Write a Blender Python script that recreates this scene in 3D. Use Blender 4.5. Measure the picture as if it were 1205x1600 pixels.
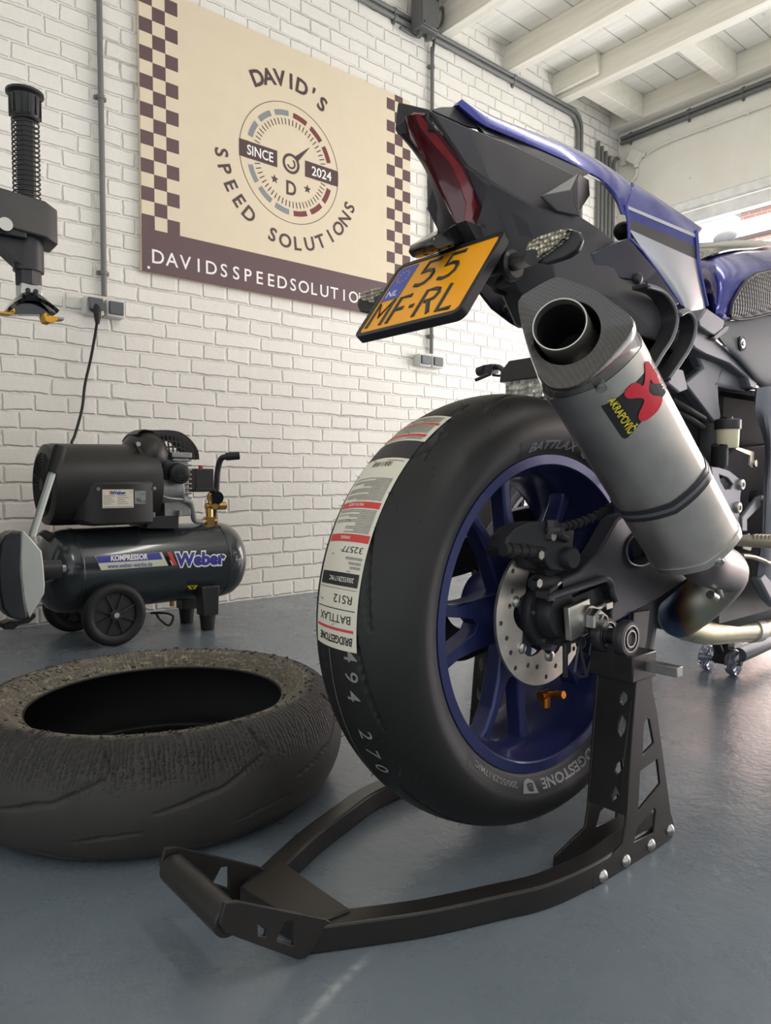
import bpy, bmesh, math, random
from mathutils import Vector, Matrix
from mathutils.geometry import tessellate_polygon
from mathutils.bvhtree import BVHTree
random.seed(7)
for o in list(bpy.data.objects):
    bpy.data.objects.remove(o)
SC = bpy.context.scene
COL = SC.collection
R = math.radians
PI = math.pi

# ---------------------------------------------------------------- camera
CAM_H, PHI, PITCH, FPX = 0.55, R(49.66), R(2.51), 1140.0
cd = bpy.data.cameras.new('camera')
cd.sensor_fit = 'VERTICAL'
cd.sensor_height = 24.0
cd.lens = 24.0 * FPX / 1600.0
cd.clip_start = 0.02
cam = bpy.data.objects.new('camera', cd)
COL.objects.link(cam)
cam.location = (0, 0, CAM_H)
FH = Vector((math.cos(PHI), math.sin(PHI), 0))
RT = Vector((math.sin(PHI), -math.cos(PHI), 0))
FW = FH * math.cos(PITCH) - Vector((0, 0, 1)) * math.sin(PITCH)
UP = FH * math.sin(PITCH) + Vector((0, 0, 1)) * math.cos(PITCH)
cam.matrix_world = Matrix((
    (RT.x, UP.x, -FW.x, 0), (RT.y, UP.y, -FW.y, 0), (RT.z, UP.z, -FW.z, CAM_H), (0, 0, 0, 1)))
SC.camera = cam
CPOS = Vector((0, 0, CAM_H))

# ---------------------------------------------------------------- sky, lamps, exposure
SC.view_settings.view_transform = 'Standard'
SC.view_settings.look = 'None'
SC.view_settings.gamma = 1.0
SC.view_settings.use_curve_mapping = False
SC.view_settings.exposure = 0.14
w = bpy.data.worlds.new('overcast sky')
SC.world = w
w.use_nodes = True
wn = w.node_tree
bg = wn.nodes['Background']
bg.inputs[0].default_value = (0.92, 0.96, 1.0, 1)
bg.inputs[1].default_value = 1.1


def area(name, loc, target, sx, sy, power, col=(1, 1, 1), spread=180):
    l = bpy.data.lights.new(name, 'AREA')
    l.shape = 'RECTANGLE'
    l.size, l.size_y = sx, sy
    l.energy = power
    l.color = col
    l.spread = R(spread)
    o = bpy.data.objects.new(name, l)
    COL.objects.link(o)
    o.location = loc
    d = Vector(target) - Vector(loc)
    o.rotation_euler = d.to_track_quat('-Z', 'Y').to_euler()
    return o


sun = bpy.data.lights.new('sun', 'SUN')
sun.energy = 14.0
sun.angle = R(1.5)
sun.color = (1.0, 0.96, 0.9)
so_ = bpy.data.objects.new('sun', sun)
COL.objects.link(so_)
so_.rotation_euler = Vector((0.6, -0.2, -0.77)).to_track_quat('-Z', 'Y').to_euler()
area('daylight_at_garage_door', (5.35, 0.3, 1.05), (1.2, 1.2, 2.3), 3.8, 2.0, 135, (0.97, 0.98, 1.0))
area('ceiling_tube_light', (0.6, -0.6, 2.85), (0.6, -0.6, 0), 0.12, 1.5, 12, (1.0, 0.96, 0.88))
area('ceiling_tube_light', (2.2, 0.4, 2.85), (2.2, 0.4, 0), 0.12, 1.5, 14, (1.0, 0.96, 0.88))


# ---------------------------------------------------------------- helpers
def ray(px, py):
    return FW + RT * ((px - 602.5) / FPX) + UP * ((800 - py) / FPX)


def at(px, py, y=None, x=None, z=None):
    """the point of a plane that the photograph shows at this pixel"""
    d = ray(px, py)
    if y is not None:
        t = (y - CPOS.y) / d.y
    elif x is not None:
        t = (x - CPOS.x) / d.x
    else:
        t = (z - CPOS.z) / d.z
    return CPOS + d * t


def P3(q):
    return at(q[0], q[1], y=q[2])


def lin(c):
    out = []
    for v in c:
        v = v / 255.0
        out.append(v / 12.92 if v <= 0.04045 else ((v + 0.055) / 1.055) ** 2.4)
    return tuple(out)


class NT:
    def __init__(s, m):
        s.t = m.node_tree
        s.n = s.t.nodes
        s.b = s.n['Principled BSDF']

    def new(s, kind, **kw):
        n = s.n.new('ShaderNode' + kind)
        for k, v in kw.items():
            setattr(n, k, v)
        return n

    def link(s, a, b):
        s.t.links.new(a, b)

    def math(s, op, a, b=None, clamp=False):
        n = s.new('Math', operation=op, use_clamp=clamp)
        for i, v in enumerate((a, b)):
            if v is None:
                continue
            if isinstance(v, (int, float)):
                n.inputs[i].default_value = v
            else:
                s.link(v, n.inputs[i])
        return n.outputs[0]

    def noise(s, vec, scale, detail=4, rough=0.6, dist=0.0):
        n = s.new('TexNoise')
        n.inputs['Scale'].default_value = scale
        n.inputs['Detail'].default_value = detail
        n.inputs['Roughness'].default_value = rough
        n.inputs['Distortion'].default_value = dist
        if vec is not None:
            s.link(vec, n.inputs['Vector'])
        return n

    def ramp(s, fac, stops):
        n = s.new('ValToRGB')
        e = n.color_ramp.elements
        while len(e) < len(stops):
            e.new(0.5)
        for i, (p, c) in enumerate(stops):
            e[i].position = p
            e[i].color = (c, c, c, 1) if isinstance(c, (int, float)) else (*c, 1)
        s.link(fac, n.inputs[0])
        return n.outputs[0]

    def mix(s, fac, a, b, blend='MIX'):
        n = s.new('Mix', data_type='RGBA', blend_type=blend)
        if isinstance(fac, (int, float)):
            n.inputs[0].default_value = fac
        else:
            s.link(fac, n.inputs[0])
        for i, v in ((6, a), (7, b)):
            if isinstance(v, tuple):
                n.inputs[i].default_value = (*v, 1) if len(v) == 3 else v
            else:
                s.link(v, n.inputs[i])
        return n.outputs[2]

    def bump(s, h, strength=0.3, dist=0.01, prev=None):
        n = s.new('Bump')
        n.inputs['Strength'].default_value = strength
        n.inputs['Distance'].default_value = dist
        s.link(h, n.inputs['Height'])
        if prev is not None:
            s.link(prev, n.inputs['Normal'])
        return n.outputs[0]

    def obj(s):
        return s.new('TexCoord').outputs['Object']


def mat(name, col, rough=0.5, metal=0.0, var=0.12, vscale=12.0, rvar=0.1, bump=0.0, bscale=200.0, coat=0.0,
        spec=0.5, trans=0.0, ior=1.45, emit=0.0, aniso=0.0):
    m = bpy.data.materials.new(name)
    m.use_nodes = True
    t = NT(m)
    c = lin(col)
    vec = t.obj()
    n = t.noise(vec, vscale, 5)
    f = t.ramp(n.outputs['Fac'], [(0.3, 0.0), (0.7, 1.0)])
    lo = tuple(v * (1 - var) for v in c)
    hi = tuple(min(1, v * (1 + var)) for v in c)
    t.link(t.mix(f, lo, hi), t.b.inputs['Base Color'])
    r = t.math('MULTIPLY_ADD', n.outputs['Fac'], 2 * rvar)
    r.node.inputs[2].default_value = rough - rvar
    t.link(r, t.b.inputs['Roughness'])
    t.b.inputs['Metallic'].default_value = metal
    t.b.inputs['Coat Weight'].default_value = coat
    t.b.inputs['Coat Roughness'].default_value = 0.08
    t.b.inputs['Specular IOR Level'].default_value = spec
    t.b.inputs['Transmission Weight'].default_value = trans
    t.b.inputs['IOR'].default_value = ior
    if aniso:
        t.b.inputs['Anisotropic'].default_value = aniso
    if bump:
        n2 = t.noise(vec, bscale, 3)
        t.link(t.bump(n2.outputs['Fac'], bump, 0.002), t.b.inputs['Normal'])
    return m


def origin_of(o):
    v = Vector((0, 0, 0))
    while o is not None:
        v += o.location
        o = o.parent
    return v


class MB:
    """collects shapes in world coordinates and links them as ONE mesh object"""

    def __init__(s):
        s.v, s.f, s.m = [], [], []

    def add(s, vs, fs, mi=0):
        k = len(s.v)
        s.v += [Vector(p) for p in vs]
        s.f += [tuple(i + k for i in f) for f in fs]
        s.m += [mi] * len(fs)
        return s

    def box(s, c, size, rot=None, mi=0):
        c = Vector(c)
        M = rot if rot is not None else Matrix.Identity(3)
        h = [v / 2 for v in size]
        vs = [c + M @ Vector((sx * h[0], sy * h[1], sz * h[2])) for sx in (-1, 1) for sy in (-1, 1) for sz in (-1, 1)]
        fs = [(0, 1, 3, 2), (4, 6, 7, 5), (0, 4, 5, 1), (2, 3, 7, 6), (0, 2, 6, 4), (1, 5, 7, 3)]
        return s.add(vs, fs, mi)

    def box2(s, a, b, mi=0):
        a, b = Vector(a), Vector(b)
        return s.box((a + b) / 2, [abs(q) for q in (b - a)], None, mi)

    def tube(s, pts, r, seg=12, mi=0, closed=False, caps=True, flat=1.0, up=None):
        pts = [Vector(p) for p in pts]
        n = len(pts)
        rr = r if isinstance(r, (list, tuple)) else [r] * n
        T = []
        for i in range(n):
            if closed:
                d = pts[(i + 1) % n] - pts[i - 1]
            else:
                d = pts[min(i + 1, n - 1)] - pts[max(i - 1, 0)]
            T.append(d.normalized())
        u = Vector(up) if up is not None else (Vector((0, 0, 1)) if abs(T[0].z) < 0.9 else Vector((1, 0, 0)))
        u = (u - T[0] * u.dot(T[0])).normalized()
        vs = []
        for i in range(n):
            u = (u - T[i] * u.dot(T[i]))
            u.normalize()
            w_ = T[i].cross(u)
            for k in range(seg):
                a = 2 * PI * k / seg
                vs.append(pts[i] + (u * math.cos(a) * flat + w_ * math.sin(a)) * rr[i])
        fs = []
        m = n if closed else n - 1
        for i in range(m):
            j = (i + 1) % n
            for k in range(seg):
                k2 = (k + 1) % seg
                fs.append((i * seg + k, i * seg + k2, j * seg + k2, j * seg + k))
        if caps and not closed:
            fs.append(tuple(range(seg))[::-1])
            fs.append(tuple((n - 1) * seg + k for k in range(seg)))
        return s.add(vs, fs, mi)

    def cyl(s, a, b, r, r2=None, seg=24, mi=0):
        return s.tube([a, b], [r, r if r2 is None else r2], seg, mi)

    def lathe(s, prof, o, axis, seg=48, mi=0, closed=False, ref=None):
        """prof = [(radius, height along the axis)]"""
        o, ax = Vector(o), Vector(axis).normalized()
        u = Vector(ref) if ref is not None else (Vector((0, 0, 1)) if abs(ax.z) < 0.9 else Vector((1, 0, 0)))
        u = (u - ax * u.dot(ax)).normalized()
        w_ = ax.cross(u)
        n = len(prof)
        vs = []
        for k in range(seg):
            a = 2 * PI * k / seg
            d = u * math.cos(a) + w_ * math.sin(a)
            for (r_, h) in prof:
                vs.append(o + ax * h + d * r_)
        fs = []
        m = n if closed else n - 1
        for k in range(seg):
            k2 = (k + 1) % seg
            for i in range(m):
                j = (i + 1) % n
                fs.append((k * n + i, k * n + j, k2 * n + j, k2 * n + i))
        return s.add(vs, fs, mi)

    def prism(s, loops, vec, mi=0):
        """outer loop (+ hole loops) of 3-D points, extruded by vec"""
        if not isinstance(loops[0], (list, tuple)) or isinstance(loops[0][0], (int, float)):
            loops = [loops]
        loops = [[Vector(p) for p in l] for l in loops]
        vec = Vector(vec)
        flat = [p for l in loops for p in l]
        n = len(flat)
        tri = tessellate_polygon(loops)
        fs = [tuple(t) for t in tri] + [tuple(i + n for i in t[::-1]) for t in tri]
        k = 0
        for l in loops:
            for i in range(len(l)):
                j = (i + 1) % len(l)
                fs.append((k + i, k + j, k + j + n, k + i + n))
            k += len(l)
        return s.add(flat + [p + vec for p in flat], fs, mi)

    def loft(s, rings, mi=0, caps=True):
        n = len(rings[0])
        vs = [p for r_ in rings for p in r_]
        fs = []
        for i in range(len(rings) - 1):
            for k in range(n):
                k2 = (k + 1) % n
                fs.append((i * n + k, i * n + k2, (i + 1) * n + k2, (i + 1) * n + k))
        if caps:
            fs.append(tuple(range(n))[::-1])
            fs.append(tuple((len(rings) - 1) * n + k for k in range(n)))
        return s.add(vs, fs, mi)

    def grid(s, rows, mi=0, closed_u=False):
        n = len(rows[0])
        vs = [p for r_ in rows for p in r_]
        fs = []
        for i in range(len(rows) - 1):
            for k in range(n if closed_u else n - 1):
                k2 = (k + 1) % n
                fs.append((i * n + k, i * n + k2, (i + 1) * n + k2, (i + 1) * n + k))
        return s.add(vs, fs, mi)

    def sheet(s, rows, thick, mi=0):
        """a curved panel with thickness: rows of 3-D points"""
        rows = [[Vector(p) for p in r_] for r_ in rows]
        a, b = len(rows), len(rows[0])
        off = []
        for i in range(a):
            q = []
            for k in range(b):
                du = rows[min(i + 1, a - 1)][k] - rows[max(i - 1, 0)][k]
                dv = rows[i][min(k + 1, b - 1)] - rows[i][max(k - 1, 0)]
                nn = du.cross(dv)
                if nn.length < 1e-9:
                    nn = Vector((0, 1, 0))
                nn.normalize()
                q.append(nn)
            off.append(q)
        mid = off[a // 2][b // 2]
        sg = 1 if mid.dot(rows[a // 2][b // 2] - CPOS) > 0 else -1
        N = a * b
        vs = [p for r_ in rows for p in r_] + [rows[i][k] + off[i][k] * thick * sg for i in range(a) for k in range(b)]
        fs = []
        for i in range(a - 1):
            for k in range(b - 1):
                q = (i * b + k, i * b + k + 1, (i + 1) * b + k + 1, (i + 1) * b + k)
                fs.append(q)
                fs.append(tuple(j + N for j in q[::-1]))
        edge = [k for k in range(b)] + [i * b + b - 1 for i in range(1, a)] + [(a - 1) * b + k for k in range(b - 2, -1, -1)] + [i * b for i in range(a - 2, 0, -1)]
        for i in range(len(edge)):
            p, q = edge[i], edge[(i + 1) % len(edge)]
            fs.append((p, q, q + N, p + N))
        return s.add(vs, fs, mi)

    def sphere(s, c, r, seg=20, rings=12, mi=0, sc=(1, 1, 1)):
        prof = [(math.sin(PI * i / rings), -math.cos(PI * i / rings)) for i in range(rings + 1)]
        c = Vector(c)
        vs, fs = [], []
        for i in range(rings + 1):
            for k in range(seg):
                a = 2 * PI * k / seg
                vs.append(c + Vector((r * sc[0] * prof[i][0] * math.cos(a), r * sc[1] * prof[i][0] * math.sin(a), r * sc[2] * prof[i][1])))
        for i in range(rings):
            for k in range(seg):
                k2 = (k + 1) % seg
                fs.append((i * seg + k, i * seg + k2, (i + 1) * seg + k2, (i + 1) * seg + k))
        return s.add(vs, fs, mi)

    def mirror(s, yc):
        m = MB()
        m.v = [Vector((p.x, 2 * yc - p.y, p.z)) for p in s.v]
        m.f = [f[::-1] for f in s.f]
        m.m = list(s.m)
        return m

    def build(s, name, mats, parent=None, label=None, bevel=0.0, segs=2, angle=38, sub=0, weld=True):
        me = bpy.data.meshes.new(name)
        o0 = origin_of(parent) if parent is not None else Vector((0, 0, 0))
        if parent is None:
            xs = [p.x for p in s.v]; ys = [p.y for p in s.v]; zs = [p.z for p in s.v]
            o0 = Vector(((min(xs) + max(xs)) / 2, (min(ys) + max(ys)) / 2, min(zs)))
        me.from_pydata([p - o0 for p in s.v], [], s.f)
        if not isinstance(mats, (list, tuple)):
            mats = [mats]
        for m_ in mats:
            me.materials.append(m_)
        me.polygons.foreach_set('material_index', s.m)
        bm = bmesh.new()
        bm.from_mesh(me)
        if weld:
            bmesh.ops.remove_doubles(bm, verts=bm.verts, dist=1e-6)
        bmesh.ops.recalc_face_normals(bm, faces=bm.faces)
        bm.to_mesh(me)
        bm.free()
        me.polygons.foreach_set('use_smooth', [True] * len(me.polygons))
        me.set_sharp_from_angle(angle=R(angle))
        o = bpy.data.objects.new(name, me)
        COL.objects.link(o)
        if parent is None:
            o.location = o0
        else:
            o.parent = parent
        if label:
            o['label'] = label
        if sub:
            md = o.modifiers.new('smooth', 'SUBSURF')
            md.levels = md.render_levels = sub
        if bevel:
            md = o.modifiers.new('edges', 'BEVEL')
            md.width = bevel
            md.segments = segs
            md.limit_method = 'ANGLE'
            md.angle_limit = R(35)
        return o


def tag(o, label, cat, group=None, kind=None):
    o['label'] = label
    o['category'] = cat
    if group:
        o['group'] = group
    if kind:
        o['kind'] = kind
    return o


def thing(name, label, cat, loc, group=None):
    o = bpy.data.objects.new(name, None)
    o.empty_display_size = 0.1
    COL.objects.link(o)
    o.location = loc
    return tag(o, label, cat, group)


def struct(o):
    o['kind'] = 'structure'
    return o


def copy_tree(o, parent=None):
    c = o.copy()
    COL.objects.link(c)
    if parent is not None:
        c.parent = parent
    for ch in list(o.children):
        copy_tree(ch, c)
    return c


def txt(s, h=1.0, bold=0.0, shear=0.0, space=1.0, wide=1.0):
    """letters as flat polygons: (verts 2-D centred on their box, faces); h = cap height"""
    cu = bpy.data.curves.new('t', 'FONT')
    cu.body = s
    cu.offset = bold
    cu.shear = shear
    cu.space_character = space
    cu.resolution_u = 3
    ob = bpy.data.objects.new('t', cu)
    COL.objects.link(ob)
    dg = bpy.context.evaluated_depsgraph_get()
    dg.update()
    ev = ob.evaluated_get(dg)
    me = ev.to_mesh()
    vs = [(p.co.x, p.co.y) for p in me.vertices]
    fs = [tuple(f.vertices) for f in me.polygons]
    ev.to_mesh_clear()
    bpy.data.objects.remove(ob)
    bpy.data.curves.remove(cu)
    if not vs:
        return [], []
    k = h / 0.69
    x0, x1 = min(v[0] for v in vs), max(v[0] for v in vs)
    return [((x - (x0 + x1) / 2) * k * wide, (y - 0.345) * k) for x, y in vs], fs


def put_text(mb, s, fn, h, mi=0, **kw):
    """fn(u, v) -> world point"""
    vs, fs = txt(s, h, **kw)
    if vs:
        mb.add([fn(u, v) for u, v in vs], fs, mi)


def fit_text(mb, s, fn, w_, h, mi=0, **kw):
    vs, fs = txt(s, h, **kw)
    x0, x1 = min(v[0] for v in vs), max(v[0] for v in vs)
    k = w_ / (x1 - x0)
    mb.add([fn(u * k, v) for u, v in vs], fs, mi)


def frame(c, u, v):
    c, u, v = Vector(c), Vector(u), Vector(v)
    return lambda a, b: c + u * a + v * b


def tree_of(mb):
    return BVHTree.FromPolygons(mb.v, mb.f)


def onto(bvh, px, py, lift=0.0005):
    d = ray(px, py).normalized()
    h = bvh.ray_cast(CPOS, d)
    if h[0] is None:
        return None
    n = h[1]
    if n.dot(d) > 0:
        n = -n
    return h[0] + n * lift


def fine_tris(pts2, faces, size):
    """split flat polygons into triangles no longer than size, so that they can follow a curved surface"""
    out_v, out_f = [], []
    todo = []
    for f in faces:
        p = [Vector((pts2[i][0], pts2[i][1], 0)) for i in f]
        if len(p) == 3:
            todo.append(p)
        else:
            todo += [[p[i] for i in t_] for t_ in tessellate_polygon([p])]
    while todo:
        t_ = todo.pop()
        e = [(t_[(i + 1) % 3] - t_[i]).length for i in range(3)]
        k = e.index(max(e))
        if e[k] <= size:
            n = len(out_v)
            out_v += t_
            out_f.append((n, n + 1, n + 2))
        else:
            a, b, c = t_[k], t_[(k + 1) % 3], t_[(k + 2) % 3]
            m_ = (a + b) / 2
            todo += [[a, m_, c], [m_, b, c]]
    return out_v, out_f


def bilin(q, u, v):
    """q = four corners tl, tr, br, bl; u to the right, v downwards"""
    a = (q[0][0] * (1 - u) + q[1][0] * u, q[0][1] * (1 - u) + q[1][1] * u)
    b = (q[3][0] * (1 - u) + q[2][0] * u, q[3][1] * (1 - u) + q[2][1] * u)
    return a[0] * (1 - v) + b[0] * v, a[1] * (1 - v) + b[1] * v


def spline(pts, n=8, closed=False):
    """Catmull-Rom through points"""
    pts = [Vector(p) for p in pts]
    out = []
    m = len(pts)
    rng = m if closed else m - 1
    for i in range(rng):
        p0 = pts[i - 1] if (closed or i > 0) else pts[0] * 2 - pts[1]
        p1, p2 = pts[i], pts[(i + 1) % m]
        p3 = pts[(i + 2) % m] if (closed or i + 2 < m) else p2 * 2 - p1
        for k in range(n):
            t = k / n
            out.append(0.5 * ((2 * p1) + (p2 - p0) * t + (2 * p0 - 5 * p1 + 4 * p2 - p3) * t * t + (3 * p1 - p0 - 3 * p2 + p3) * t ** 3))
    if not closed:
        out.append(pts[-1])
    return out


def smooth_rows(rows, n=4):
    """refine a control grid with splines both ways"""
    r1 = [spline(r_, n) for r_ in rows]
    cols = [spline([r_[k] for r_ in r1], n) for k in range(len(r1[0]))]
    return [[c[i] for c in cols] for i in range(len(cols[0]))]


def circle(c, u, v, r, n=24, a0=0.0, a1=2 * PI, full=True):
    c, u, v = Vector(c), Vector(u), Vector(v)
    m = n if full else n + 1
    return [c + (u * math.cos(a0 + (a1 - a0) * i / n) + v * math.sin(a0 + (a1 - a0) * i / n)) * r for i in range(m)]


X, Y, Z = Vector((1, 0, 0)), Vector((0, 1, 0)), Vector((0, 0, 1))
# ---------------------------------------------------------------- materials
def brick_mat():
    m = bpy.data.materials.new('painted_brick')
    m.use_nodes = True
    t = NT(m)
    vec = t.obj()
    sep = t.new('SeparateXYZ')
    t.link(vec, sep.inputs[0])
    nz = t.noise(vec, 9.0, 3)
    nsep = t.new('SeparateColor')
    t.link(nz.outputs['Color'], nsep.inputs[0])
    nf = t.noise(vec, 45.0, 3)
    nfs = t.new('SeparateColor')
    t.link(nf.outputs['Color'], nfs.inputs[0])

    def wob(base, a, b):
        q = t.math('SUBTRACT', a, 0.5)
        q = t.math('MULTIPLY', q, 0.016)
        r_ = t.math('SUBTRACT', b, 0.5)
        r_ = t.math('MULTIPLY', r_, 0.008)
        return t.math('ADD', t.math('ADD', base, q), r_)

    H = 0.0668
    zz = t.math('ADD', wob(sep.outputs['Z'], nsep.outputs[0], nfs.outputs[0]), 0.1308)
    pair = t.math('FLOOR', t.math('DIVIDE', zz, 2 * H))
    odd = t.math('MODULO', pair, 2.0)
    xx = t.math('ADD', wob(sep.outputs['X'], nsep.outputs[1], nfs.outputs[1]), 4.571 - 1.405)
    xx = t.math('ADD', xx, t.math('MULTIPLY', odd, 0.11425))
    cmb = t.new('CombineXYZ')
    t.link(xx, cmb.inputs[0])
    t.link(zz, cmb.inputs[1])

    def bricks(mortar, smooth):
        b = t.new('TexBrick')
        b.offset = 0.5
        b.offset_frequency = 2
        b.squash = 0.5
        b.squash_frequency = 2
        for k, v in (('Scale', 1.0), ('Brick Width', 0.2285), ('Row Height', H), ('Mortar Size', mortar), ('Mortar Smooth', smooth), ('Bias', 0.0)):
            b.inputs[k].default_value = v
        b.inputs['Color1'].default_value = (1, 1, 1, 1)
        b.inputs['Color2'].default_value = (0, 0, 0, 1)
        b.inputs['Mortar'].default_value = (0.5, 0.5, 0.5, 1)
        t.link(cmb.outputs[0], b.inputs['Vector'])
        return b
    b1 = bricks(0.0085, 0.75)
    b2 = bricks(0.003, 0.4)
    inv = t.math('SUBTRACT', 1.0, b1.outputs['Fac'])
    fine = t.noise(vec, 160.0, 4, 0.65)
    mid = t.noise(vec, 28.0, 4)
    h = t.math('ADD', t.math('MULTIPLY', inv, 1.0), t.math('MULTIPLY', fine.outputs['Fac'], 0.16))
    h = t.math('ADD', h, t.math('MULTIPLY', mid.outputs['Fac'], 0.35))
    perb = t.new('SeparateColor')
    t.link(b1.outputs['Color'], perb.inputs[0])
    h = t.math('ADD', h, t.math('MULTIPLY', perb.outputs[0], 0.12))
    t.link(t.bump(h, 0.8, 0.008), t.b.inputs['Normal'])
    big = t.noise(vec, 1.3, 4)
    base = t.mix(t.ramp(big.outputs['Fac'], [(0.3, 0.0), (0.7, 1.0)]), lin((228, 223, 213)), lin((238, 234, 226)))
    base = t.mix(t.math('MULTIPLY', perb.outputs[0], 0.35), base, lin((218, 214, 207)))
    # grime and joint shade, both put into the colour of some joints
    gr = t.ramp(t.noise(vec, 4.0, 5, 0.7).outputs['Fac'], [(0.48, 0.0), (0.68, 1.0)])
    crack = t.ramp(b2.outputs['Fac'], [(0.55, 0.0), (0.95, 1.0)])
    g = t.math('MULTIPLY', t.math('MULTIPLY', gr, crack), 0.6)
    base = t.mix(g, base, lin((108, 100, 92)))
    t.link(base, t.b.inputs['Base Color'])
    t.b.inputs['Roughness'].default_value = 0.62
    t.b.inputs['Specular IOR Level'].default_value = 0.35
    return m


def floor_mat():
    m = bpy.data.materials.new('painted_concrete_floor')
    m.use_nodes = True
    t = NT(m)
    vec = t.obj()
    n1 = t.noise(vec, 1.2, 6, 0.6)
    n2 = t.noise(vec, 7.0, 5, 0.65)
    n3 = t.noise(vec, 60.0, 4)
    c = t.mix(t.ramp(n1.outputs['Fac'], [(0.3, 0.0), (0.7, 1.0)]), lin((96, 105, 113)), lin((117, 126, 134)))
    c = t.mix(t.math('MULTIPLY', t.ramp(n2.outputs['Fac'], [(0.5, 0.0), (0.8, 1.0)]), 0.22), c, lin((128, 136, 142)))
    sc = t.ramp(t.noise(vec, 24.0, 6, 0.75, 1.5).outputs['Fac'], [(0.69, 0.0), (0.73, 1.0)])
    c = t.mix(t.math('MULTIPLY', sc, 0.5), c, lin((150, 156, 160)))
    dk = t.ramp(t.noise(vec, 17.0, 6, 0.8, 2.0).outputs['Fac'], [(0.27, 1.0), (0.31, 0.0)])
    c = t.mix(t.math('MULTIPLY', dk, 0.6), c, lin((52, 57, 62)))
    # a pale curved scuff in the paint near the stand
    sp = t.new('SeparateXYZ')
    gp = t.new('NewGeometry')
    t.link(gp.outputs['Position'], sp.inputs[0])
    dx = t.math('SUBTRACT', sp.outputs['X'], 0.6716)
    dy = t.math('SUBTRACT', sp.outputs['Y'], -0.0119)
    rad = t.math('SQRT', t.math('ADD', t.math('MULTIPLY', dx, dx), t.math('MULTIPLY', dy, dy)))
    off = t.math('ABSOLUTE', t.math('SUBTRACT', rad, 0.6677))
    line = t.ramp(t.math('MULTIPLY', off, 100.0), [(0.15, 1.0), (0.85, 0.0)])
    span = t.math('MULTIPLY', t.ramp(sp.outputs['X'], [(0.36, 0.0), (0.42, 1.0)]), t.ramp(sp.outputs['X'], [(0.49, 1.0), (0.54, 0.0)]))
    up_ = t.math('GREATER_THAN', sp.outputs['Y'], 0.3)
    patch = t.ramp(n3.outputs['Fac'], [(0.4, 0.25), (0.6, 1.0)])
    sm = t.math('MULTIPLY', t.math('MULTIPLY', line, span), t.math('MULTIPLY', up_, patch))
    c = t.mix(t.math('MULTIPLY', sm, 0.55), c, lin((176, 180, 180)))
    t.link(c, t.b.inputs['Base Color'])
    r_ = t.math('ADD', t.math('MULTIPLY', n2.outputs['Fac'], 0.18), 0.19)
    t.link(r_, t.b.inputs['Roughness'])
    h = t.math('ADD', t.math('MULTIPLY', n2.outputs['Fac'], 1.0), t.math('MULTIPLY', n3.outputs['Fac'], 0.35))
    t.link(t.bump(h, 0.35, 0.006), t.b.inputs['Normal'])
    t.b.inputs['Specular IOR Level'].default_value = 0.5
    return m


def concrete_mat():
    m = bpy.data.materials.new('painted_concrete')
    m.use_nodes = True
    t = NT(m)
    vec = t.obj()
    n1 = t.noise(vec, 2.0, 6)
    pits = t.ramp(t.noise(vec, 34.0, 2).outputs['Fac'], [(0.25, 1.0), (0.3, 0.0)])
    c = t.mix(t.ramp(n1.outputs['Fac'], [(0.35, 0.0), (0.65, 1.0)]), lin((232, 228, 216)), lin((242, 239, 230)))
    c = t.mix(t.math('MULTIPLY', pits, 0.5), c, lin((150, 145, 135)))
    t.link(c, t.b.inputs['Base Color'])
    t.b.inputs['Roughness'].default_value = 0.7
    t.link(t.bump(n1.outputs['Fac'], 0.3, 0.01), t.b.inputs['Normal'])
    return m


def wood_mat(name, c1, c2):
    m = bpy.data.materials.new(name)
    m.use_nodes = True
    t = NT(m)
    vec = t.obj()
    mp = t.new('Mapping')
    mp.inputs['Scale'].default_value = (14, 1.2, 14)
    t.link(vec, mp.inputs[0])
    n1 = t.noise(mp.outputs[0], 2.0, 6, 0.6, 0.6)
    spots = t.ramp(t.noise(vec, 13.0, 4).outputs['Fac'], [(0.26, 1.0), (0.31, 0.0)])
    c = t.mix(t.ramp(n1.outputs['Fac'], [(0.35, 0.0), (0.65, 1.0)]), lin(c1), lin(c2))
    c = t.mix(t.math('MULTIPLY', spots, 0.6), c, lin((140, 132, 118)))
    t.link(c, t.b.inputs['Base Color'])
    t.b.inputs['Roughness'].default_value = 0.6
    t.link(t.bump(n1.outputs['Fac'], 0.25, 0.004), t.b.inputs['Normal'])
    return m


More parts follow.
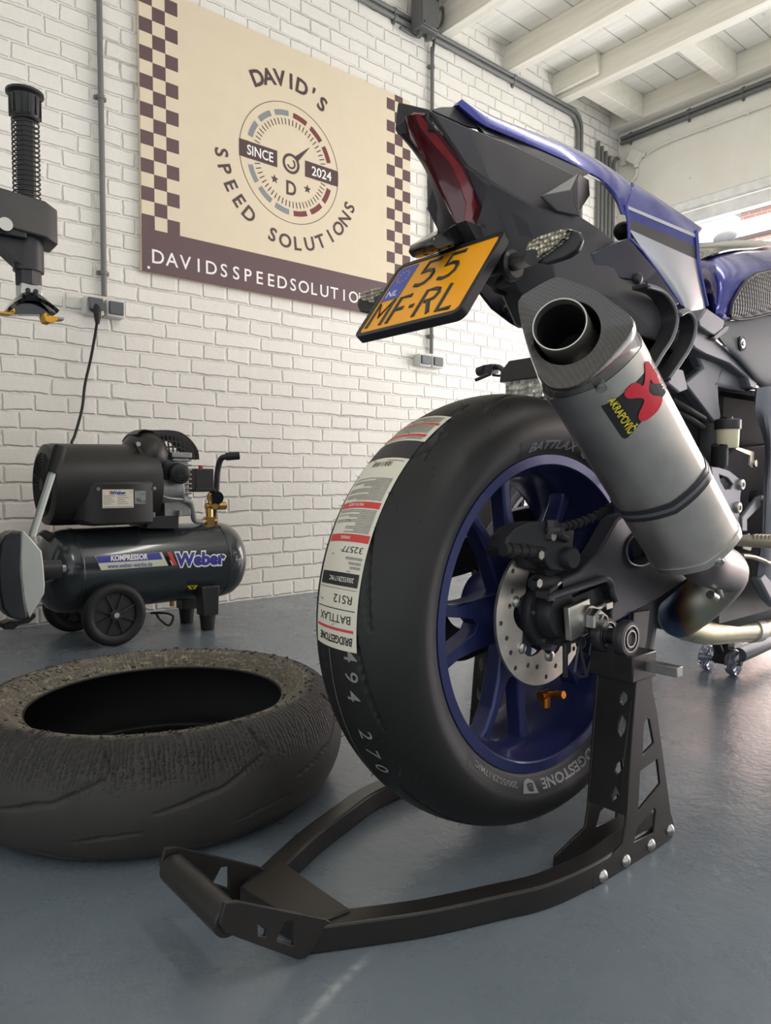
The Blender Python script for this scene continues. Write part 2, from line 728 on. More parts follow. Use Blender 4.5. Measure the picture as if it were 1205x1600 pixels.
def titanium_mat(name, heat=False):
    m = bpy.data.materials.new(name)
    m.use_nodes = True
    t = NT(m)
    vec = t.obj()
    mp = t.new('Mapping')
    mp.inputs['Scale'].default_value = (1, 1, 1)
    t.link(vec, mp.inputs[0])
    n = t.noise(vec, 18.0, 5)
    fine = t.noise(vec, 320.0, 2)
    c = t.mix(t.ramp(n.outputs['Fac'], [(0.3, 0.0), (0.7, 1.0)]), lin((196, 191, 185)), lin((216, 211, 204)))
    if heat:
        # heat tint of welded titanium: bands along the pipe, following x
        sep = t.new('SeparateXYZ')
        t.link(vec, sep.inputs[0])
        q = t.math('ADD', t.math('MULTIPLY', sep.outputs['Y'], -1.0), t.math('MULTIPLY', n.outputs['Fac'], 0.02))
        rp = t.ramp(q, [(0.0, 0.0), (1.0, 1.0)])
        nd = rp.node
        e = nd.color_ramp.elements
        cols = [(0.0, (70, 95, 130)), (0.14, (70, 100, 140)), (0.22, (120, 95, 110)), (0.30, (165, 130, 85)), (0.42, (170, 158, 135)), (0.6, (160, 160, 150)), (0.8, (150, 150, 130)), (1.0, (130, 120, 120))]
        e[0].position, e[0].color = cols[0][0], (*lin(cols[0][1]), 1)
        e[1].position, e[1].color = cols[-1][0], (*lin(cols[-1][1]), 1)
        for p, k in cols[1:-1]:
            el = e.new(p)
            el.color = (*lin(k), 1)
        mr = t.new('MapRange')
        mr.inputs[1].default_value = 0.115
        mr.inputs[2].default_value = 0.215
        t.link(q, mr.inputs[0])
        t.link(mr.outputs[0], nd.inputs[0])
        c = rp
    t.link(c, t.b.inputs['Base Color'])
    t.b.inputs['Metallic'].default_value = 1.0
    t.link(t.math('ADD', t.math('MULTIPLY', n.outputs['Fac'], 0.18), 0.32), t.b.inputs['Roughness'])
    t.link(t.bump(fine.outputs['Fac'], 0.06, 0.001), t.b.inputs['Normal'])
    return m


def carbon_mat(name, c1, c2, scale, rough=0.25, coat=0.6):
    m = bpy.data.materials.new(name)
    m.use_nodes = True
    t = NT(m)
    vec = t.obj()
    ch = t.new('TexChecker')
    ch.inputs['Scale'].default_value = scale
    ch.inputs['Color1'].default_value = (*lin(c1), 1)
    ch.inputs['Color2'].default_value = (*lin(c2), 1)
    t.link(vec, ch.inputs['Vector'])
    t.link(ch.outputs['Color'], t.b.inputs['Base Color'])
    t.b.inputs['Roughness'].default_value = rough
    t.b.inputs['Coat Weight'].default_value = coat
    t.b.inputs['Coat Roughness'].default_value = 0.06
    return m


def tyre_mat(name, worn):
    m = bpy.data.materials.new(name)
    m.use_nodes = True
    t = NT(m)
    vec = t.obj()
    uv = t.new('UVMap').outputs[0]
    sep = t.new('SeparateXYZ')
    t.link(uv, sep.inputs[0])
    n = t.noise(vec, 30.0, 5)
    fine = t.noise(vec, 500.0, 2)
    c = t.mix(n.outputs['Fac'], lin((26, 26, 25)), lin((34, 33, 33)))
    s_ = sep.outputs['Y']           # distance across the tread
    if worn:
        c = t.mix(n.outputs['Fac'], lin((40, 38, 35)), lin((56, 53, 49)))
        mp = t.new('Mapping')
        mp.inputs['Scale'].default_value = (1.0, 0.45, 1.0)
        t.link(uv, mp.inputs[0])
        wv = t.new('TexWave')
        wv.inputs['Scale'].default_value = 42.0
        wv.inputs['Distortion'].default_value = 11.0
        wv.inputs['Detail'].default_value = 3.0
        wv.inputs['Detail Scale'].default_value = 0.8
        t.link(mp.outputs[0], wv.inputs['Vector'])
        jag = t.math('MULTIPLY', t.math('SUBTRACT', t.noise(vec, 22.0, 4).outputs['Fac'], 0.5), 0.05)
        edge = t.math('ADD', s_, jag)
        band = t.ramp(t.math('MULTIPLY_ADD', edge, -20.0), [(0.0, 0.0), (1.0, 1.0)])
        band.node.inputs[0].links[0].from_node.inputs[2].default_value = -0.55
        pits = t.ramp(t.noise(uv, 130.0, 2).outputs['Fac'], [(0.35, 0.0), (0.6, 1.0)])
        h = t.math('MULTIPLY', t.math('MULTIPLY', wv.outputs['Fac'], pits), band)
        bmp = t.bump(h, 1.0, 0.006)
        bmp = t.bump(fine.outputs['Fac'], 0.25, 0.001, bmp)
        # tan dust and scuffs on the side wall
        sw = t.ramp(t.math('MULTIPLY_ADD', s_, -60.0), [(0.0, 0.0), (1.0, 1.0)])
        sw.node.inputs[0].links[0].from_node.inputs[2].default_value = -6.9
        mp2 = t.new('Mapping')
        mp2.inputs['Scale'].default_value = (0.5, 2.2, 1.0)
        t.link(uv, mp2.inputs[0])
        sc = t.ramp(t.noise(mp2.outputs[0], 60.0, 6, 0.75, 1.2).outputs['Fac'], [(0.50, 0.0), (0.66, 1.0)])
        dust = t.mix(sc, lin((104, 97, 86)), lin((178, 164, 136)))
        c = t.mix(t.math('MULTIPLY', sw, 0.92), c, dust)
        t.b.inputs['Roughness'].default_value = 0.72
    else:
        bmp = t.bump(fine.outputs['Fac'], 0.15, 0.001)
        # moulded side wall is a shade greyer than the tread
        ab = t.math('ABSOLUTE', s_)
        sw = t.ramp(t.math('MULTIPLY_ADD', ab, 90.0), [(0.0, 0.0), (1.0, 1.0)])
        sw.node.inputs[0].links[0].from_node.inputs[2].default_value = -11.6
        c = t.mix(t.math('MULTIPLY', sw, 0.75), c, lin((74, 74, 76)))
        t.b.inputs['Roughness'].default_value = 0.5
        t.b.inputs['Specular IOR Level'].default_value = 0.35
    t.link(bmp, t.b.inputs['Normal'])
    t.link(c, t.b.inputs['Base Color'])
    return m


def hex_pad_mat():
    m = mat('grip_pad_rubber', (58, 58, 58), 0.55)
    t = NT(m)
    vec = t.obj()
    mp = t.new('Mapping')
    mp.inputs['Rotation'].default_value = (R(90), 0, 0)
    t.link(vec, mp.inputs[0])
    v = t.new('TexVoronoi')
    v.inputs['Scale'].default_value = 110.0
    v.inputs['Randomness'].default_value = 0.0
    t.link(mp.outputs[0], v.inputs['Vector'])
    t.link(t.bump(t.math('MULTIPLY', v.outputs['Distance'], -1.0), 1.0, 0.006), t.b.inputs['Normal'])
    return m


M = {}
M['brick'] = brick_mat()
M['floor'] = floor_mat()
M['concrete'] = concrete_mat()
M['beam'] = wood_mat('painted_joist', (240, 236, 224), (228, 222, 208))
M['board'] = wood_mat('painted_boards', (246, 244, 238), (236, 233, 224))
M['white_metal'] = mat('white_painted_metal', (238, 238, 236), 0.45)
M['pvc'] = mat('grey_pvc_conduit', (112, 112, 110), 0.45, var=0.06)
M['pvc_white'] = mat('cream_painted_pvc', (232, 229, 220), 0.5, var=0.05)
M['pvc_dark'] = mat('dark_grey_pvc', (92, 92, 92), 0.5, var=0.06)
M['socket'] = mat('light_grey_plastic', (206, 206, 200), 0.45, var=0.04)
M['flap'] = mat('slate_grey_plastic', (84, 88, 90), 0.45, var=0.05)
M['cream'] = mat('cream_print', (218, 203, 177), 0.55, var=0.02)
M['plum'] = mat('plum_brown_print', (96, 74, 76), 0.55, var=0.04)
M['plum_dark'] = mat('dark_brown_print', (80, 62, 62), 0.55, var=0.04)
M['gauge_grey'] = mat('blue_grey_print', (134, 137, 138), 0.55, var=0.03)
M['gauge_red'] = mat('dark_red_print', (118, 58, 58), 0.55, var=0.03)
M['print_white'] = mat('white_print', (238, 234, 228), 0.55, var=0.02)
M['black'] = mat('black_plastic', (33, 33, 35), 0.45, var=0.1)
M['black_satin'] = mat('satin_black_plastic', (46, 45, 47), 0.38, var=0.08)
M['black_gloss'] = mat('gloss_black', (22, 22, 25), 0.12, var=0.05, coat=0.5, rvar=0.04)
M['tail_grey'] = mat('charcoal_tail_plastic', (67, 64, 67), 0.42, var=0.05, bump=0.05, bscale=600)
M['tail_black'] = mat('black_tail_plastic', (34, 33, 37), 0.4, var=0.06)
M['steel'] = mat('steel', (176, 174, 170), 0.3, 1.0)
M['alu'] = mat('brushed_aluminium', (205, 202, 194), 0.38, 1.0, var=0.06)
M['alu_grey'] = mat('grey_anodised_aluminium', (112, 114, 120), 0.5, 0.5)
M['zinc'] = mat('zinc_plated', (196, 194, 186), 0.32, 1.0)
M['brass'] = mat('brass', (196, 160, 96), 0.3, 1.0)
M['blue'] = mat('metallic_blue_paint', (52, 56, 140), 0.28, 0.35, var=0.05, coat=0.8)
M['navy'] = mat('dark_blue_paint', (22, 23, 44), 0.35, 0.1, var=0.05, coat=0.2)
M['rim_blue'] = mat('blue_wheel_paint', (42, 49, 96), 0.38, 0.4, var=0.06, coat=0.25)
M['silver'] = mat('silver_paint', (176, 176, 182), 0.33, 0.5, var=0.04, coat=0.5)
M['fairing'] = mat('grey_fairing_paint', (112, 114, 122), 0.42, 0.25, var=0.04, coat=0.2)
M['stripe_dark'] = mat('dark_grey_stripe', (70, 66, 66), 0.35, 0.2, var=0.04, coat=0.4)
M['stripe_white'] = mat('pale_grey_stripe', (198, 198, 202), 0.35, 0.1, var=0.03, coat=0.4)
M['titan'] = titanium_mat('brushed_titanium')
M['titan_heat'] = titanium_mat('heat_tinted_titanium', True)
M['titan_warm'] = mat('straw_tinted_titanium', (176, 172, 140), 0.3, 1.0, var=0.15, vscale=14)
M['carbon'] = carbon_mat('carbon_fibre', (52, 49, 46), (74, 70, 66), 420)
M['carbon_side'] = carbon_mat('carbon_look_side_cover', (92, 94, 98), (104, 106, 110), 260, 0.62, 0.0)
M['swing'] = mat('dark_anodised_swingarm', (68, 68, 74), 0.42, 0.5, var=0.06)
M['caliper'] = mat('black_caliper_casting', (44, 44, 46), 0.55, 0.2, bump=0.15, bscale=350)
M['disc'] = mat('brushed_disc_steel', (214, 206, 196), 0.42, 1.0, var=0.14, vscale=30)
M['rubber'] = mat('black_rubber', (30, 30, 31), 0.6, var=0.1)
M['tyre_new'] = tyre_mat('new_tyre_rubber', False)
M['tyre_worn'] = tyre_mat('worn_tyre_rubber', True)
M['tyre_text'] = mat('raised_tyre_lettering', (128, 128, 130), 0.5)
M['tyre_panel'] = mat('ribbed_tyre_panel', (42, 42, 44), 0.5)
M['crayon'] = mat('grey_crayon', (132, 130, 124), 0.8, var=0.25, vscale=300)
M['sticker'] = mat('label_paper', (214, 208, 190), 0.5, var=0.04)
M['ink_grey'] = mat('fine_print_ink', (148, 143, 134), 0.6, var=0.35, vscale=420)
M['ink_red'] = mat('red_label_ink', (196, 62, 60), 0.5, var=0.05)
M['ink_black'] = mat('black_label_ink', (40, 38, 38), 0.5, var=0.05)
M['plate_yellow'] = mat('yellow_plate', (244, 164, 22), 0.35, var=0.03)
M['plate_blue'] = mat('blue_plate_band', (62, 84, 170), 0.4, var=0.05)
M['plate_ink'] = mat('plate_black', (52, 48, 42), 0.4, var=0.05)
M['gold'] = mat('gold_star_print', (226, 190, 70), 0.4, var=0.03)
M['lens_red'] = mat('dark_red_lens', (74, 16, 22), 0.12, var=0.15, vscale=30, rvar=0.03, coat=0.8)
M['lens_red_lit'] = mat('lit_red_lens', (126, 28, 32), 0.2, var=0.2, vscale=40, coat=0.8)  # lit copy of the lens red
M['lens_clear'] = mat('faceted_clear_lens', (206, 198, 176), 0.12, 0.75, var=0.3, vscale=70, rvar=0.05, bump=1.0, bscale=160)
M['akra_red'] = mat('red_badge', (214, 52, 66), 0.3, var=0.03)
M['akra_yellow'] = mat('yellow_badge_letters', (238, 216, 60), 0.3, var=0.03)
M['badge_black'] = mat('black_badge', (44, 44, 46), 0.3, var=0.05)
M['stand'] = mat('black_powder_coat', (42, 39, 37), 0.34, 0.2, var=0.12, bump=0.08, bscale=500)
M['reservoir'] = mat('cream_reservoir_plastic', (216, 208, 176), 0.35, var=0.05)
M['beige_metal'] = mat('passivated_bracket', (196, 188, 168), 0.4, 0.6)
M['tank_green'] = mat('graphite_green_paint', (44, 50, 53), 0.24, 0.1, var=0.05, coat=0.6, rvar=0.05)
M['comp_black'] = mat('compressor_black_shroud', (38, 36, 35), 0.4, var=0.06)
M['weber_blue'] = mat('blue_decal', (58, 62, 150), 0.4, var=0.03)
M['weber_cream'] = mat('cream_decal', (206, 206, 184), 0.4, var=0.03)
M['red_knob'] = mat('red_plastic', (196, 44, 50), 0.4)
M['cast_alu'] = mat('cast_aluminium', (150, 150, 148), 0.45, 0.9, var=0.15, vscale=40)
M['yellow_nylon'] = mat('yellow_nylon', (214, 158, 36), 0.5)
M['changer_grey'] = mat('tyre_changer_dark_grey', (58, 57, 56), 0.45, var=0.06)
M['pale_steel'] = mat('pale_galvanised_steel', (196, 202, 196), 0.42, 0.35, var=0.06, vscale=8)
M['pad_black'] = mat('worn_black_rubber_pad', (50, 52, 58), 0.35, var=0.25, vscale=9)
M['grid_dark'] = mat('dark_grille', (24, 24, 24), 0.6)
M['clear_wheel'] = mat('clear_polyurethane', (206, 208, 235), 0.1, trans=0.85, ior=1.5, var=0.05, rvar=0.05)
M['gold_bolt'] = mat('orange_anodised', (190, 116, 40), 0.3, 0.9)
M['headlight'] = mat('headlight_reflector', (220, 220, 205), 0.1, 0.8, var=0.35, vscale=45, bump=1.0, bscale=90)
def facet_mat(name, c1, c2, scale):
    """moulded reflector optics: small cells of different tilt, bright and dark glints put into their colour"""
    m = mat(name, c1, 0.22, 0.25, coat=0.6)
    t = NT(m)
    vec = t.obj()
    v = t.new('TexVoronoi')
    v.inputs['Scale'].default_value = scale
    v.inputs['Randomness'].default_value = 0.35
    t.link(vec, v.inputs['Vector'])
    sp = t.new('SeparateColor')
    t.link(v.outputs['Color'], sp.inputs[0])
    t.link(t.mix(sp.outputs[0], lin(c2), lin(c1)), t.b.inputs['Base Color'])  # glints of the facets are painted as cell colours
    t.link(t.bump(v.outputs['Distance'], 1.0, 0.02), t.b.inputs['Normal'])
    return m


M['lens_clear'] = facet_mat('faceted_clear_lens', (236, 228, 204), (120, 108, 84), 170)
M['headlight'] = facet_mat('headlight_reflector', (245, 245, 235), (120, 122, 112), 55)
M['liner'] = mat('shaded_inner_liner', (15, 15, 15), 0.75)  # black liner, darkened further to hold the shade inside the tyre
M['facade'] = None


def facade_mat():
    m = bpy.data.materials.new('red_facade_brick')
    m.use_nodes = True
    t = NT(m)
    vec = t.obj()
    sep = t.new('SeparateXYZ')
    t.link(vec, sep.inputs[0])
    cmb = t.new('CombineXYZ')
    t.link(sep.outputs['Y'], cmb.inputs[0])
    t.link(sep.outputs['Z'], cmb.inputs[1])
    b = t.new('TexBrick')
    for k, v in (('Scale', 1.0), ('Brick Width', 0.22), ('Row Height', 0.065), ('Mortar Size', 0.008)):
        b.inputs[k].default_value = v
    b.inputs['Color1'].default_value = (*lin((205, 160, 150)), 1)
    b.inputs['Color2'].default_value = (*lin((222, 184, 172)), 1)
    b.inputs['Mortar'].default_value = (*lin((236, 226, 220)), 1)
    t.link(cmb.outputs[0], b.inputs['Vector'])
    t.link(b.outputs['Color'], t.b.inputs['Base Color'])
    t.b.inputs['Roughness'].default_value = 0.8
    return m


M['facade'] = facade_mat()
M['asphalt'] = mat('outdoor_paving', (205, 203, 198), 0.8, var=0.1)
M['hex_pad'] = hex_pad_mat()
# ---------------------------------------------------------------- the room
WY, FX = 2.945, 4.66
mb = MB(); mb.box2((-3.5, -4.5, -0.1), (FX + 0.3, WY + 0.3, 0))
struct(mb.build('floor', M['floor']))
mb = MB(); mb.box2((-3.5, WY, 0), (FX + 0.25, WY + 0.25, 3.4))
o = struct(mb.build('wall_left', M['brick']))
# keep the brick pattern in world coordinates
for v in o.data.vertices:
    v.co += o.location
o.location = (0, 0, 0)
# far wall: concrete above and left of the garage opening
OPY, OPZ = 2.62, 2.38
mb = MB()
mb.box2((FX, OPY, 0), (FX + 0.25, WY, OPZ))
mb.box2((FX, -4.5, OPZ), (FX + 0.25, WY, 3.4))
mb.box2((FX, -4.5, 0), (FX + 0.25, -2.2, OPZ))
struct(mb.build('wall_far', M['concrete']))
# white door header inside the opening
zA = at(1205, 289, x=FX).z
zB = at(1205, 312, x=FX + 0.02).z
mb = MB()
mb.box2((FX + 0.0, -2.2, zA + 0.006), (FX + 0.06, OPY, OPZ))
mb.box2((FX + 0.03, -2.2, zB), (FX + 0.10, OPY, zA - 0.004))
mb.box2((FX + 0.03, OPY - 0.07, 0), (FX + 0.10, OPY, zB))
struct(mb.build('trim_1', M['white_metal'], bevel=0.004))
# boarded ceiling
BZ = 3.13
mb = MB()
y = -4.5
k = 0
while y < WY:
    wd = 0.145
    mb.box2((-3.5, y + 0.004, BZ + 0.002 * (k % 2)), (FX, min(y + wd, WY) - 0.002, BZ + 0.03))
    y += wd
    k += 1
mb.box2((-3.5, -4.5, BZ + 0.03), (FX, WY, BZ + 0.10))  # unseen slab added to keep sky light out of the board gaps
struct(mb.build('ceiling', M['board']))
# joists
JZ = 2.98
for x0, x1 in ((-0.45, -0.38), (0.66, 0.73), (1.77, 1.84), (2.32, 2.39), (2.875, 2.945), (3.43, 3.50), (3.94, 4.02), (4.56, 4.655)):
    mb = MB(); mb.box2((x0, -4.5, JZ), (x1, WY + 0.02, BZ + 0.001))
    struct(mb.build('ceiling_beam', M['beam'], bevel=0.004))
for y0, y1 in ((2.70, 2.80), (2.08, 2.17), (1.2, 1.29)):
    mb = MB(); mb.box2((4.02, y0, JZ + 0.004), (4.56, y1, BZ + 0.001))
    struct(mb.build('ceiling_beam', M['beam'], bevel=0.004))
mb = MB(); mb.box2((3.90, 2.62, JZ + 0.03), (3.94, WY + 0.01, BZ + 0.001))
struct(mb.build('ceiling_beam', M['beam'], bevel=0.004))
mb = MB(); mb.box2((2.945, 2.70, JZ + 0.03), (2.985, WY + 0.01, BZ + 0.001))
struct(mb.build('ceiling_beam', M['beam'], bevel=0.004))
# outside
mb = MB(); mb.box2((FX + 0.3, -30, -0.12), (40, 30, -0.02))
struct(mb.build('pavement', M['asphalt']))
BX = 14.0
q0 = at(1158, 334, x=BX)
mb = MB(); mb.box2((BX, -8.0, -0.02), (BX + 6, q0.y, q0.z))
bt = thing('brick_building', 'red brick building across the yard seen through the garage opening', 'building', (BX + 3, q0.y - 4, -0.02))
mb.build('brick_wall', M['facade'], bt)
mb = MB(); mb.box2((BX - 0.1, -8.0, q0.z), (BX + 6, q0.y + 0.1, q0.z + 0.12))
mb.build('roof_edge', M['stripe_dark'], bt)
for yy in (q0.y - 2.0, q0.y - 4.4):
    mb = MB(); mb.box2((BX - 0.03, yy - 1.0, 1.0), (BX + 0.05, yy, 2.4))
    f_ = mb.build('window', M['white_metal'], bt)
    mb = MB(); mb.box2((BX - 0.045, yy - 0.93, 1.07), (BX - 0.02, yy - 0.07, 2.33))
    mb.build('pane', M['black_gloss'], f_)
q1 = at(1092, 388, x=11.0)
q2 = at(1157, 370, x=11.0)
bt2 = thing('garden_wall', 'low brick yard wall with a dark coping beyond the garage opening', 'wall', (11.1, (q1.y + q2.y) / 2, -0.02))
mb = MB(); mb.box2((11.0, q2.y - 4.0, -0.02), (11.25, q1.y + 3, q1.z - 0.05))
mb.build('brick_wall', M['facade'], bt2)
mb = MB(); mb.box2((10.95, q2.y - 4.0, q1.z - 0.05), (11.3, q1.y + 3, q1.z))
mb.build('coping', M['stripe_dark'], bt2)


# ---------------------------------------------------------------- conduits and boxes on the walls
def clamp_on(parent, p, axis, out, r, m):
    """saddle clip round a pipe; out = direction away from the wall"""
    p, ax, out = Vector(p), Vector(axis).normalized(), Vector(out).normalized()
    sd = ax.cross(out)
    mb = MB()
    mb.cyl(p - ax * 0.008, p + ax * 0.008, r * 1.3, seg=14)
    rot = Matrix((sd, ax, out)).transposed()
    mb.box(p - out * (r * 0.7 + 0.006), (r * 4.2, 0.014, 0.014), rot)
    return mb.build('clip', m, parent)


def conduit(name, label, pts, r, m, clips=(), out=(0, -1, 0), group=None, seg=12):
    pts = [Vector(p) for p in pts]
    t = thing(name, label, 'conduit', pts[0], group)
    mb = MB(); mb.tube(pts, r, seg)
    mb.build('pipe', m, t)
    for (p, ax) in clips:
        clamp_on(t, p, ax, out, r, m)
    return t


cy = WY - 0.018
a = at(156, 0, y=cy); b = at(162, 462, y=cy)
xm = (a.x + b.x) / 2
zc1, zc2 = at(158, 152, y=cy).z, at(161, 426, y=cy).z
conduit('electrical_conduit', 'grey vertical conduit running down to the socket with the plugged-in cable', [(xm, cy, BZ), (xm, cy, b.z)], 0.011, M['pvc'],
        [((xm, cy, zc1), Z), ((xm, cy, zc2), Z)])
a = at(677, 75, y=cy); b = at(672, 552, y=cy)
xm2 = at(675, 300, y=cy).x
zs = [at(676, 105, y=cy).z, at(671, 325, y=cy).z, at(672, 525, y=cy).z]
conduit('electrical_conduit', 'grey vertical conduit passing behind the motorcycle tail to a pair of sockets', [(xm2, cy, a.z), (xm2, cy, b.z)], 0.011, M['pvc'],
        [((xm2, cy, z_), Z) for z_ in zs])
# two conduits along the top of the wall
zt = at(800, 118, y=cy).z
xe = at(905, 175, y=cy).x
for i, dz in enumerate((0.0, -0.034)):
    r = 0.0125
    xb = xe + 0.03 - i * 0.035
    zz = zt + dz
    nm = 'upper' if i == 0 else 'lower'
    conduit('electrical_conduit', nm + ' of the two grey conduits along the top of the brick wall', [(-0.5, cy, zz), (xb - 0.102, cy, zz)], r, M['pvc'],
            [((x_, cy, zz), X) for x_ in (1.6, 2.55, 3.5)])
    path = [(xb - 0.10 + 0.10 * math.sin(u), cy, zz - 0.10 + 0.10 * math.cos(u)) for u in [PI / 2 * k / 6 for k in range(0, 7)]] + [(xb, cy, 0.9)]
    conduit('electrical_conduit', 'grey conduit bending down from the ' + nm + ' wall-top pipe to the left of the corner bundle', path, r, M['pvc'],
            [((xb, cy, z_), Z) for z_ in (zt - 0.27, zt - 0.9, zt - 1.5)])
# vertical bundle near the corner
for i in range(5):
    px = 935 + i * 6.0
    xq = at(px, 260, y=cy).x
    if xq > FX - 0.03:
        break
    if i == 4:
        path = [(xq, cy, 0.9), (xq, cy, zt - 0.23)] + [(xq + 0.06 - 0.06 * math.cos(u), cy, zt - 0.23 + 0.06 * math.sin(u)) for u in [PI / 2 * k / 4 for k in range(1, 5)]]
        path += [(FX - 0.055, cy, zt - 0.17)]
    else:
        path = [(xq, cy, 0.9), (xq, cy, zt - 0.12 - 0.02 * i)]
    names = ('first', 'second', 'third', 'fourth', 'last')
    conduit('electrical_conduit', names[i] + ' grey upright pipe of the bundle by the far corner, counted from its left', path, 0.012, M['pvc'],
            [((xq, cy, z_), Z) for z_ in (zt - 0.27, zt - 0.9, zt - 1.5)], group='upright pipes in the far corner')
# conduits along the far wall
for i, (pxa, pya, pxb, pyb) in enumerate(((976, 214, 1205, 125), (976, 222, 1205, 133))):
    xw = FX - 0.018
    a = at(pxa, pya, x=xw); b = at(pxb, pyb, x=xw)
    zz = (a.z + b.z) / 2 if i == 0 else zz - 0.032
    cl = [((xw, at(px_, 180, x=xw).y, zz), Y) for px_ in (985, 1076, 1160)]
    conduit('electrical_conduit', ('upper' if i == 0 else 'lower') + ' of the two grey conduits under the joists on the far wall',
            [(xw, WY - 0.03, zz), (xw, -4.3, zz)], 0.013, M['pvc'], cl, out=(-1, 0, 0))
xw = FX - 0.014
pw = [at(1012, 240, x=xw), at(1022, 233, x=xw), at(1040, 223, x=xw), at(1205, 163, x=xw)]
zz = at(1110, 197, x=xw).z
pw2 = spline([pw[0], pw[1], Vector((xw, at(1042, 223, x=xw).y, zz))], 5) + [Vector((xw, -4.0, zz))]
conduit('electrical_conduit', 'thin cream-painted conduit running from the white junction box along the far wall', pw2, 0.009, M['pvc_white'],
        [((xw, at(px_, 200, x=xw).y, zz), Y) for px_ in (1043, 1103, 1168)], out=(-1, 0, 0))
# cream junction box
c = at(992, 246, x=FX - 0.03)
t = thing('junction_box', 'cream-painted junction box on the far wall by the corner', 'junction box', (FX, c.y, c.z - 0.05))
rot = Matrix.Rotation(R(38), 3, 'X')
mb = MB(); mb.box(c, (0.055, 0.085, 0.085), rot)
mb.build('body', M['pvc_white'], t, bevel=0.006)
for (px_, py_) in ((1008, 241), (994, 262), (972, 256)):
    e = at(px_, py_, x=FX - 0.02)
    d = (e - c)
    mb = MB(); mb.cyl(c + d * 0.62 - X * 0.0, e, 0.016, seg=14)
    mb.build('gland', M['pvc_white'], t)
pts = spline([at(995, 264, x=FX - 0.015), at(994, 275, x=FX - 0.013), at(984, 287, x=FX - 0.013), at(970, 305, x=FX - 0.013)], 6)
conduit('electrical_conduit', 'cream conduit curving down from the white junction box', pts, 0.009, M['pvc_white'], out=(-1, 0, 0))
# grey junction box under the ceiling with its cable
c = at(664, 24, y=WY - 0.072)
t = thing('junction_box', 'dark grey junction box under the ceiling beside the first visible joist', 'junction box', (c.x, WY, c.z - 0.09))
mb = MB(); mb.box(c, (0.13, 0.075, 0.18)); mb.build('body', M['pvc_dark'], t, bevel=0.006)
mb = MB(); mb.box(c - Y * 0.042, (0.118, 0.012, 0.165)); ld = mb.build('lid', M['pvc_dark'], t, bevel=0.004)
for sx in (-1, 1):
    for sz in (-1, 1):
        mb = MB(); mb.cyl(c + Vector((sx * 0.048, -0.047, sz * 0.07)), c + Vector((sx * 0.048, -0.0505, sz * 0.07)), 0.005, seg=10)
        mb.build('screw', M['black'], ld)
for dx in (-0.03, 0.025):
    mb = MB(); mb.cyl(c + Vector((dx, 0.01, -0.088)), c + Vector((dx, 0.01, -0.115)), 0.014, seg=12); mb.build('gland', M['pvc_dark'], t)
e0 = c + Vector((0.065, -0.005, 0.055))
mb = MB(); mb.cyl(e0 - X * 0.01, e0 + X * 0.03, 0.015, seg=12); mb.build('gland', M['pvc_dark'], t)
pts = spline([e0 + X * 0.03, at(692, 12, y=cy - 0.05), at(691, 35, y=cy - 0.03), at(681, 55, y=cy - 0.008), Vector((xm2 + 0.002, cy - 0.005, at(677, 78, y=cy).z)), Vector((xm2, cy, at(677, 100, y=cy).z))], 6)
mb = MB(); mb.tube(pts, 0.008, 10)
tag(mb.build('electrical_cable', M['pvc_dark']), 'grey cable looping from the ceiling junction box into the right-hand vertical conduit', 'cable')
pts = spline([c + Vector((-0.03, 0.01, -0.11)), at(655, 58, y=cy), at(640, 52, y=cy - 0.01), at(625, 43, y=cy - 0.012)], 6)
mb = MB(); mb.tube(pts, 0.008, 10)
tag(mb.build('electrical_cable', M['pvc_dark']), 'short grey cable sagging left from the ceiling junction box along the wall', 'cable')


# ---------------------------------------------------------------- sockets
def outlet(px0, py0, px1, py1, label, open_left):
    """double surface-mounted socket with two grey flaps; corners of its front in the photograph"""
    yf = WY - 0.052
    a, b = at(px0, py0, y=yf), at(px1, py1, y=yf)
    x0, x1, z1, z0 = a.x, b.x, a.z, b.z
    t = thing('power_socket', label, 'socket', ((x0 + x1) / 2, WY, z0))
    xm_ = (x0 + x1) / 2
    g = 0.004
    for i, (u0, u1) in enumerate(((x0, xm_ - g), (xm_ + g, x1))):
        mb = MB(); mb.box2((u0, yf, z0), (u1, WY, z1)); h = mb.build('housing', M['socket'], t, bevel=0.005)
        mb = MB()
        w_ = u1 - u0
        if i == 0 and open_left:
            hinge = Vector(((u0 + u1) / 2, yf - 0.003, z1 - 0.008))
            rot = Matrix.Rotation(R(-26), 3, 'X')
            mb.box(hinge + rot @ Vector((0, -0.004, -(z1 - z0) * 0.41)), (w_ * 0.78, 0.009, (z1 - z0) * 0.80), rot)
        else:
            mb.box2((u0 + w_ * 0.11, yf - 0.010, z0 + 0.010), (u1 - w_ * 0.11, yf + 0.002, z1 - 0.008))
        mb.build('flap', M['flap'], h, label='slate grey hinged flap', bevel=0.003)
        if i == 0 and open_left:
            mb = MB(); mb.cyl(((u0 + u1) / 2, yf - 0.001, (z0 + z1) / 2), ((u0 + u1) / 2, yf + 0.012, (z0 + z1) / 2), 0.02, seg=20)
            mb.build('contact_well', M['black'], h)
    return t, x0, x1, z0, z1


t, sx0, sx1, sz0, sz1 = outlet(133, 461, 196, 498, 'double wall socket with one flap held open by a plug, below the left conduit', True)
outlet(656, 552, 693, 576, 'double wall socket with both flaps shut, behind the motorcycle', False)
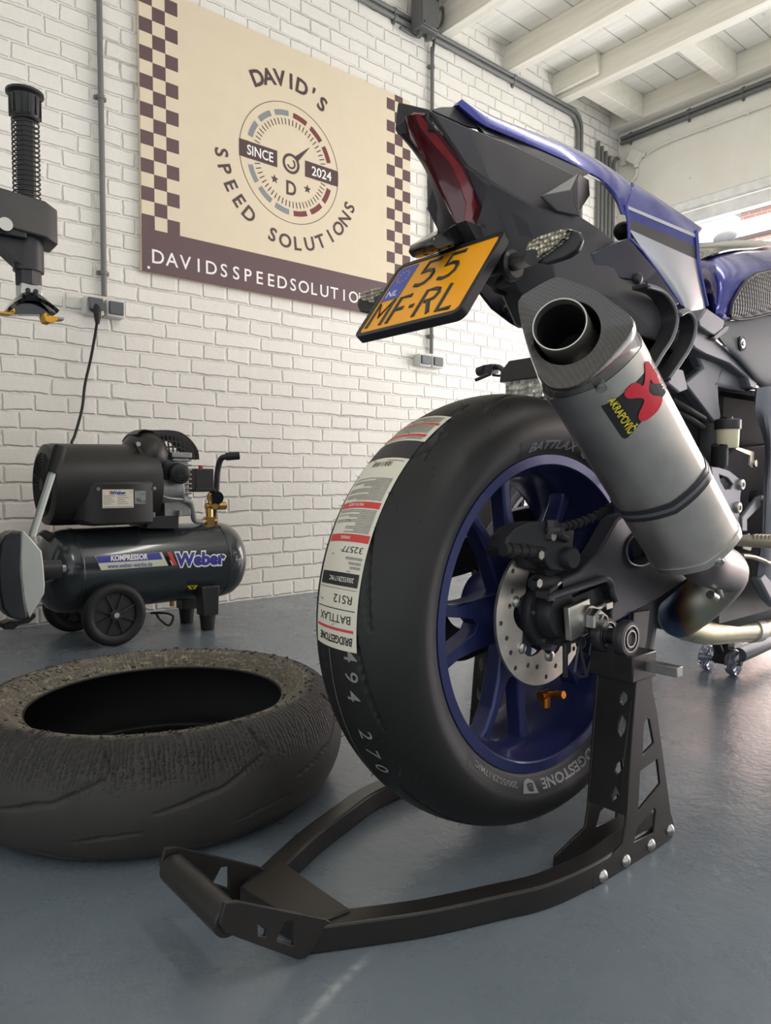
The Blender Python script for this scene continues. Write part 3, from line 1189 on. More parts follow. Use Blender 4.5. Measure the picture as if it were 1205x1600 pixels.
# plug and cable of the compressor
cxp = at(152, 494, y=WY - 0.085)
ptsc = [at(152, 496, y=WY - 0.085), at(150, 515, y=WY - 0.075), at(142, 560, y=WY - 0.05), at(133, 600, y=WY - 0.04), at(128, 640, y=WY - 0.04), at(117, 680, y=WY - 0.05), at(112, 692, y=WY - 0.07), at(112, 712, y=WY - 0.10), at(112, 740, y=WY - 0.10)]
t = thing('compressor_cable', 'black cable hanging from the wall socket down behind the compressor motor', 'cable', ptsc[0])
mb = MB(); mb.tube(spline(ptsc, 6), 0.0055, 10); mb.build('cable', M['rubber'], t)
mb = MB(); mb.tube([cxp + Vector((0, 0.045, 0.038)), cxp + Vector((0, 0.02, 0.036)), cxp + Vector((0, 0.0, 0.02)), cxp + Vector((0, -0.001, -0.012)), cxp + Vector((0, 0.0, -0.03))], [0.019, 0.019, 0.015, 0.011, 0.007], 14)
mb.build('plug', M['rubber'], t)

# ---------------------------------------------------------------- wall sign
SY = 2.92
sx_l, sx_r = 1.188, 2.652
sz_b, sz_t = 1.396, 2.546
t = thing('wall_sign', 'cream and plum sign board with checkered sides and a round gauge emblem', 'sign', ((sx_l + sx_r) / 2, WY, sz_b))
mb = MB(); mb.box2((sx_l, SY, sz_b), (sx_r, WY - 0.002, sz_t))
mb.build('board', M['cream'], t, bevel=0.0015)
band = at(221.8, 345.5, y=SY).z
band = (band + at(598.9, 448.5, y=SY).z) / 2
mb = MB(); mb.box2((sx_l - 0.0005, SY - 0.0006, sz_b - 0.0005), (sx_r + 0.0005, SY + 0.002, band))
bnd = mb.build('lower_band', M['plum'], t)
cw = 0.0545
zs_ = band
ch = 0.0555
for side in (0, 1):
    mb = MB()
    for c3 in range(3):
        x0 = sx_l + c3 * cw if side == 0 else sx_r - 3 * cw + c3 * cw
        k = 0
        z_ = band - 0.0
        while z_ < sz_t - 0.001:
            if (k + (1 if c3 == 1 else 0)) % 2 == 0:
                mb.box2((x0, SY - 0.0006, z_), (x0 + cw, SY + 0.001, min(z_ + ch, sz_t)))
            z_ += ch
            k += 1
    mb.build('checker_pattern', M['plum'], t)
G = Vector((1.9043, SY - 0.0012, 2.018))


def sg(u, v):
    return G + X * u + Z * v


def ring_seg(mb, r0, r1, a0, a1, mi=0, n=6):
    pts = [sg(r1 * math.cos(a0 + (a1 - a0) * i / n), r1 * math.sin(a0 + (a1 - a0) * i / n)) for i in range(n + 1)]
    pts += [sg(r0 * math.cos(a1 + (a0 - a1) * i / n), r0 * math.sin(a1 + (a0 - a1) * i / n)) for i in range(n + 1)]
    k = len(mb.v)
    m_ = len(pts)
    mb.v += pts
    for i in range(n):
        mb.f.append((k + i, k + i + 1, k + m_ - 2 - i, k + m_ - 1 - i))
        mb.m.append(mi)


mb = MB()
for i in range(60):
    ring_seg(mb, 0.269, 0.2715, 2 * PI * i / 60, 2 * PI * (i + 1) / 60, n=2)
for i in range(60):
    a_ = 2 * PI * (i + 0.5) / 60
    if abs(math.degrees(a_) % 180) < 13 or abs(math.degrees(a_) % 180) > 167:
        continue
    ring_seg(mb, 0.172, 0.200, a_ - 0.011, a_ + 0.011, n=1)
for i in range(40):
    ring_seg(mb, 0.034, 0.046, 2 * PI * i / 40, 2 * PI * (i + 1) / 40, n=2)
for i in range(20):
    a0 = R(200) + R(220) * i / 20
    a1 = R(200) + R(220) * (i + 1) / 20
    ring_seg(mb, 0.016, 0.024, a0, a1, n=1)
d = Vector((0.707, 0.707))
pn = Vector((-0.707, 0.707))
mb.add([sg(*(d * 0.044 + pn * 0.012)), sg(*(d * 0.044 - pn * 0.012)), sg(*(d * 0.145 - pn * 0.001)), sg(*(d * 0.145 + pn * 0.001))], [(0, 1, 2, 3)])
put_text(mb, 'D', lambda u, v: sg(u * 0.9, v - 0.112), 0.062, bold=0.02)
for sx_ in (-0.09, 0.09):
    pts = []
    for k in range(10):
        rr = 0.021 if k % 2 == 0 else 0.009
        pts.append(sg(sx_ + rr * math.sin(PI * k / 5), -0.093 + rr * math.cos(PI * k / 5)))
    mb.add(pts + [sg(sx_, -0.093)], [(k, (k + 1) % 10, 10) for k in range(10)])


def arc_text(mb, s, r, a0, a1, h, inward=False, bold=0.015):
    """letters spread along a circle between two angles (degrees) in reading order"""
    n = len(s)
    for i, chh in enumerate(s):
        if chh == ' ':
            continue
        a_ = R(a0 + (a1 - a0) * i / (n - 1))
        c_ = Vector((math.cos(a_), math.sin(a_))) * r
        up_ = Vector((math.cos(a_), math.sin(a_))) * (-1 if inward else 1)
        ri_ = Vector((up_.y, -up_.x))
        put_text(mb, chh, lambda u, v: sg(*(c_ + ri_ * u + up_ * v)), h, bold=bold)


arc_text(mb, "DAVID'S", 0.374, 118, 61.5, 0.066, bold=0.03)
arc_text(mb, 'SPEED SOLUTIONS', 0.360, 188, 341, 0.060, inward=True, bold=0.02)
mb.build('emblem', M['plum_dark'], t)
mb = MB()
for i in range(7):
    a_ = R(90 + 12.9 + 25.7 * i)
    ring_seg(mb, 0.212, 0.236, a_ - R(9.6), a_ + R(9.6))
mb.build('gauge_arc', M['gauge_grey'], t, label='blue-grey dashed arc of the gauge')
mb = MB()
for i in range(7):
    a_ = R(90 - 12.9 - 25.7 * i)
    ring_seg(mb, 0.212, 0.236, a_ - R(9.6), a_ + R(9.6))
mb.build('gauge_arc', M['gauge_red'], t, label='dark red dashed arc of the gauge')
for (u0, u1, s_, uu) in ((-0.271, -0.076, 'SINCE', -0.165), (0.078, 0.268, '2024', 0.172)):
    mb = MB(); mb.box2(sg(u0, -0.037), sg(u1, 0.037) - Y * 0.0006)
    pl = mb.build('name_bar', M['plum_dark'], t)
    mb = MB()
    fit_text(mb, s_, lambda u, v: sg(uu + u, v) - Y * 0.0009, 0.135 if s_ == 'SINCE' else 0.115, 0.042, bold=0.015)
    mb.build('lettering', M['print_white'], pl)
mb = MB()
xa = at(247, 402, y=SY).x; xb_ = at(567, 465, y=SY).x
za = (at(247, 402, y=SY).z + at(567, 465, y=SY).z) / 2 - 0.003
word = 'DAVIDSSPEEDSOLUTIONS'
for i, chh in enumerate(word):
    xx_ = xa + (xb_ - xa) * i / 18
    put_text(mb, chh, lambda u, v: Vector((xx_ + u, SY - 0.0012, za + v)), 0.055, bold=0.008)
mb.build('lettering', M['print_white'], bnd)
mb = MB(); c_ = at(232, 418, y=SY); mb.cyl(c_, c_ - Y * 0.003, 0.006, seg=12); mb.build('screw', M['print_white'], t)
mb = MB(); c_ = at(219, 415, y=SY + 0.01); mb.box((sx_l + 0.002, WY - 0.012, c_.z), (0.012, 0.022, 0.04)); mb.build('spacer', M['cream'], t)
# ---------------------------------------------------------------- tyres
TP = [(.072, .218), (.078, .228), (.086, .236), (.0945, .248), (.0995, .262), (.1005, .272), (.0975, .284), (.091, .294), (.080, .3035), (.065, .312), (.045, .3195), (.022, .3245)]
TPROF = [(-a, b) for a, b in TP] + [(0, .326)] + [(a, b) for a, b in TP[::-1]]
TS = [0.0]
for i in range(1, len(TPROF)):
    TS.append(TS[-1] + math.hypot(TPROF[i][0] - TPROF[i - 1][0], TPROF[i][1] - TPROF[i - 1][1]))
_h = TS[len(TS) // 2]
TS = [q - _h for q in TS]


def tprof(s):
    """(lateral, radius) of the tyre profile at arc length s from the crown"""
    s = max(TS[0], min(TS[-1], s))
    for i in range(len(TS) - 1):
        if s <= TS[i + 1]:
            f = (s - TS[i]) / (TS[i + 1] - TS[i])
            j0, j3 = max(i - 1, 0), min(i + 2, len(TS) - 1)
            p0, p1, p2, p3 = TPROF[j0], TPROF[i], TPROF[i + 1], TPROF[j3]
            out = []
            for k in (0, 1):
                out.append(0.5 * (2 * p1[k] + (p2[k] - p0[k]) * f + (2 * p0[k] - 5 * p1[k] + 4 * p2[k] - p3[k]) * f * f + (3 * p1[k] - p0[k] - 3 * p2[k] + p3[k]) * f ** 3))
            return out
    return TPROF[-1]


def make_tyre(name, fn, m, parent, grooves, nth=720, ns=132, depth=0.004, wid=0.0035, rscale=1.0):
    """fn(theta, lateral, radius) -> world; grooves = polylines of (theta degrees, s, half width)"""
    import numpy as np
    ss = np.linspace(TS[0], TS[-1], ns)
    pr = [tprof(float(s)) for s in ss]
    lat = np.array([p[0] for p in pr]); rad = np.array([p[1] for p in pr])
    th = np.linspace(0, 2 * PI, nth, endpoint=False)
    TH, SS = np.meshgrid(th, ss, indexing='ij')
    cut = np.zeros_like(TH)
    RR = 0.31
    for g in grooves:
        for (a, b) in zip(g[:-1], g[1:]):
            ax_, ay, aw = R(a[0]) * RR, a[1], a[2]
            bx_, by, bw = R(b[0]) * RR, b[1], b[2]
            P = TH * RR
            mid = (ax_ + bx_) / 2
            P = P - np.round((P - mid) / (2 * PI * RR)) * 2 * PI * RR
            dx, dy = bx_ - ax_, by - ay
            L2 = dx * dx + dy * dy
            t_ = np.clip(((P - ax_) * dx + (SS - ay) * dy) / L2, 0, 1)
            D = np.hypot(P - ax_ - t_ * dx, SS - ay - t_ * dy)
            W = aw + (bw - aw) * t_
            c_ = np.clip((W - D) / 0.0012 + 0.5, 0, 1) * depth
            cut = np.maximum(cut, c_)
    LAT = np.broadcast_to(lat, TH.shape); RAD = np.broadcast_to(rad, TH.shape)
    LAT = LAT * (1 - cut / 0.16)
    RAD = (RAD - cut * np.clip((RAD - 0.24) / 0.05, 0, 1)) * rscale
    vs, fs = [], []
    for i in range(nth):
        for k in range(ns):
            vs.append(fn(float(th[i]), float(LAT[i, k]), float(RAD[i, k])))
    # inside of the carcass closes the tube
    inner = [(TPROF[-1][0] - 0.004, TPROF[-1][1] - 0.003), (0.074, 0.245), (0.085, 0.27), (0.075, 0.292), (0.04, 0.308), (0, 0.312), (-0.04, 0.308), (-0.075, 0.292), (-0.085, 0.27), (-0.074, 0.245), (TPROF[0][0] + 0.004, TPROF[0][1] - 0.003)]
    base = len(vs)
    ni = len(inner)
    for i in range(nth):
        for (l_, r_) in inner:
            vs.append(fn(float(th[i]), l_, r_ * rscale))
    o0 = origin_of(parent)
    for i in range(nth):
        j = (i + 1) % nth
        for k in range(ns - 1):
            fs.append((i * ns + k, i * ns + k + 1, j * ns + k + 1, j * ns + k))
        for k in range(ni - 1):
            fs.append((base + i * ni + k, base + i * ni + k + 1, base + j * ni + k + 1, base + j * ni + k))
        fs.append((i * ns + ns - 1, base + i * ni, base + j * ni, j * ns + ns - 1))
        fs.append((i * ns, base + i * ni + ni - 1, base + j * ni + ni - 1, j * ns))
    me = bpy.data.meshes.new(name)
    me.from_pydata([p - o0 for p in vs], [], fs)
    uvl = me.uv_layers.new(name='UVMap')
    for poly in me.polygons:
        for li in poly.loop_indices:
            vi = me.loops[li].vertex_index
            if vi < base:
                i, k = divmod(vi, ns)
                a_ = th[i]
                if a_ == 0 and any(me.loops[l2].vertex_index // ns == nth - 1 for l2 in poly.loop_indices):
                    a_ = 2 * PI
                uvl.data[li].uv = (a_ * RR, ss[k])
            else:
                uvl.data[li].uv = (0, 0)
    bm = bmesh.new(); bm.from_mesh(me); bmesh.ops.recalc_face_normals(bm, faces=bm.faces); bm.to_mesh(me); bm.free()
    me.polygons.foreach_set('use_smooth', [True] * len(me.polygons))
    me.materials.append(m)
    me.materials.append(M['liner'])
    for poly in me.polygons:
        if all(v >= base for v in poly.vertices):
            poly.material_index = 1
    o = bpy.data.objects.new(name, me)
    COL.objects.link(o)
    o.parent = parent
    return o


# ---------------------------------------------------------------- worn tyre lying on the floor
UC = Vector((0.536, 1.272, 0.0))
UH = 0.178
t = thing('used_tyre', 'worn black motorcycle tyre with a torn shoulder lying flat on the floor', 'tyre', UC)
US = 1.005


def ut(th, l, r):
    # lateral axis upright: negative lateral is the upper bead
    zz = UH / 2 - l * (UH / 2 / 0.1005) * 1.0
    r *= 1.025
    return Vector((UC.x + r * math.cos(th), UC.y + r * math.sin(th), zz + 0.0005))


gr = []
for k in range(9):
    a0 = 40 * k + 6
    gr.append([(a0, 0.005, .0012), (a0 + 7, -0.004, .0035), (a0 + 12, -0.013, .0045), (a0 + 16, -0.016, .0025), (a0 + 22, -0.034, .0028), (a0 + 28, -0.052, .0010)])
    gr.append([(a0 + 20, 0.048, .0008), (a0 + 27, 0.040, .0022), (a0 + 37, 0.034, .0012)])
    gr.append([(a0 + 30, -0.060, .0022), (a0 + 28, -0.082, .0026), (a0 + 27, -0.100, .001)])
    gr.append([(a0 + 8, 0.075, .0008), (a0 + 15, 0.088, .0020), (a0 + 22, 0.095, .0008)])
ty = make_tyre('tread_and_sidewall', ut, M['tyre_worn'], t, gr, nth=640, ns=132)
mb = MB()


def used_side(th, r):
    # point on the upper side wall at this radius
    best = min(range(len(TPROF) // 2), key=lambda i: abs(TPROF[i][1] - r))
    for i in range(5):
        (l0, r0), (l1, r1) = TPROF[i], TPROF[i + 1]
        if r0 <= r <= r1:
            f = (r - r0) / (r1 - r0)
            return ut(th, l0 + (l1 - l0) * f - 0.0006, r)
    return ut(th, TPROF[best][0] - 0.0006, r)


word = 'BRIDGESTONE'
for i, chh in enumerate(word):
    a_ = R(143 - 3.6 * i)
    put_text(mb, chh, lambda u, v: used_side(a_ - u / 0.25, 0.249 + v), 0.014, bold=0.03, wide=0.8)
mb.build('raised_lettering', M['rubber'], t, label='dark raised brand lettering on the dusty side wall')
# torn rubber crumbs along the worn shoulder and the bead
mb = MB()
rr_ = random.Random(3)
for i in range(420):
    a_ = rr_.uniform(0, 2 * PI)
    s_ = rr_.choice((-0.134, -0.128, -0.120, -0.176)) + rr_.uniform(-0.003, 0.003)
    l_, r_ = tprof(s_)
    p = ut(a_, l_, r_)
    e = 0.0012 + 0.0022 * rr_.random() ** 2
    mb.box(p, (e * rr_.uniform(0.7, 2.4), e * rr_.uniform(0.7, 2.0), e * rr_.uniform(0.8, 2.2)), Matrix.Rotation(rr_.uniform(0, 3), 3, 'Z') @ Matrix.Rotation(rr_.uniform(-0.6, 0.6), 3, 'X'))
o = mb.build('rubber_crumbs', M['tyre_worn'], t, weld=False)
o['kind'] = 'stuff'

# ---------------------------------------------------------------- air compressor
CY, CZ, CR = 2.56, 0.245, 0.143
cx0, cx1 = 0.665, 1.412
t = thing('air_compressor', 'dark grey air compressor on two wheels against the brick wall', 'compressor', ((cx0 + cx1) / 2, CY, 0))
prof = [(0.0, 0.0), (0.03, 0.001), (0.07, 0.007), (0.10, 0.02), (0.122, 0.038), (0.135, 0.058), (0.141, 0.08), (CR, 0.10)]
L_ = cx1 - cx0
full = prof + [(CR, 0.105), (CR + 0.0018, 0.107), (CR + 0.0018, 0.113), (CR, 0.115)] + [(CR, L_ - 0.115), (CR + 0.0018, L_ - 0.113), (CR + 0.0018, L_ - 0.107), (CR, L_ - 0.105)] + [(a, L_ - b) for a, b in prof[::-1]]
mb = MB(); mb.lathe(full, (cx0, CY, CZ), X, 72)
tank = mb.build('air_tank', M['tank_green'], t, angle=30)
bv = tree_of(mb)


def decal(mbx, bvh, quad, nu=10, nv=6, mi=0, lift=0.0008):
    rows = []
    for j in range(nv + 1):
        row = []
        for i in range(nu + 1):
            p = onto(bvh, *bilin(quad, i / nu, j / nv), lift=lift)
            if p is None:
                return
            row.append(p)
        rows.append(row)
    mbx.grid(rows, mi)


def decal_text(mbx, bvh, s, quad, mi=0, lift=0.0012, **kw):
    """letters stretched over a quad of the photograph and laid on the surface"""
    vs, fs = txt(s, 1.0, **kw)
    x0, x1 = min(v[0] for v in vs), max(v[0] for v in vs)
    y0, y1 = min(v[1] for v in vs), max(v[1] for v in vs)
    px = [bilin(quad, (u - x0) / (x1 - x0), 1 - (v - y0) / (y1 - y0)) for u, v in vs]
    v2, f2_ = fine_tris(px, fs, 3.0)
    out = []
    for q in v2:
        p = onto(bvh, q.x, q.y, lift=lift)
        if p is None:
            return
        out.append(p)
    mbx.add(out, f2_, mi)


# company strip on the tank
mb = MB(); decal(mb, bv, [(148, 869), (253, 863), (274, 883), (158, 891)], mi=0)
dec = mb.build('maker_decal', M['weber_cream'], tank, label='blue and cream maker decal')
q_ = MB()
decal(q_, bv, [(149, 869.5), (249, 863.5), (254, 874), (153, 880)], mi=0, lift=0.0012)
decal_text(q_, bv, 'www.weber-werke.de', [(168, 881), (238, 877.5), (238, 884.5), (168, 888.5)], 0, lift=0.0014, bold=0.01)
decal_text(q_, bv, 'Weber', [(274, 864), (352, 861), (352, 882), (274, 885.5)], 0, lift=0.0019, bold=0.05)
decal_text(q_, bv, 'KOMPRESSOR', [(173, 868), (231, 865), (231, 874), (173, 877)], 1, lift=0.0018, bold=0.04)
decal(q_, bv, [(253, 863), (259, 862.6), (269, 883.4), (263, 883.8)], mi=2, nu=3, lift=0.0012)
decal(q_, bv, [(261, 862.6), (267, 862.2), (277, 882.8), (271, 883.2)], mi=3, nu=3, lift=0.0012)
decal_text(q_, bv, 'Weber', [(272, 862), (354, 858.5), (354, 884.5), (272, 888)], 1, lift=0.0014, bold=0.11)
# the maker's strip is one printed foil: keep its colours in one mesh under the tank
o = q_.build('maker_print', [M['weber_blue'], M['print_white'], M['black_gloss'], M['ink_red']], tank, weld=False)
q_ = MB()
decal(q_, bv, [(292, 908), (309, 907), (309, 913), (292, 914)], mi=0, nu=3, nv=2)
decal(q_, bv, [(292, 915), (309, 914), (305, 920.5), (297, 921)], mi=1, nu=3, nv=2)
decal_text(q_, bv, 'V', [(297, 915), (304, 914.6), (304, 920), (297, 920.4)], 0, lift=0.0014, bold=0.05)
q_.build('guarantee_sticker', [M['ink_black'], M['akra_yellow']], tank)
# motor shroud
mz, my, mr = 0.535, 2.545, 0.136
mx0, mx1 = 0.69, 1.045
mb = MB()
mb.lathe([(0.0, 0.0), (mr * 0.86, 0.0), (mr * 0.97, 0.008), (mr, 0.03), (mr, 0.12), (mr * 1.02, 0.22), (mr * 1.03, 0.30), (mr * 1.0, mx1 - mx0), (0.0, mx1 - mx0)], (mx0, my, mz), X, 56)
shroud = mb.build('motor_shroud', M['comp_black'], t, angle=40)
# box side of the shroud that carries the labels
f0 = at(147, 762, y=my - mr - 0.006); f1 = at(241, 815, y=my - mr - 0.006)
xq0, xq1 = f0.x, f1.x
mb = MB()
rings = []
for xx_, yy_, ztop, zbot in ((xq0 - 0.05, my - mr * 0.80, mz - 0.03, mz - 0.115), (xq0, my - mr - 0.006, mz + 0.008, mz - 0.134), (xq1 - 0.01, my - mr - 0.010, mz + 0.012, mz - 0.134), (xq1, my - mr - 0.004, mz + 0.012, mz - 0.13)):
    rings.append([Vector((xx_, yy_, ztop)), Vector((xx_, yy_, zbot)), Vector((xx_, my, zbot - 0.004)), Vector((xx_, my, ztop + 0.03))])
mb.loft(rings)
pan = mb.build('label_panel', M['comp_black'], t, bevel=0.008)
yl = my - mr - 0.0112


def lbl(px, py):
    return at(px, py, y=yl)


mb = MB()
a, b = lbl(160, 765), lbl(209, 793)
mb.box2((a.x, yl, b.z), (b.x, yl + 0.008, a.z), 0)
put_text(mb, 'Weber', lambda u, v: Vector(((a.x + b.x) / 2 + 0.002 + u, yl - 0.0006, a.z - 0.0105 + v)), 0.011, mi=1, bold=0.04)
for k in range(2):
    xk = (a.x + b.x) / 2 - 0.029 + 0.004 * k
    mb.add([Vector((xk, yl - 0.0006, a.z - 0.005)), Vector((xk + 0.003, yl - 0.0006, a.z - 0.005)), Vector((xk + 0.006, yl - 0.0006, a.z - 0.016)), Vector((xk + 0.003, yl - 0.0006, a.z - 0.016))], [(0, 1, 2, 3)], 3)
put_text(mb, 'CE', lambda u, v: Vector((b.x - 0.008 + u, yl - 0.0006, a.z - 0.008 + v)), 0.005, mi=2)
for row in range(5):
    for cl in range(2):
        xk = a.x + 0.004 + cl * 0.045
        zk = a.z - 0.022 - row * 0.0065
        mb.box2((xk, yl - 0.0006, zk), (xk + (0.036 - 0.006 * ((row * 2 + cl) % 3)), yl, zk + 0.0022), 2)
mb.box2((a.x + 0.003, yl - 0.0006, b.z + 0.0025), (b.x - 0.003, yl, b.z + 0.005), 2)
mb.build('rating_plate', [M['sticker'], M['weber_blue'], M['ink_grey'], M['ink_red']], pan, label='white rating plate')
mb = MB()
a, b = lbl(210.5, 767), lbl(228, 787)
mb.box2((a.x, yl, b.z), (b.x, yl + 0.008, a.z), 0)
put_text(mb, '96', lambda u, v: Vector((a.x + 0.014 + u, yl - 0.0006, b.z + 0.012 + v)), 0.015, mi=1, wide=0.85)
put_text(mb, 'dB', lambda u, v: Vector((b.x - 0.006 + u, yl - 0.0006, b.z + 0.008 + v)), 0.006, mi=1)
put_text(mb, 'Lwa', lambda u, v: Vector((b.x - 0.011 + u, yl - 0.0006, a.z - 0.010 + v)), 0.006, mi=1)
mb.build('noise_label', [M['gauge_grey'], M['ink_black']], pan, label='grey noise label reading 96 dB')
# fan end with louvres
mb = MB()
cfan = Vector((mx0 - 0.001, my, mz))
for k in range(10):
    r_ = 0.022 + 0.009 * k
    mb.tube(circle(cfan, Y, Z, r_, 40), 0.0022, 6, closed=True)
for k in range(16):
    a_ = 2 * PI * k / 16
    d = Y * math.cos(a_) + Z * math.sin(a_)
    mb.tube([cfan + d * 0.02 - X * 0.001, cfan + d * 0.106 - X * 0.001], 0.0016, 6)
mb.cyl(cfan + X * 0.002, cfan - X * 0.004, 0.02, seg=24)
mb.build('fan_grille', M['grid_dark'], shroud)
for (px_, py_) in ((153, 764), (241, 763)):
    c_ = at(px_, py_, y=yl + 0.004)
    mb = MB(); mb.cyl(c_ + Y * 0.01, c_ - Y * 0.004, 0.008, 0.006, seg=14); mb.build('bolt', M['zinc'], shroud)
# finned fan cover over the pump
xc0 = at(213, 700, y=2.5).x
mb = MB()
prof_c = []
for (px_, py_) in ((210, 680), (219, 673), (235, 674), (262, 674), (280, 678), (295, 690), (304, 704), (306, 718)):
    p = at(px_, py_, y=2.52); prof_c.append((p.x, p.z))
rows = []
for (yy_, dz) in ((2.499, -0.001), (2.515, 0.0), (2.56, 0.0), (2.60, -0.004), (2.63, -0.02)):
    rows.append([Vector((x_, yy_, z_ + dz)) for x_, z_ in prof_c])
mb.sheet(smooth_rows(rows, 3), 0.004)
dome = at(225, 712, y=2.555)
mb.sphere(dome, at(225, 672, y=2.555).z - dome.z, 32, 18, sc=(0.85, 1.25, 1.0))
cover = mb.build('pump_cover', M['comp_black'], t)
# slotted front face of the cover
yv = 2.498
poly = [at(px_, py_, y=yv) for px_, py_ in ((226, 678), (262, 675), (280, 679), (295, 691), (304, 705), (306, 719), (301, 717), (268, 719), (252, 725), (247, 727))]
def lerp_tab(tab, x_):
    for (xa_, ya_), (xb2, yb2) in zip(tab, tab[1:]):
        if x_ <= xb2:
            return ya_ + (yb2 - ya_) * (x_ - xa_) / (xb2 - xa_)
    return tab[-1][1]


TOPT = [(226, 679), (262, 676), (280, 680), (292, 690), (303, 705)]
BOTT = [(226, 690), (246, 726), (252, 724), (268, 718), (303, 717)]
holes = []
for k in range(11):
    xa_ = 231 + 6.3 * k
    for (fa, fb) in ((0.08, 0.25), (0.30, 0.48), (0.54, 0.72), (0.78, 0.94)):
        sl = 5.0
        xs_, xe_ = xa_ + fa * sl, xa_ + fb * sl
        t_l, b_l = lerp_tab(TOPT, xs_), max(lerp_tab(BOTT, xs_), 700)
        t_r, b_r = lerp_tab(TOPT, xs_ + 4.2), max(lerp_tab(BOTT, xs_ + 4.2), 700)
        if b_l - t_l < 12:
            continue
        if lerp_tab(BOTT, xs_) < t_l + (b_l - t_l) * fb + 1:
            continue
        holes.append([at(xs_, t_l + (b_l - t_l) * fa, y=yv), at(xs_ + 4.2, t_r + (b_r - t_r) * fa, y=yv), at(xe_ + 4.2, t_r + (b_r - t_r) * fb, y=yv), at(xe_, t_l + (b_l - t_l) * fb, y=yv)])
mb = MB(); mb.prism([poly] + holes, (0, 0.004, 0))
mb.build('vent_grille', M['black'], cover, label='slotted black vent grille')
mb = MB(); mb.prism([[at(px_, py_, y=2.452) for px_, py_ in ((207, 690), (212, 691), (236, 720), (232, 725), (226, 722))]], (0, 0.012, 0))
fl = mb.build('cover_flange', M['comp_black'], cover, bevel=0.003)
for (px_, py_) in ((216, 694), (228.5, 717)):
    c_ = at(px_, py_, y=2.451)
    mb = MB(); mb.cyl(c_ + Y * 0.006, c_ - Y * 0.003, 0.008, seg=14); mb.build('bolt', M['zinc'], fl)
# pump body, cylinders
pc = at(262, 760, y=2.55)
mb = MB()
mb.cyl((pc.x - 0.06, my, mz - 0.02), (pc.x + 0.03, my, mz - 0.02), 0.075, seg=28)
mb.box((pc.x + 0.0, my, mz - 0.09), (0.10, 0.16, 0.05))
for k in range(9):
    mb.box((pc.x + 0.028, my - 0.005, mz - 0.05 + k * 0.017), (0.075, 0.11, 0.007))
mb.box((pc.x + 0.028, my - 0.005, mz + 0.02), (0.058, 0.09, 0.15))
mb.box((pc.x + 0.028, my - 0.005, mz + 0.105), (0.078, 0.11, 0.02))
mb.build('pump_block', M['cast_alu'], t, bevel=0.003)
# air filters
for (px_, py_, yy_) in ((283, 741, 2.43), (262, 735, 2.47)):
    c_ = at(px_, py_, y=yy_)
    mb = MB()
    mb.lathe([(0.0, 0.0), (0.012, 0.0), (0.030, 0.001), (0.036, 0.006), (0.037, 0.05), (0.033, 0.055), (0.018, 0.056), (0.016, 0.075), (0.0, 0.075)], c_, (0.10, 1, 0.12), 28)
    for r_ in (0.012, 0.02, 0.027):
        mb.tube(circle(c_ - Y * 0.0005, X, Z, r_, 24), 0.0013, 6, closed=True)
    mb.build('air_filter', M['black'], t)
# discharge pipe
pts = spline([at(246, 746, y=2.47), at(247, 765, y=2.46), at(254, 775, y=2.45), at(266, 779, y=2.45), at(285, 781, y=2.45), at(297, 785, y=2.46), at(301, 800, y=2.48), at(304, 813, y=2.50), at(318, 816, y=2.52)], 6)
mb = MB(); mb.tube(pts, 0.0055, 12); mb.build('discharge_pipe', M['steel'], t)
pts = spline([at(286, 781, y=2.449), at(297, 785, y=2.459), at(301, 800, y=2.479), at(304, 813, y=2.499), at(316, 816, y=2.52)], 6)
mb = MB(); mb.tube(pts, 0.0095, 12); mb.build('pipe_sleeve', M['gauge_grey'], t)
# bracket carrying the pump
mb = MB(); mb.prism([[at(px_, py_, y=2.46) for px_, py_ in ((235, 806), (280, 806), (280, 826), (228, 826))]], (0, 0.16, 0))
br = mb.build('mounting_bracket', M['black_satin'], t, bevel=0.003)
for (px_, py_) in ((239, 803), (281, 801)):
    c_ = at(px_, py_, y=2.455)
    mb = MB(); mb.cyl(c_ - Z * 0.012, c_ + Z * 0.008, 0.009, seg=6); mb.build('bolt', M['zinc'], br)
# pressure switch
a, b = at(306, 732, y=2.53), at(335, 766, y=2.53)
mb = MB(); mb.box2((a.x, 2.53, b.z), (b.x, 2.60, a.z)); psw = mb.build('pressure_switch', M['black_satin'], t, bevel=0.004)
mb = MB(); mb.box2((a.x - 0.004, 2.526, b.z - 0.006), (b.x + 0.003, 2.604, b.z + 0.008)); mb.build('switch_base', M['black'], psw, bevel=0.003)
c_ = at(314, 732, y=2.56)
mb = MB(); mb.cyl((c_.x, 2.56, a.z - 0.002), (c_.x, 2.56, a.z + 0.012), 0.009, seg=16); mb.build('knob', M['red_knob'], psw, label='red switch knob')
# regulator and brass fittings
cf = at(327, 815, y=2.54)
mb = MB(); mb.cyl((cf.x, 2.54, CZ + CR - 0.01), (cf.x, 2.54, cf.z + 0.055), 0.012, seg=12); mb.cyl((cf.x - 0.028, 2.54, cf.z), (cf.x + 0.028, 2.54, cf.z), 0.013, seg=12)
mb.box((cf.x, 2.54, cf.z), (0.03, 0.03, 0.035)); mb.cyl((cf.x, 2.54, CZ + CR - 0.004), (cf.x, 2.54, CZ + CR + 0.01), 0.018, seg=6)
mb.build('brass_fitting', M['brass'], t)
cg = at(331, 791, y=2.53)
mb = MB(); mb.cyl((cg.x - 0.02, 2.54, cg.z), (cg.x + 0.05, 2.54, cg.z), 0.012, seg=12); mb.cyl((cg.x + 0.03, 2.54, cg.z), (cg.x + 0.062, 2.54, cg.z), 0.0155, seg=12); mb.cyl((cg.x, 2.54, cg.z - 0.06), (cg.x, 2.54, cg.z + 0.05), 0.010, seg=12)
mb.cyl((cg.x + 0.0, 2.54, cg.z), (cg.x, 2.50, cg.z), 0.011, seg=12)
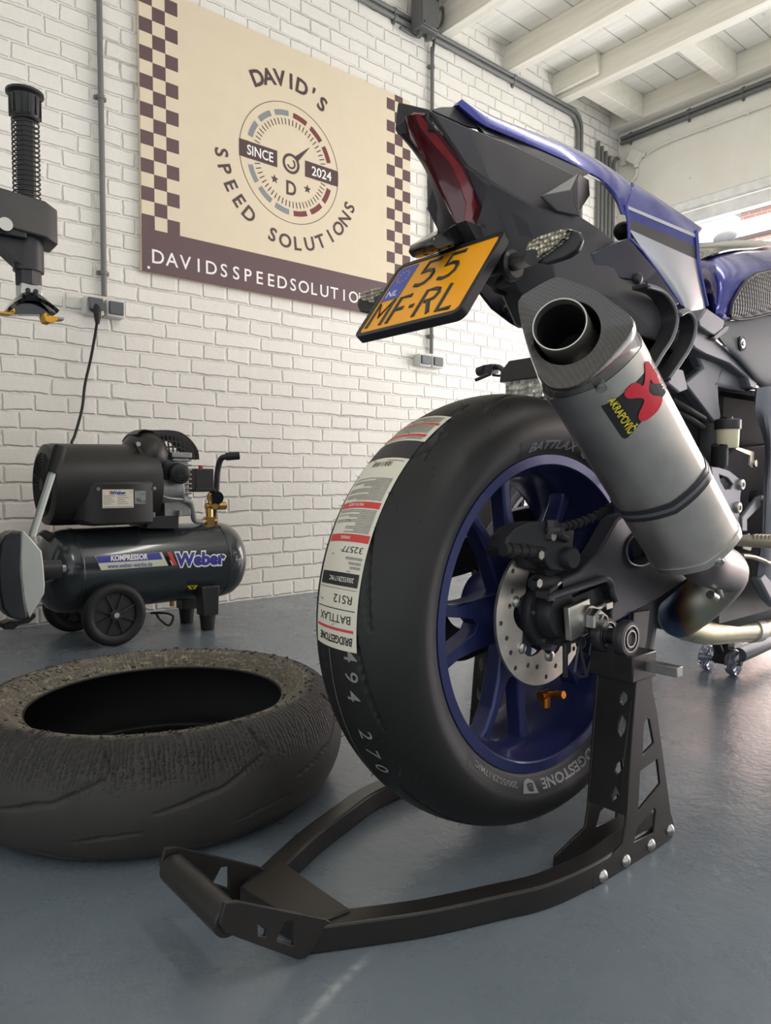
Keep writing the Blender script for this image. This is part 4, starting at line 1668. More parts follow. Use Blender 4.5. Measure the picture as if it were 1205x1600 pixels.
mb.build('regulator_body', M['brass'], t)
mb = MB(); mb.cyl((cg.x + 0.018, 2.515, cg.z + 0.032), (cg.x + 0.018, 2.56, cg.z + 0.032), 0.024, seg=24); mb.build('pressure_gauge', M['black_gloss'], t)
mb = MB(); mb.box((cg.x + 0.028, 2.55, cg.z + 0.002), (0.05, 0.03, 0.030)); mb.build('regulator_knob', M['black'], t, bevel=0.005)
# carrying handle
pts = spline([at(333, 812, y=2.60), at(338, 770, y=2.60), at(340, 738, y=2.60), at(344, 720, y=2.59), at(351, 714, y=2.57), at(372, 712, y=2.55)], 6)
mb = MB(); mb.tube(pts, 0.0115, 14); hd = mb.build('carry_handle', M['black_satin'], t)
mb = MB(); mb.cyl(at(353, 713.5, y=2.567), at(374, 712, y=2.548), 0.0155, seg=18); mb.build('handle_grip', M['rubber'], hd)
# wheels
for (cc, yy_) in ((at(183, 966, y=2.385), 2.385), (at(183, 966, y=2.385) + Vector((-0.03, 0.0, 0)), 2.71)):
    c_ = Vector((cc.x, yy_, 0.1055))
    mb = MB()
    prof = [(0.070, 0.012), (0.078, 0.006), (0.088, 0.004), (0.098, 0.008), (0.1045, 0.018), (0.1045, 0.030), (0.098, 0.040), (0.088, 0.044), (0.072, 0.040), (0.068, 0.026)]
    mb.lathe(prof, c_, Y, 56, closed=True)
    wh = mb.build('wheel', M['rubber'], t)
    mb = MB(); mb.lathe([(0.0, 0.022), (0.071, 0.022), (0.071, 0.030), (0.0, 0.030)], c_, Y, 40)
    for k in range(8):
        a_ = 2 * PI * (k + 0.5) / 8
        d = X * math.cos(a_) + Z * math.sin(a_)
        sd = Y.cross(d)
        mb.prism([[c_ + Y * 0.010 + d * 0.012 - sd * 0.002, c_ + Y * 0.016 + d * 0.070 - sd * 0.003, c_ + Y * 0.016 + d * 0.070 + sd * 0.003, c_ + Y * 0.010 + d * 0.012 + sd * 0.002]], Y * 0.012)
    mb.cyl(c_ + Y * 0.008, c_ + Y * 0.028, 0.018, seg=20)
    mb.build('wheel_hub', M['black_satin'], wh)
    mb = MB(); mb.cyl(c_ + Y * 0.001, c_ + Y * 0.010, 0.009, seg=16); mb.build('axle_cap', M['zinc'], wh)
# feet
for yy_ in (2.455, 2.63):
    fx = at(323, 950, y=2.455).x
    mb = MB()
    mb.prism([[Vector((fx - 0.035, yy_ - 0.035, 0.165)), Vector((fx + 0.035, yy_ - 0.035, 0.165)), Vector((fx + 0.032, yy_ - 0.030, 0.055)), Vector((fx - 0.026, yy_ - 0.030, 0.055))]], (0, 0.06, 0))
    ft = mb.build('foot_bracket', M['black_satin'], t, bevel=0.004)
    mb = MB(); mb.lathe([(0.0, 0.0), (0.024, 0.0), (0.029, 0.05), (0.029, 0.056), (0.0, 0.056)], (fx + 0.003, yy_, 0.001), Z, 24); mb.build('rubber_foot', M['rubber'], ft)
c_ = at(273, 953, y=2.53)
mb = MB(); mb.cyl((c_.x, 2.55, 0.085), (c_.x, 2.55, 0.112), 0.010, seg=10); mb.build('drain_valve', M['brass'], t)
pts = spline([at(236, 958, y=2.56), at(256, 958, y=2.52), at(270, 962, y=2.5), at(268, 973, y=2.5), at(262, 977, y=2.5), at(250, 968, y=2.5), at(243, 957, y=2.53)], 6)
mb = MB(); mb.tube(pts, 0.004, 8); mb.build('loose_cable', M['rubber'], t)
mb = MB(); mb.prism([[at(px_, py_, y=2.52) for px_, py_ in ((62, 834), (72, 828), (95, 838), (97, 845), (90, 849), (74, 844))]], (0, 0.03, 0))
mb.build('tank_lug', M['black_satin'], t, bevel=0.003)

# ---------------------------------------------------------------- tyre changer at the left edge
TY = 2.0
t = thing('tyre_changer', 'black tyre changer at the left edge with a spring-loaded mount head and bead breaker', 'tyre changer', (0.1, 2.05, 0))
# cabinet and column, outside the picture on the left
mb = MB(); mb.box2((-0.45, 1.75, 0.0), (0.36, 2.3, 0.78)); mb.build('cabinet', M['changer_grey'], t, bevel=0.01)
mb = MB(); mb.lathe([(0.0, 0.0), (0.22, 0.0), (0.23, 0.01), (0.23, 0.03), (0.0, 0.03)], (0.02, 2.0, 0.82), Z, 40); mb.cyl((0.02, 2.0, 0.775), (0.02, 2.0, 0.825), 0.08); mb.build('turntable', M['changer_grey'], t)
mb = MB(); mb.box2((-0.05, 2.42, 0.0), (0.09, 2.56, 1.55)); mb.box2((-0.1, 2.25, 0.0), (0.14, 2.6, 0.5)); mb.build('column', M['changer_grey'], t, bevel=0.006)
sx = at(42, 300, y=TY).x


def tz(py, px=42):
    return at(px, py, y=TY).z


z0a, z1a = tz(378, 40), tz(312, 40)
xr = at(72, 340, y=TY - 0.04).x
mb = MB()
mb.prism([[Vector((sx - 0.30, TY - 0.055, tz(305))), Vector((sx + 0.030, TY - 0.055, tz(320))), Vector((sx + 0.062, TY - 0.035, tz(325))), Vector((sx + 0.066, TY + 0.05, tz(325))), Vector((sx - 0.30, TY + 0.055, tz(305)))]], (0, 0, -0.088))
arm = mb.build('swing_arm', M['changer_grey'], t, bevel=0.004)
mb = MB(); mb.box2((sx - 0.34, TY - 0.05, tz(382)), (sx - 0.015, TY + 0.05, tz(352))); mb.box2((sx - 0.40, TY - 0.06, tz(395)), (sx - 0.28, 2.5, tz(310)))
mb.build('arm_carrier', M['black'], t, bevel=0.003)
mb = MB(); mb.prism([[Vector((sx - 0.10, TY - 0.03, tz(380))), Vector((sx - 0.02, TY - 0.03, tz(380))), Vector((sx - 0.02, TY - 0.03, tz(422)))]], (0, 0.06, 0)); mb.build('gusset', M['black'], t)
mb = MB(); c_ = at(8, 351, y=TY - 0.056); mb.cyl(c_, c_ - Y * 0.006, 0.016, seg=18); mb.build('bolt', M['zinc'], arm)
c_ = at(58, 358, y=TY - 0.05)
mb = MB(); mb.cyl(c_ + Y * 0.02, c_ - Y * 0.003, 0.005, seg=12); mb.build('bolt', M['zinc'], arm)
c_ = at(75, 357, y=TY)
mb = MB(); mb.sphere(c_, 0.017, sc=(1.1, 1, 1)); mb.cyl(c_ - X * 0.05, c_, 0.008); mb.build('knob', M['black'], arm)
# hexagonal shaft, spring, cap
zt_, zb_ = tz(185), tz(450)
mb = MB(); mb.tube([(sx, TY, zb_), (sx, TY, zt_)], 0.022, 6); mb.build('hex_shaft', M['black_satin'], t, angle=20)
mb = MB(); mb.tube([(sx, TY, tz(425)), (sx, TY, tz(345))], 0.036, 28); mb.tube([(sx, TY, tz(447)), (sx, TY, tz(424))], 0.031, 8); mb.build('shaft_guide', M['black_satin'], t, angle=25)
pts = []
zs0, zs1 = tz(315), tz(187)
N = 17
for i in range(N * 14 + 1):
    a_ = 2 * PI * i / 14
    pts.append(Vector((sx + 0.031 * math.cos(a_), TY + 0.031 * math.sin(a_), zs0 + (zs1 - zs0) * i / (N * 14))))
mb = MB(); mb.tube(pts, 0.0022, 6); mb.build('spring', M['black_satin'], t)
mb = MB(); mb.lathe([(0.0, 0.0), (0.030, 0.0), (0.034, 0.006), (0.036, 0.052), (0.044, 0.058), (0.044, 0.064), (0.034, 0.064), (0.030, 0.045), (0.0, 0.045)], (sx, TY, tz(187)), Z, 32)
for k in range(12):
    a_ = 2 * PI * k / 12
    mb.box((sx + 0.036 * math.cos(a_), TY + 0.036 * math.sin(a_), tz(187) + 0.027), (0.004, 0.004, 0.045), Matrix.Rotation(a_, 3, 'Z'))
mb.build('shaft_cap', M['black'], t)
# mount head
mb = MB(); mb.box((sx, TY, tz(457)), (0.05, 0.05, 0.036)); hc = mb.build('head_clamp', M['steel'], t, bevel=0.003)
for dx in (-0.009, 0.009):
    mb = MB(); mb.cyl((sx + dx, TY - 0.027, tz(457)), (sx + dx, TY - 0.020, tz(457)), 0.006, seg=12); mb.build('screw', M['black'], hc)
rows = []
for (dy, k) in ((-0.04, 0.55), (-0.02, 0.95), (0.0, 1.0), (0.025, 0.95)):
    rr2 = []
    for (px_, py_) in ((14, 490), (22, 478), (33, 465), (43, 463), (54, 465), (68, 476), (82, 494)):
        p = at(px_, py_, y=TY)
        zmid = tz(488)
        rr2.append(Vector((p.x, TY + dy, p.z + (zmid - p.z) * (1 - k))))
    rows.append(rr2)
mb = MB(); mb.sheet(smooth_rows(rows, 3), 0.010)
mb.prism([[at(px_, py_, y=TY - 0.02) for px_, py_ in ((12, 491), (22, 477), (33, 465), (55, 465), (70, 478), (84, 495), (60, 491), (35, 491))]], (0, 0.03, 0))
head = mb.build('mount_head', M['black_gloss'], t)
mb = MB(); mb.prism([[at(px_, py_, y=TY - 0.045) for px_, py_ in ((68, 492), (71, 488), (78, 493), (92, 495), (93, 499), (80, 504), (72, 502))]], (0, 0.04, 0)); ins = mb.build('nylon_insert', M['yellow_nylon'], head, bevel=0.003)
mb = MB(); mb.prism([[at(px_, py_, y=TY - 0.045) for px_, py_ in ((-12, 485), (18, 488), (21, 481), (24, 483), (23, 489), (18, 491), (-12, 488))]], (0, 0.03, 0)); mb.build('nylon_insert', M['yellow_nylon'], head, bevel=0.002)
mb = MB(); mb.prism([[at(px_, py_, y=TY - 0.046) for px_, py_ in ((90.5, 495), (101, 496), (101, 500), (91, 499.5))]], (0, 0.03, 0)); mb.build('insert_tip', M['cast_alu'], head, bevel=0.002)
# bead breaker
mb = MB()
outl = [(36, 830), (49, 844), (64, 862), (67, 886), (69, 915), (68, 928), (46, 965), (40, 945), (35, 905), (33, 870)]
mb.prism([[at(px_, py_, y=1.98) for px_, py_ in outl]], (0.004, 0.008, 0))
bb = mb.build('bead_breaker_shoe', M['pale_steel'], t, label='pale steel bead breaker blade', bevel=0.002)
prof = [(36, 830), (20, 831), (8, 838), (1, 850), (-3, 880), (-1, 920), (4, 950), (16, 966), (32, 969), (44, 965), (38, 930), (34, 890)]
mb = MB(); mb.prism([[at(px_, py_, y=1.975) for px_, py_ in prof]], (0.0, 0.075, 0))
mb.build('bead_breaker_pad', M['pad_black'], t, label='worn black rubber pad', bevel=0.016, segs=3)
a, b = at(50, 838, y=2.03), at(95, 697, y=2.03)
m_ = a.lerp(b, 0.70)
mb = MB(); mb.tube([a, m_.lerp(b, 0.1)], 0.0095, 16); lv = mb.build('lever_rod', M['pale_steel'], t, label='silver lever rod')
mb = MB(); mb.tube([m_, m_.lerp(b, 0.3), m_.lerp(b, 0.55), m_.lerp(b, 0.85), b], [0.0165, 0.0170, 0.0175, 0.0178, 0.0150], 16); mb.build('lever_grip', M['rubber'], lv)
a, b = at(60, 891, y=2.05), at(94, 889, y=2.05)
mb = MB(); mb.cyl(a, b, 0.025, seg=24); mb.cyl(a + Vector((0.0, 0, -0.04)), at(82, 905, y=2.05) , 0.006, seg=8)
pv = mb.build('pivot_tube', M['black_satin'], t)
mb = MB(); mb.cyl(b - X * 0.002, b + X * 0.014, 0.010, seg=6); mb.build('bolt', M['zinc'], pv)
mb = MB(); mb.prism([[at(px_, py_, y=2.02) for px_, py_ in ((4, 976), (16, 971), (30, 972), (42, 964), (56, 958), (57, 964), (46, 974), (30, 977), (22, 984), (6, 984))]], (0, 0.05, 0)); mb.build('shoe_bracket', M['black'], t, bevel=0.003)
mb = MB(); mb.tube([at(20, 890, y=2.07), Vector((0.30, 2.07, 0.32))], 0.02, 16); mb.build('breaker_arm', M['black'], t)
# ---------------------------------------------------------------- rear paddock stand
SYC = 0.753
SOUT = 0.550


def rect_tube(mb, pts, w_, h_, mi=0):
    """rectangular steel tube lying along a level path; pts on its bottom centre line"""
    pts = [Vector(p) for p in pts]
    rings = []
    n = len(pts)
    for i in range(n):
        d = (pts[min(i + 1, n - 1)] - pts[max(i - 1, 0)])
        d.z = 0
        d.normalize()
        s = Vector((d.y, -d.x, 0)) * (w_ / 2)
        if 0 < i < n - 1:
            d1 = (pts[i] - pts[i - 1]).normalized(); d2 = (pts[i + 1] - pts[i]).normalized()
            s = s / max(0.5, math.cos(d1.angle(d2) / 2))
        rings.append([pts[i] - s, pts[i] + s, pts[i] + s + Z * h_, pts[i] - s + Z * h_])
    mb.loft(rings, mi)


t = thing('paddock_stand', 'black steel rear paddock stand holding up the rear wheel', 'motorcycle stand', (0.75, SYC, 0))
arm_path = spline([(1.04, SOUT + 0.022, 0.0), (0.93, SOUT + 0.019, 0.0), (0.845, SOUT + 0.015, 0.0), (0.755, SOUT + 0.024, 0.0), (0.69, SOUT + 0.046, 0.0), (0.60, SOUT + 0.080, 0.0), (0.53, SOUT + 0.115, 0.0), (0.455, SOUT + 0.155, 0.0)], 4)
AH = 0.033
for side in (0, 1):
    mb = MB(); rect_tube(mb, arm_path, 0.030, AH)
    if side:
        mb = mb.mirror(SYC)
    mb.build('side_arm', M['stand'], t, bevel=0.003)
# cross plate and handle
mb = MB(); mb.prism([[at(px, py, z=AH + 0.003) for px, py in ((434, 1341), (548, 1421), (500, 1440), (470, 1440), (374, 1385), (415, 1362))]], (0, 0, -0.006))
mb.prism([[at(374, 1385, z=AH), at(470, 1440, z=AH), at(470, 1440, z=AH) - Z * 0.03, at(374, 1385, z=AH) - Z * 0.03]], (0.006, 0, 0))
cp = mb.build('cross_plate', M['stand'], t, bevel=0.0015)
wl = at(434, 1341, z=AH + 0.003)
HX, HZ, HR = 0.362, 0.082, 0.0175
mb = MB(); mb.cyl((HX, 0.682, HZ), (HX, 0.824, HZ), HR, seg=28)
hd = mb.build('handle_tube', M['stand'], t, bevel=0.002)
yg = 0.675
gp = [(352, 1412), (372, 1409), (512, 1437), (520, 1442), (478, 1498), (466, 1500), (352, 1458), (344, 1446)]
gh = [[(403, 1444), (417, 1454), (415, 1464), (403.5, 1462)], [(446, 1441), (459, 1438), (459, 1478), (432, 1470)]]
mb = MB(); mb.prism([[at(px, py, y=yg) for px, py in gp]] + [[at(px, py, y=yg) for px, py in h] for h in gh], (0, 0.006, 0))
mb.build('handle_gusset', M['stand'], t, bevel=0.001)
yg2 = 2 * SYC - yg - 0.006
mb = MB()
q0 = [at(px, py, y=yg) for px, py in gp]
q1 = [[at(px, py, y=yg) for px, py in h] for h in gh]
mb.prism([[Vector((p.x, yg2, p.z)) for p in q0]] + [[Vector((p.x, yg2, p.z)) for p in h] for h in q1], (0, 0.006, 0))
mb.build('handle_gusset', M['stand'], t, bevel=0.001)
# uprights
op = [(1000, 1032), (1018, 1030), (1021, 1080), (1027.5, 1112), (1049, 1271), (1052, 1280), (1055, 1295), (1051, 1309), (1036, 1320), (932, 1392), (926.6, 1390), (927.6, 1367), (974, 1318), (978.6, 1288), (987, 1165), (993.5, 1080), (997, 1045)]
oh = [[(1007, 1132), (1011, 1122.5), (1015, 1123.5), (1022, 1161), (1005, 1179)], [(1001, 1205), (1027.5, 1186), (1032, 1224.5), (998, 1267)], [(997, 1292), (1023, 1263), (1025, 1267), (1022, 1301), (991, 1316)]]
UW = 0.062
xr_t, xr_b = at(993.5, 1080, y=SOUT), at(978.6, 1288, y=SOUT)


def rear(px, py):
    """point of the tilted rear face of the right upright"""
    p = at(px, py, x=(xr_t.x + xr_b.x) / 2)
    f = (p.z - xr_b.z) / (xr_t.z - xr_b.z)
    return at(px, py, x=xr_b.x + (xr_t.x - xr_b.x) * f)


bolts = ((1047, 1297), (1017, 1320), (978, 1345), (942, 1369))
for side in (0, 1):
    def fl(m, side=side):
        if not side:
            return m
        m = m.mirror(SYC)
        m.v = [p + X * 0.11 for p in m.v]
        return m
    mb = MB(); mb.prism([[at(px, py, y=SOUT) for px, py in op]] + [[at(px, py, y=SOUT) for px, py in h] for h in oh], (0, 0.004, 0))
    up_ = fl(mb).build('upright_plate', M['stand'], t, bevel=0.001)
    for px, py in bolts:
        c_ = at(px, py, y=SOUT)
        mb = MB(); mb.lathe([(0, -0.0055), (0.005, -0.005), (0.0085, -0.002), (0.009, 0.0), (0.009, 0.002), (0, 0.002)], c_, Y, 18)
        fl(mb).build('bolt', M['steel'], up_)
    mb = MB()
    q = [at(px, py, y=SOUT) + Vector((0, UW, 0)) for px, py in op]
    hh = [[at(px, py, y=SOUT) + Vector((0, UW, 0)) for px, py in h] for h in oh]
    mb.prism([q] + hh, (0, 0.004, 0))
    fl(mb).build('upright_plate', M['stand'], t, bevel=0.001)
    a_t, a_b = rear(995, 1046), rear(979.5, 1276)
    outl = [a_t, Vector((a_t.x, SOUT + UW, a_t.z)), Vector((a_b.x, SOUT + UW, a_b.z)), a_b]
    hl = []
    for h in ([(972, 1116), (966, 1132), (966, 1142), (970, 1152), (976, 1142), (978.6, 1129)], [(973, 1184), (963, 1194), (960.5, 1203), (965, 1210), (972, 1204), (974, 1196)], [(961.6, 1227), (956, 1241.5), (958, 1252), (968, 1242)], [(974, 1080), (969, 1088), (969, 1097), (973, 1103), (980, 1094), (980, 1086)]):
        hl.append([rear(px, py) for px, py in h])
    ylo, yhi = SOUT + 0.003, SOUT + UW - 0.003
    ok = [h for h in hl if all(ylo < p.y < yhi for p in h)]
    mb = MB(); mb.prism([outl] + ok, (0.004, 0, 0))
    fl(mb).build('rear_web', M['stand'], t, bevel=0.001)
    # square socket on top with the roller and the height pin
    tb = at(1003, 1040, y=SOUT)
    mb = MB(); mb.box2((tb.x - 0.030, SOUT - 0.004, tb.z - 0.020), (tb.x + 0.034, SOUT + UW + 0.004, tb.z + 0.018))
    so = fl(mb).build('top_socket', M['stand'], t, bevel=0.002)
    rc = at(988, 998, y=SOUT + 0.005)
    mb = MB()
    for k in (0, 1):
        cc = rc + Vector((-0.002, 0.0 + 0.036 * k, 0))
        mb.lathe([(0.011, 0.0), (0.0135, 0.0), (0.0135, 0.002), (0.018, 0.002), (0.018, 0.0), (0.024, 0.0), (0.026, 0.003), (0.026, 0.013), (0.024, 0.016), (0.011, 0.016)], cc, Y, 36, closed=True)
    ro = fl(mb).build('roller', M['black_satin'], t)
    for k in (0, 1):
        mb = MB()
        cc = rc + Vector((-0.002, 0.0 + 0.036 * k, 0))
        mb.lathe([(0.0105, -0.0008), (0.0125, -0.0008), (0.0125, 0.003), (0.0105, 0.003)], cc, Y, 30, closed=True)
        mb.lathe([(0.0178, -0.0006), (0.0195, -0.0006), (0.0195, 0.003), (0.0178, 0.003)], cc, Y, 30, closed=True)
        fl(mb).build('bearing_race', M['steel'], ro)
    mb = MB(); mb.cyl(rc + Vector((-0.002, 0.002, 0)), rc + Vector((-0.002, 0.058, 0)), 0.0108, seg=20)
    mb.box(rc + Vector((-0.002, 0.026, -0.03)), (0.02, 0.012, 0.04))
    fl(mb).build('roller_pin', M['black'], t)
    mb = MB()
    a_, b_ = at(1003, 1040, y=SOUT - 0.004), at(1063, 1048, x=tb.x + 0.012)
    mb.box2((tb.x + 0.004, b_.y, tb.z - 0.008), (tb.x + 0.020, SOUT + 0.02, tb.z + 0.006))
    fl(mb).build('height_pin', M['cast_alu'], t, bevel=0.001, label='bare steel height pin')
    if side == 0:
        # curved catch beside the roller
        pts = [at(px, py, y=SOUT + UW) for px, py in ((958, 1000), (953, 1008), (952, 1022), (957, 1034), (968, 1040), (972, 1030), (963, 1022), (961, 1008), (966, 1003))]
        mb = MB(); mb.prism([pts], (0, 0.006, 0)); mb.prism([[at(px, py, y=SOUT + UW) for px, py in ((991, 957), (1016, 953), (1011, 1000), (1005, 1024), (985, 1024), (989, 990))]], (0, 0.006, 0)); mb.build('hook_catch', M['stand'], t, bevel=0.001)

# ---------------------------------------------------------------- front stand seen under the exhaust
wc = [at(1105, 1047, z=0.0), at(1147, 1055, z=0.0)]
xw_ = (wc[0].x + wc[1].x) / 2
t = thing('front_paddock_stand', 'grey tube front stand on small clear wheels under the front of the bike', 'motorcycle stand', (xw_ + 0.3, 0.85, 0))
for yy_ in (wc[1].y, wc[0].y, 0.615 - 0.05, 0.615 - 0.126):
    mb = MB()
    c_ = Vector((xw_, yy_, 0.037))
    mb.lathe([(0.008, -0.013), (0.024, -0.015), (0.034, -0.012), (0.037, -0.004), (0.037, 0.004), (0.034, 0.012), (0.024, 0.015), (0.008, 0.013)], c_, Y, 30, closed=True)
    wh = mb.build('wheel', M['clear_wheel'], t, label='clear plastic wheel')
    mb = MB(); mb.lathe([(0.0, -0.017), (0.007, -0.017), (0.009, -0.012), (0.009, 0.012), (0.007, 0.017), (0.0, 0.017)], c_, Y, 16)
    for k in range(10):
        a_ = 2 * PI * k / 10
        mb.box(c_ + Vector((0.018 * math.cos(a_), 0, 0.018 * math.sin(a_))), (0.020, 0.004, 0.0025), Matrix.Rotation(-a_, 3, 'Y'))
    mb.build('wheel_hub', M['steel'], wh)
for ya, yb in ((wc[1].y - 0.02, wc[0].y + 0.02), (0.615 - 0.146, 0.615 - 0.03)):
    mb = MB(); mb.cyl((xw_, ya, 0.037), (xw_, yb, 0.037), 0.0075, seg=14); mb.build('axle', M['black'], t)
ym = (wc[0].y + wc[1].y) / 2
mb = MB(); mb.box2((xw_ - 0.022, ym - 0.03, 0.03), (xw_ + 0.022, ym + 0.012, 0.33)); mb.build('upright', M['stand'], t, bevel=0.003)
mb = MB(); mb.box2((xw_ - 0.022, 0.615 - 0.10, 0.03), (xw_ + 0.022, 0.615 - 0.06, 0.33)); mb.build('upright', M['stand'], t, bevel=0.003)
pts = [Vector((xw_ + 0.02, wc[1].y - 0.005, 0.055)), Vector((xw_ + 0.42, wc[1].y - 0.0, 0.06)), Vector((xw_ + 0.60, 0.79, 0.07)), Vector((xw_ + 0.60, 0.66, 0.07)), Vector((xw_ + 0.42, 0.57, 0.06)), Vector((xw_ + 0.02, 0.56, 0.055))]
mb = MB(); mb.tube(spline(pts, 5), 0.021, 18); mb.build('tube_frame', M['alu_grey'], t)
mb = MB(); mb.tube([at(1118, 1003, y=wc[1].y + 0.02), at(1124, 1018, y=wc[1].y + 0.02)], 0.012, 12); mb.build('brace', M['black'], t)
# ---------------------------------------------------------------- the motorcycle
YC = 0.765                      # centre plane of the tail
WC = Vector((0.875, 0.740, 0.355))
BK = thing('motorcycle', 'dark blue sports motorcycle raised on a paddock stand, seen from behind', 'motorcycle', (0.875, 0.740, 0.0))


def both(mb, name, m, parent, mirror=True, yc=YC, **kw):
    o = mb.build(name, m, parent, **kw)
    if mirror:
        mb.mirror(yc).build(name, m, parent, **kw)
    return o


def plate_px(mb, poly, y, th, holes=(), mi=0):
    mb.prism([[at(px, py, y=y) for px, py in poly]] + [[at(px, py, y=y) for px, py in h] for h in holes], (0, th, 0), mi)
    return mb


# ---- rear tyre
def bt_(th, l, r):
    return Vector((WC.x + r * math.cos(th), WC.y + l, WC.z + r * math.sin(th)))


gr = []
for a0, s0 in ((176, -1), (134, -1), (92, -1), (50, -1), (8, -1), (-34, -1), (-76, -1), (-118, -1), (-160, -1)):
    gr.append([(a0 + 2, -.054, .0010), (a0 - 4, -.047, .0028), (a0 - 10, -.042, .0020), (a0 - 17, -.034, .0030), (a0 - 22, -.030, .0010)])
    gr.append([(a0 + 21, .054, .0010), (a0 + 15, .047, .0028), (a0 + 9, .042, .0020), (a0 + 2, .034, .0030), (a0 - 3, .030, .0010)])
gr.append([(126, -.058, .0006), (128, -.052, .0030), (132, -.043, .0042), (135, -.036, .0030)])
gr.append([(113, -.066, .0006), (108, -.055, .0022), (100, -.042, .0016), (95, -.034, .0006)])
ty = make_tyre('rear_tyre', bt_, M['tyre_new'], BK, gr, nth=720, ns=140, depth=0.005)


def ts(th_deg, s, lift=0.0006):
    l_, r_ = tprof(s)
    l2, r2 = tprof(s + 0.002)
    l1, r1 = tprof(s - 0.002)
    tl, tr = l2 - l1, r2 - r1
    n_ = math.hypot(tl, tr)
    nl, nr = -tr / n_, tl / n_
    return bt_(R(th_deg), l_ + nl * lift, r_ + nr * lift)


def sidewall(mb, word, a0, a1, s_mid, h, mi=0, lift=0.0009, **kw):
    """raised letters round the right side wall, tops outward, reading clockwise"""
    vs, fs = txt(word, h, **kw)
    x0, x1 = min(v[0] for v in vs), max(v[0] for v in vs)
    mb.add([ts(a0 + (a1 - a0) * (u - x0) / (x1 - x0), s_mid + v, lift) for u, v in vs], fs, mi)


for (a0, a1) in ((110, 66), (306, 222)):
    mb = MB()
    n_ = 30
    mb.grid([[ts(a0 + (a1 - a0) * i / n_, s_, 0.0004) for s_ in (-0.161, -0.155, -0.149, -0.142, -0.136)] for i in range(n_ + 1)])
    mb.build('side_wall_panel', M['tyre_panel'], ty)
for (wd_, a0, a1, h_, b_, sh_) in (('BATTLAX', 105, 78.5, 0.0125, 0.03, 0.25), ('BRIDGESTONE', 301, 263, 0.0135, 0.03, 0.0), ('200/55ZR17M/C', 250, 226, 0.0085, 0.01, 0.0)):
    mb = MB()
    sidewall(mb, wd_, a0, a1, -0.149, h_, bold=b_, shear=sh_)
    mb.build('raised_lettering', M['tyre_text'], ty, label='grey raised side wall lettering reading ' + wd_)
for a_ in (73, 256.5):
    mb = MB()
    mb.add([ts(a_ + 4, -0.1385, 0.0012), ts(a_ - 4, -0.1385, 0.0012), ts(a_ - 2.5, -0.155, 0.0012), ts(a_, -0.159, 0.0012), ts(a_ + 2.5, -0.155, 0.0012)], [(0, 1, 2, 3, 4)])
    mb.build('raised_shield', M['tyre_text'], ty)
for a_ in (73, 256.5):
    mb = MB()
    sidewall(mb, 'B', a_ + 1.6, a_ - 1.6, -0.147, 0.010, bold=0.04, lift=0.0019)
    mb.build('maker_initial', M['tyre_panel'], ty)
# crayon marks and colour line on the tread
CR_ = []
for chh, a_, s_ in (('4', 184.5, -0.0225), ('9', 189.3, -0.0215), ('4', 194, -0.0185), ('2', 204, -0.0205), ('7', 209.5, -0.0185), ('0', 214.3, -0.0190)):
    vs, fs = txt(chh, 0.022, bold=0.004)
    # letters turned a quarter: their tops point to the right, they read downwards
    mb = MB()
    CR_.append(mb)
    mb.add([ts(a_ + math.degrees(u / 0.32), s_ - v, 0.0006) for u, v in vs], fs)
for k, w_ in ((0, '494'), (3, '270')):
    mb = MB()
    for q in CR_[k:k + 3]:
        mb.add(q.v, q.f)
    mb.build('crayon_number', M['crayon'], ty, label='grey hand-written number ' + w_)
mb = MB()
mb.grid([[ts(184 + i, 0.020 + q, 0.0006) for q in (0, 0.0012)] for i in range(60)])
mb.build('tread_line', M['crayon'], ty)
# paper label round the tread
SR, SL = -0.0345, 0.060


def strip(mb, a0, a1, s0, s1, mi, lift=0.0010, n=None):
    n = n or max(2, int(abs(a1 - a0) / 1.5))
    mb.grid([[ts(a0 + (a1 - a0) * i / n, s0 + (s1 - s0) * k / 6, lift) for k in range(7)] for i in range(n + 1)], mi)


mb = MB()
strip(mb, 183.5, 136.5, SR, SL, 0)
strip(mb, 130.5, 119.5, SR - 0.002, SL, 0)
lab = mb.build('tread_label', M['sticker'], ty, label='cream paper label wrapped round the tread')
mb = MB(); strip(mb, 136.4, 130.6, SR, SL, 0); mb.build('label_gap', M['tyre_panel'], ty)


def label_text(mb, word, a_, s_mid, h, mi, width=None, lift=0.0014, **kw):
    """upside-down line of the label: reads from right to left in the photograph"""
    vs, fs = txt(word, h, **kw)
    x0, x1 = min(v[0] for v in vs), max(v[0] for v in vs)
    k = (width / (x1 - x0)) if width else 1.0
    mb.add([ts(a_ - math.degrees(-v / 0.326), s_mid + u * k, lift) for u, v in vs], fs, mi)


def lbar(mb, a0, a1, s0, s1, mi):
    strip(mb, a0, a1, s0, s1, mi, 0.0014, n=2)


mb = MB()
W_ = SL - SR
mid = (SL + SR) / 2
label_text(mb, 'BRIDGESTONE', 181.3, mid - 0.004, 0.010, 1, width=0.074, bold=0.02, shear=0.2)
lbar(mb, 179.3, 178.7, SR + 0.005, SL - 0.005, 0)
label_text(mb, 'BATTLAX', 176.6, mid - 0.002, 0.0105, 1, width=0.070, bold=0.0)
lbar(mb, 174.6, 174.4, SR + 0.004, SL - 0.004, 1)
label_text(mb, 'RS12', 172.2, mid - 0.019, 0.0105, 1, width=0.036)
lbar(mb, 170.0, 169.9, SR + 0.004, SL - 0.004, 1)
lbar(mb, 169.3, 166.3, SR + 0.004, SL - 0.006, 1)
label_text(mb, '200/55ZR17 M/C', 167.8, mid - 0.010, 0.006, 3, width=0.052, lift=0.0018)
for k, (a_, wd) in enumerate(((165.3, .018), (164.3, .022), (163.2, .030))):
    lbar(mb, a_, a_ - 0.55, SR + 0.005, SR + 0.005 + wd, 2)
label_text(mb, '32577', 161.0, mid - 0.020, 0.0080, 1, width=0.040)
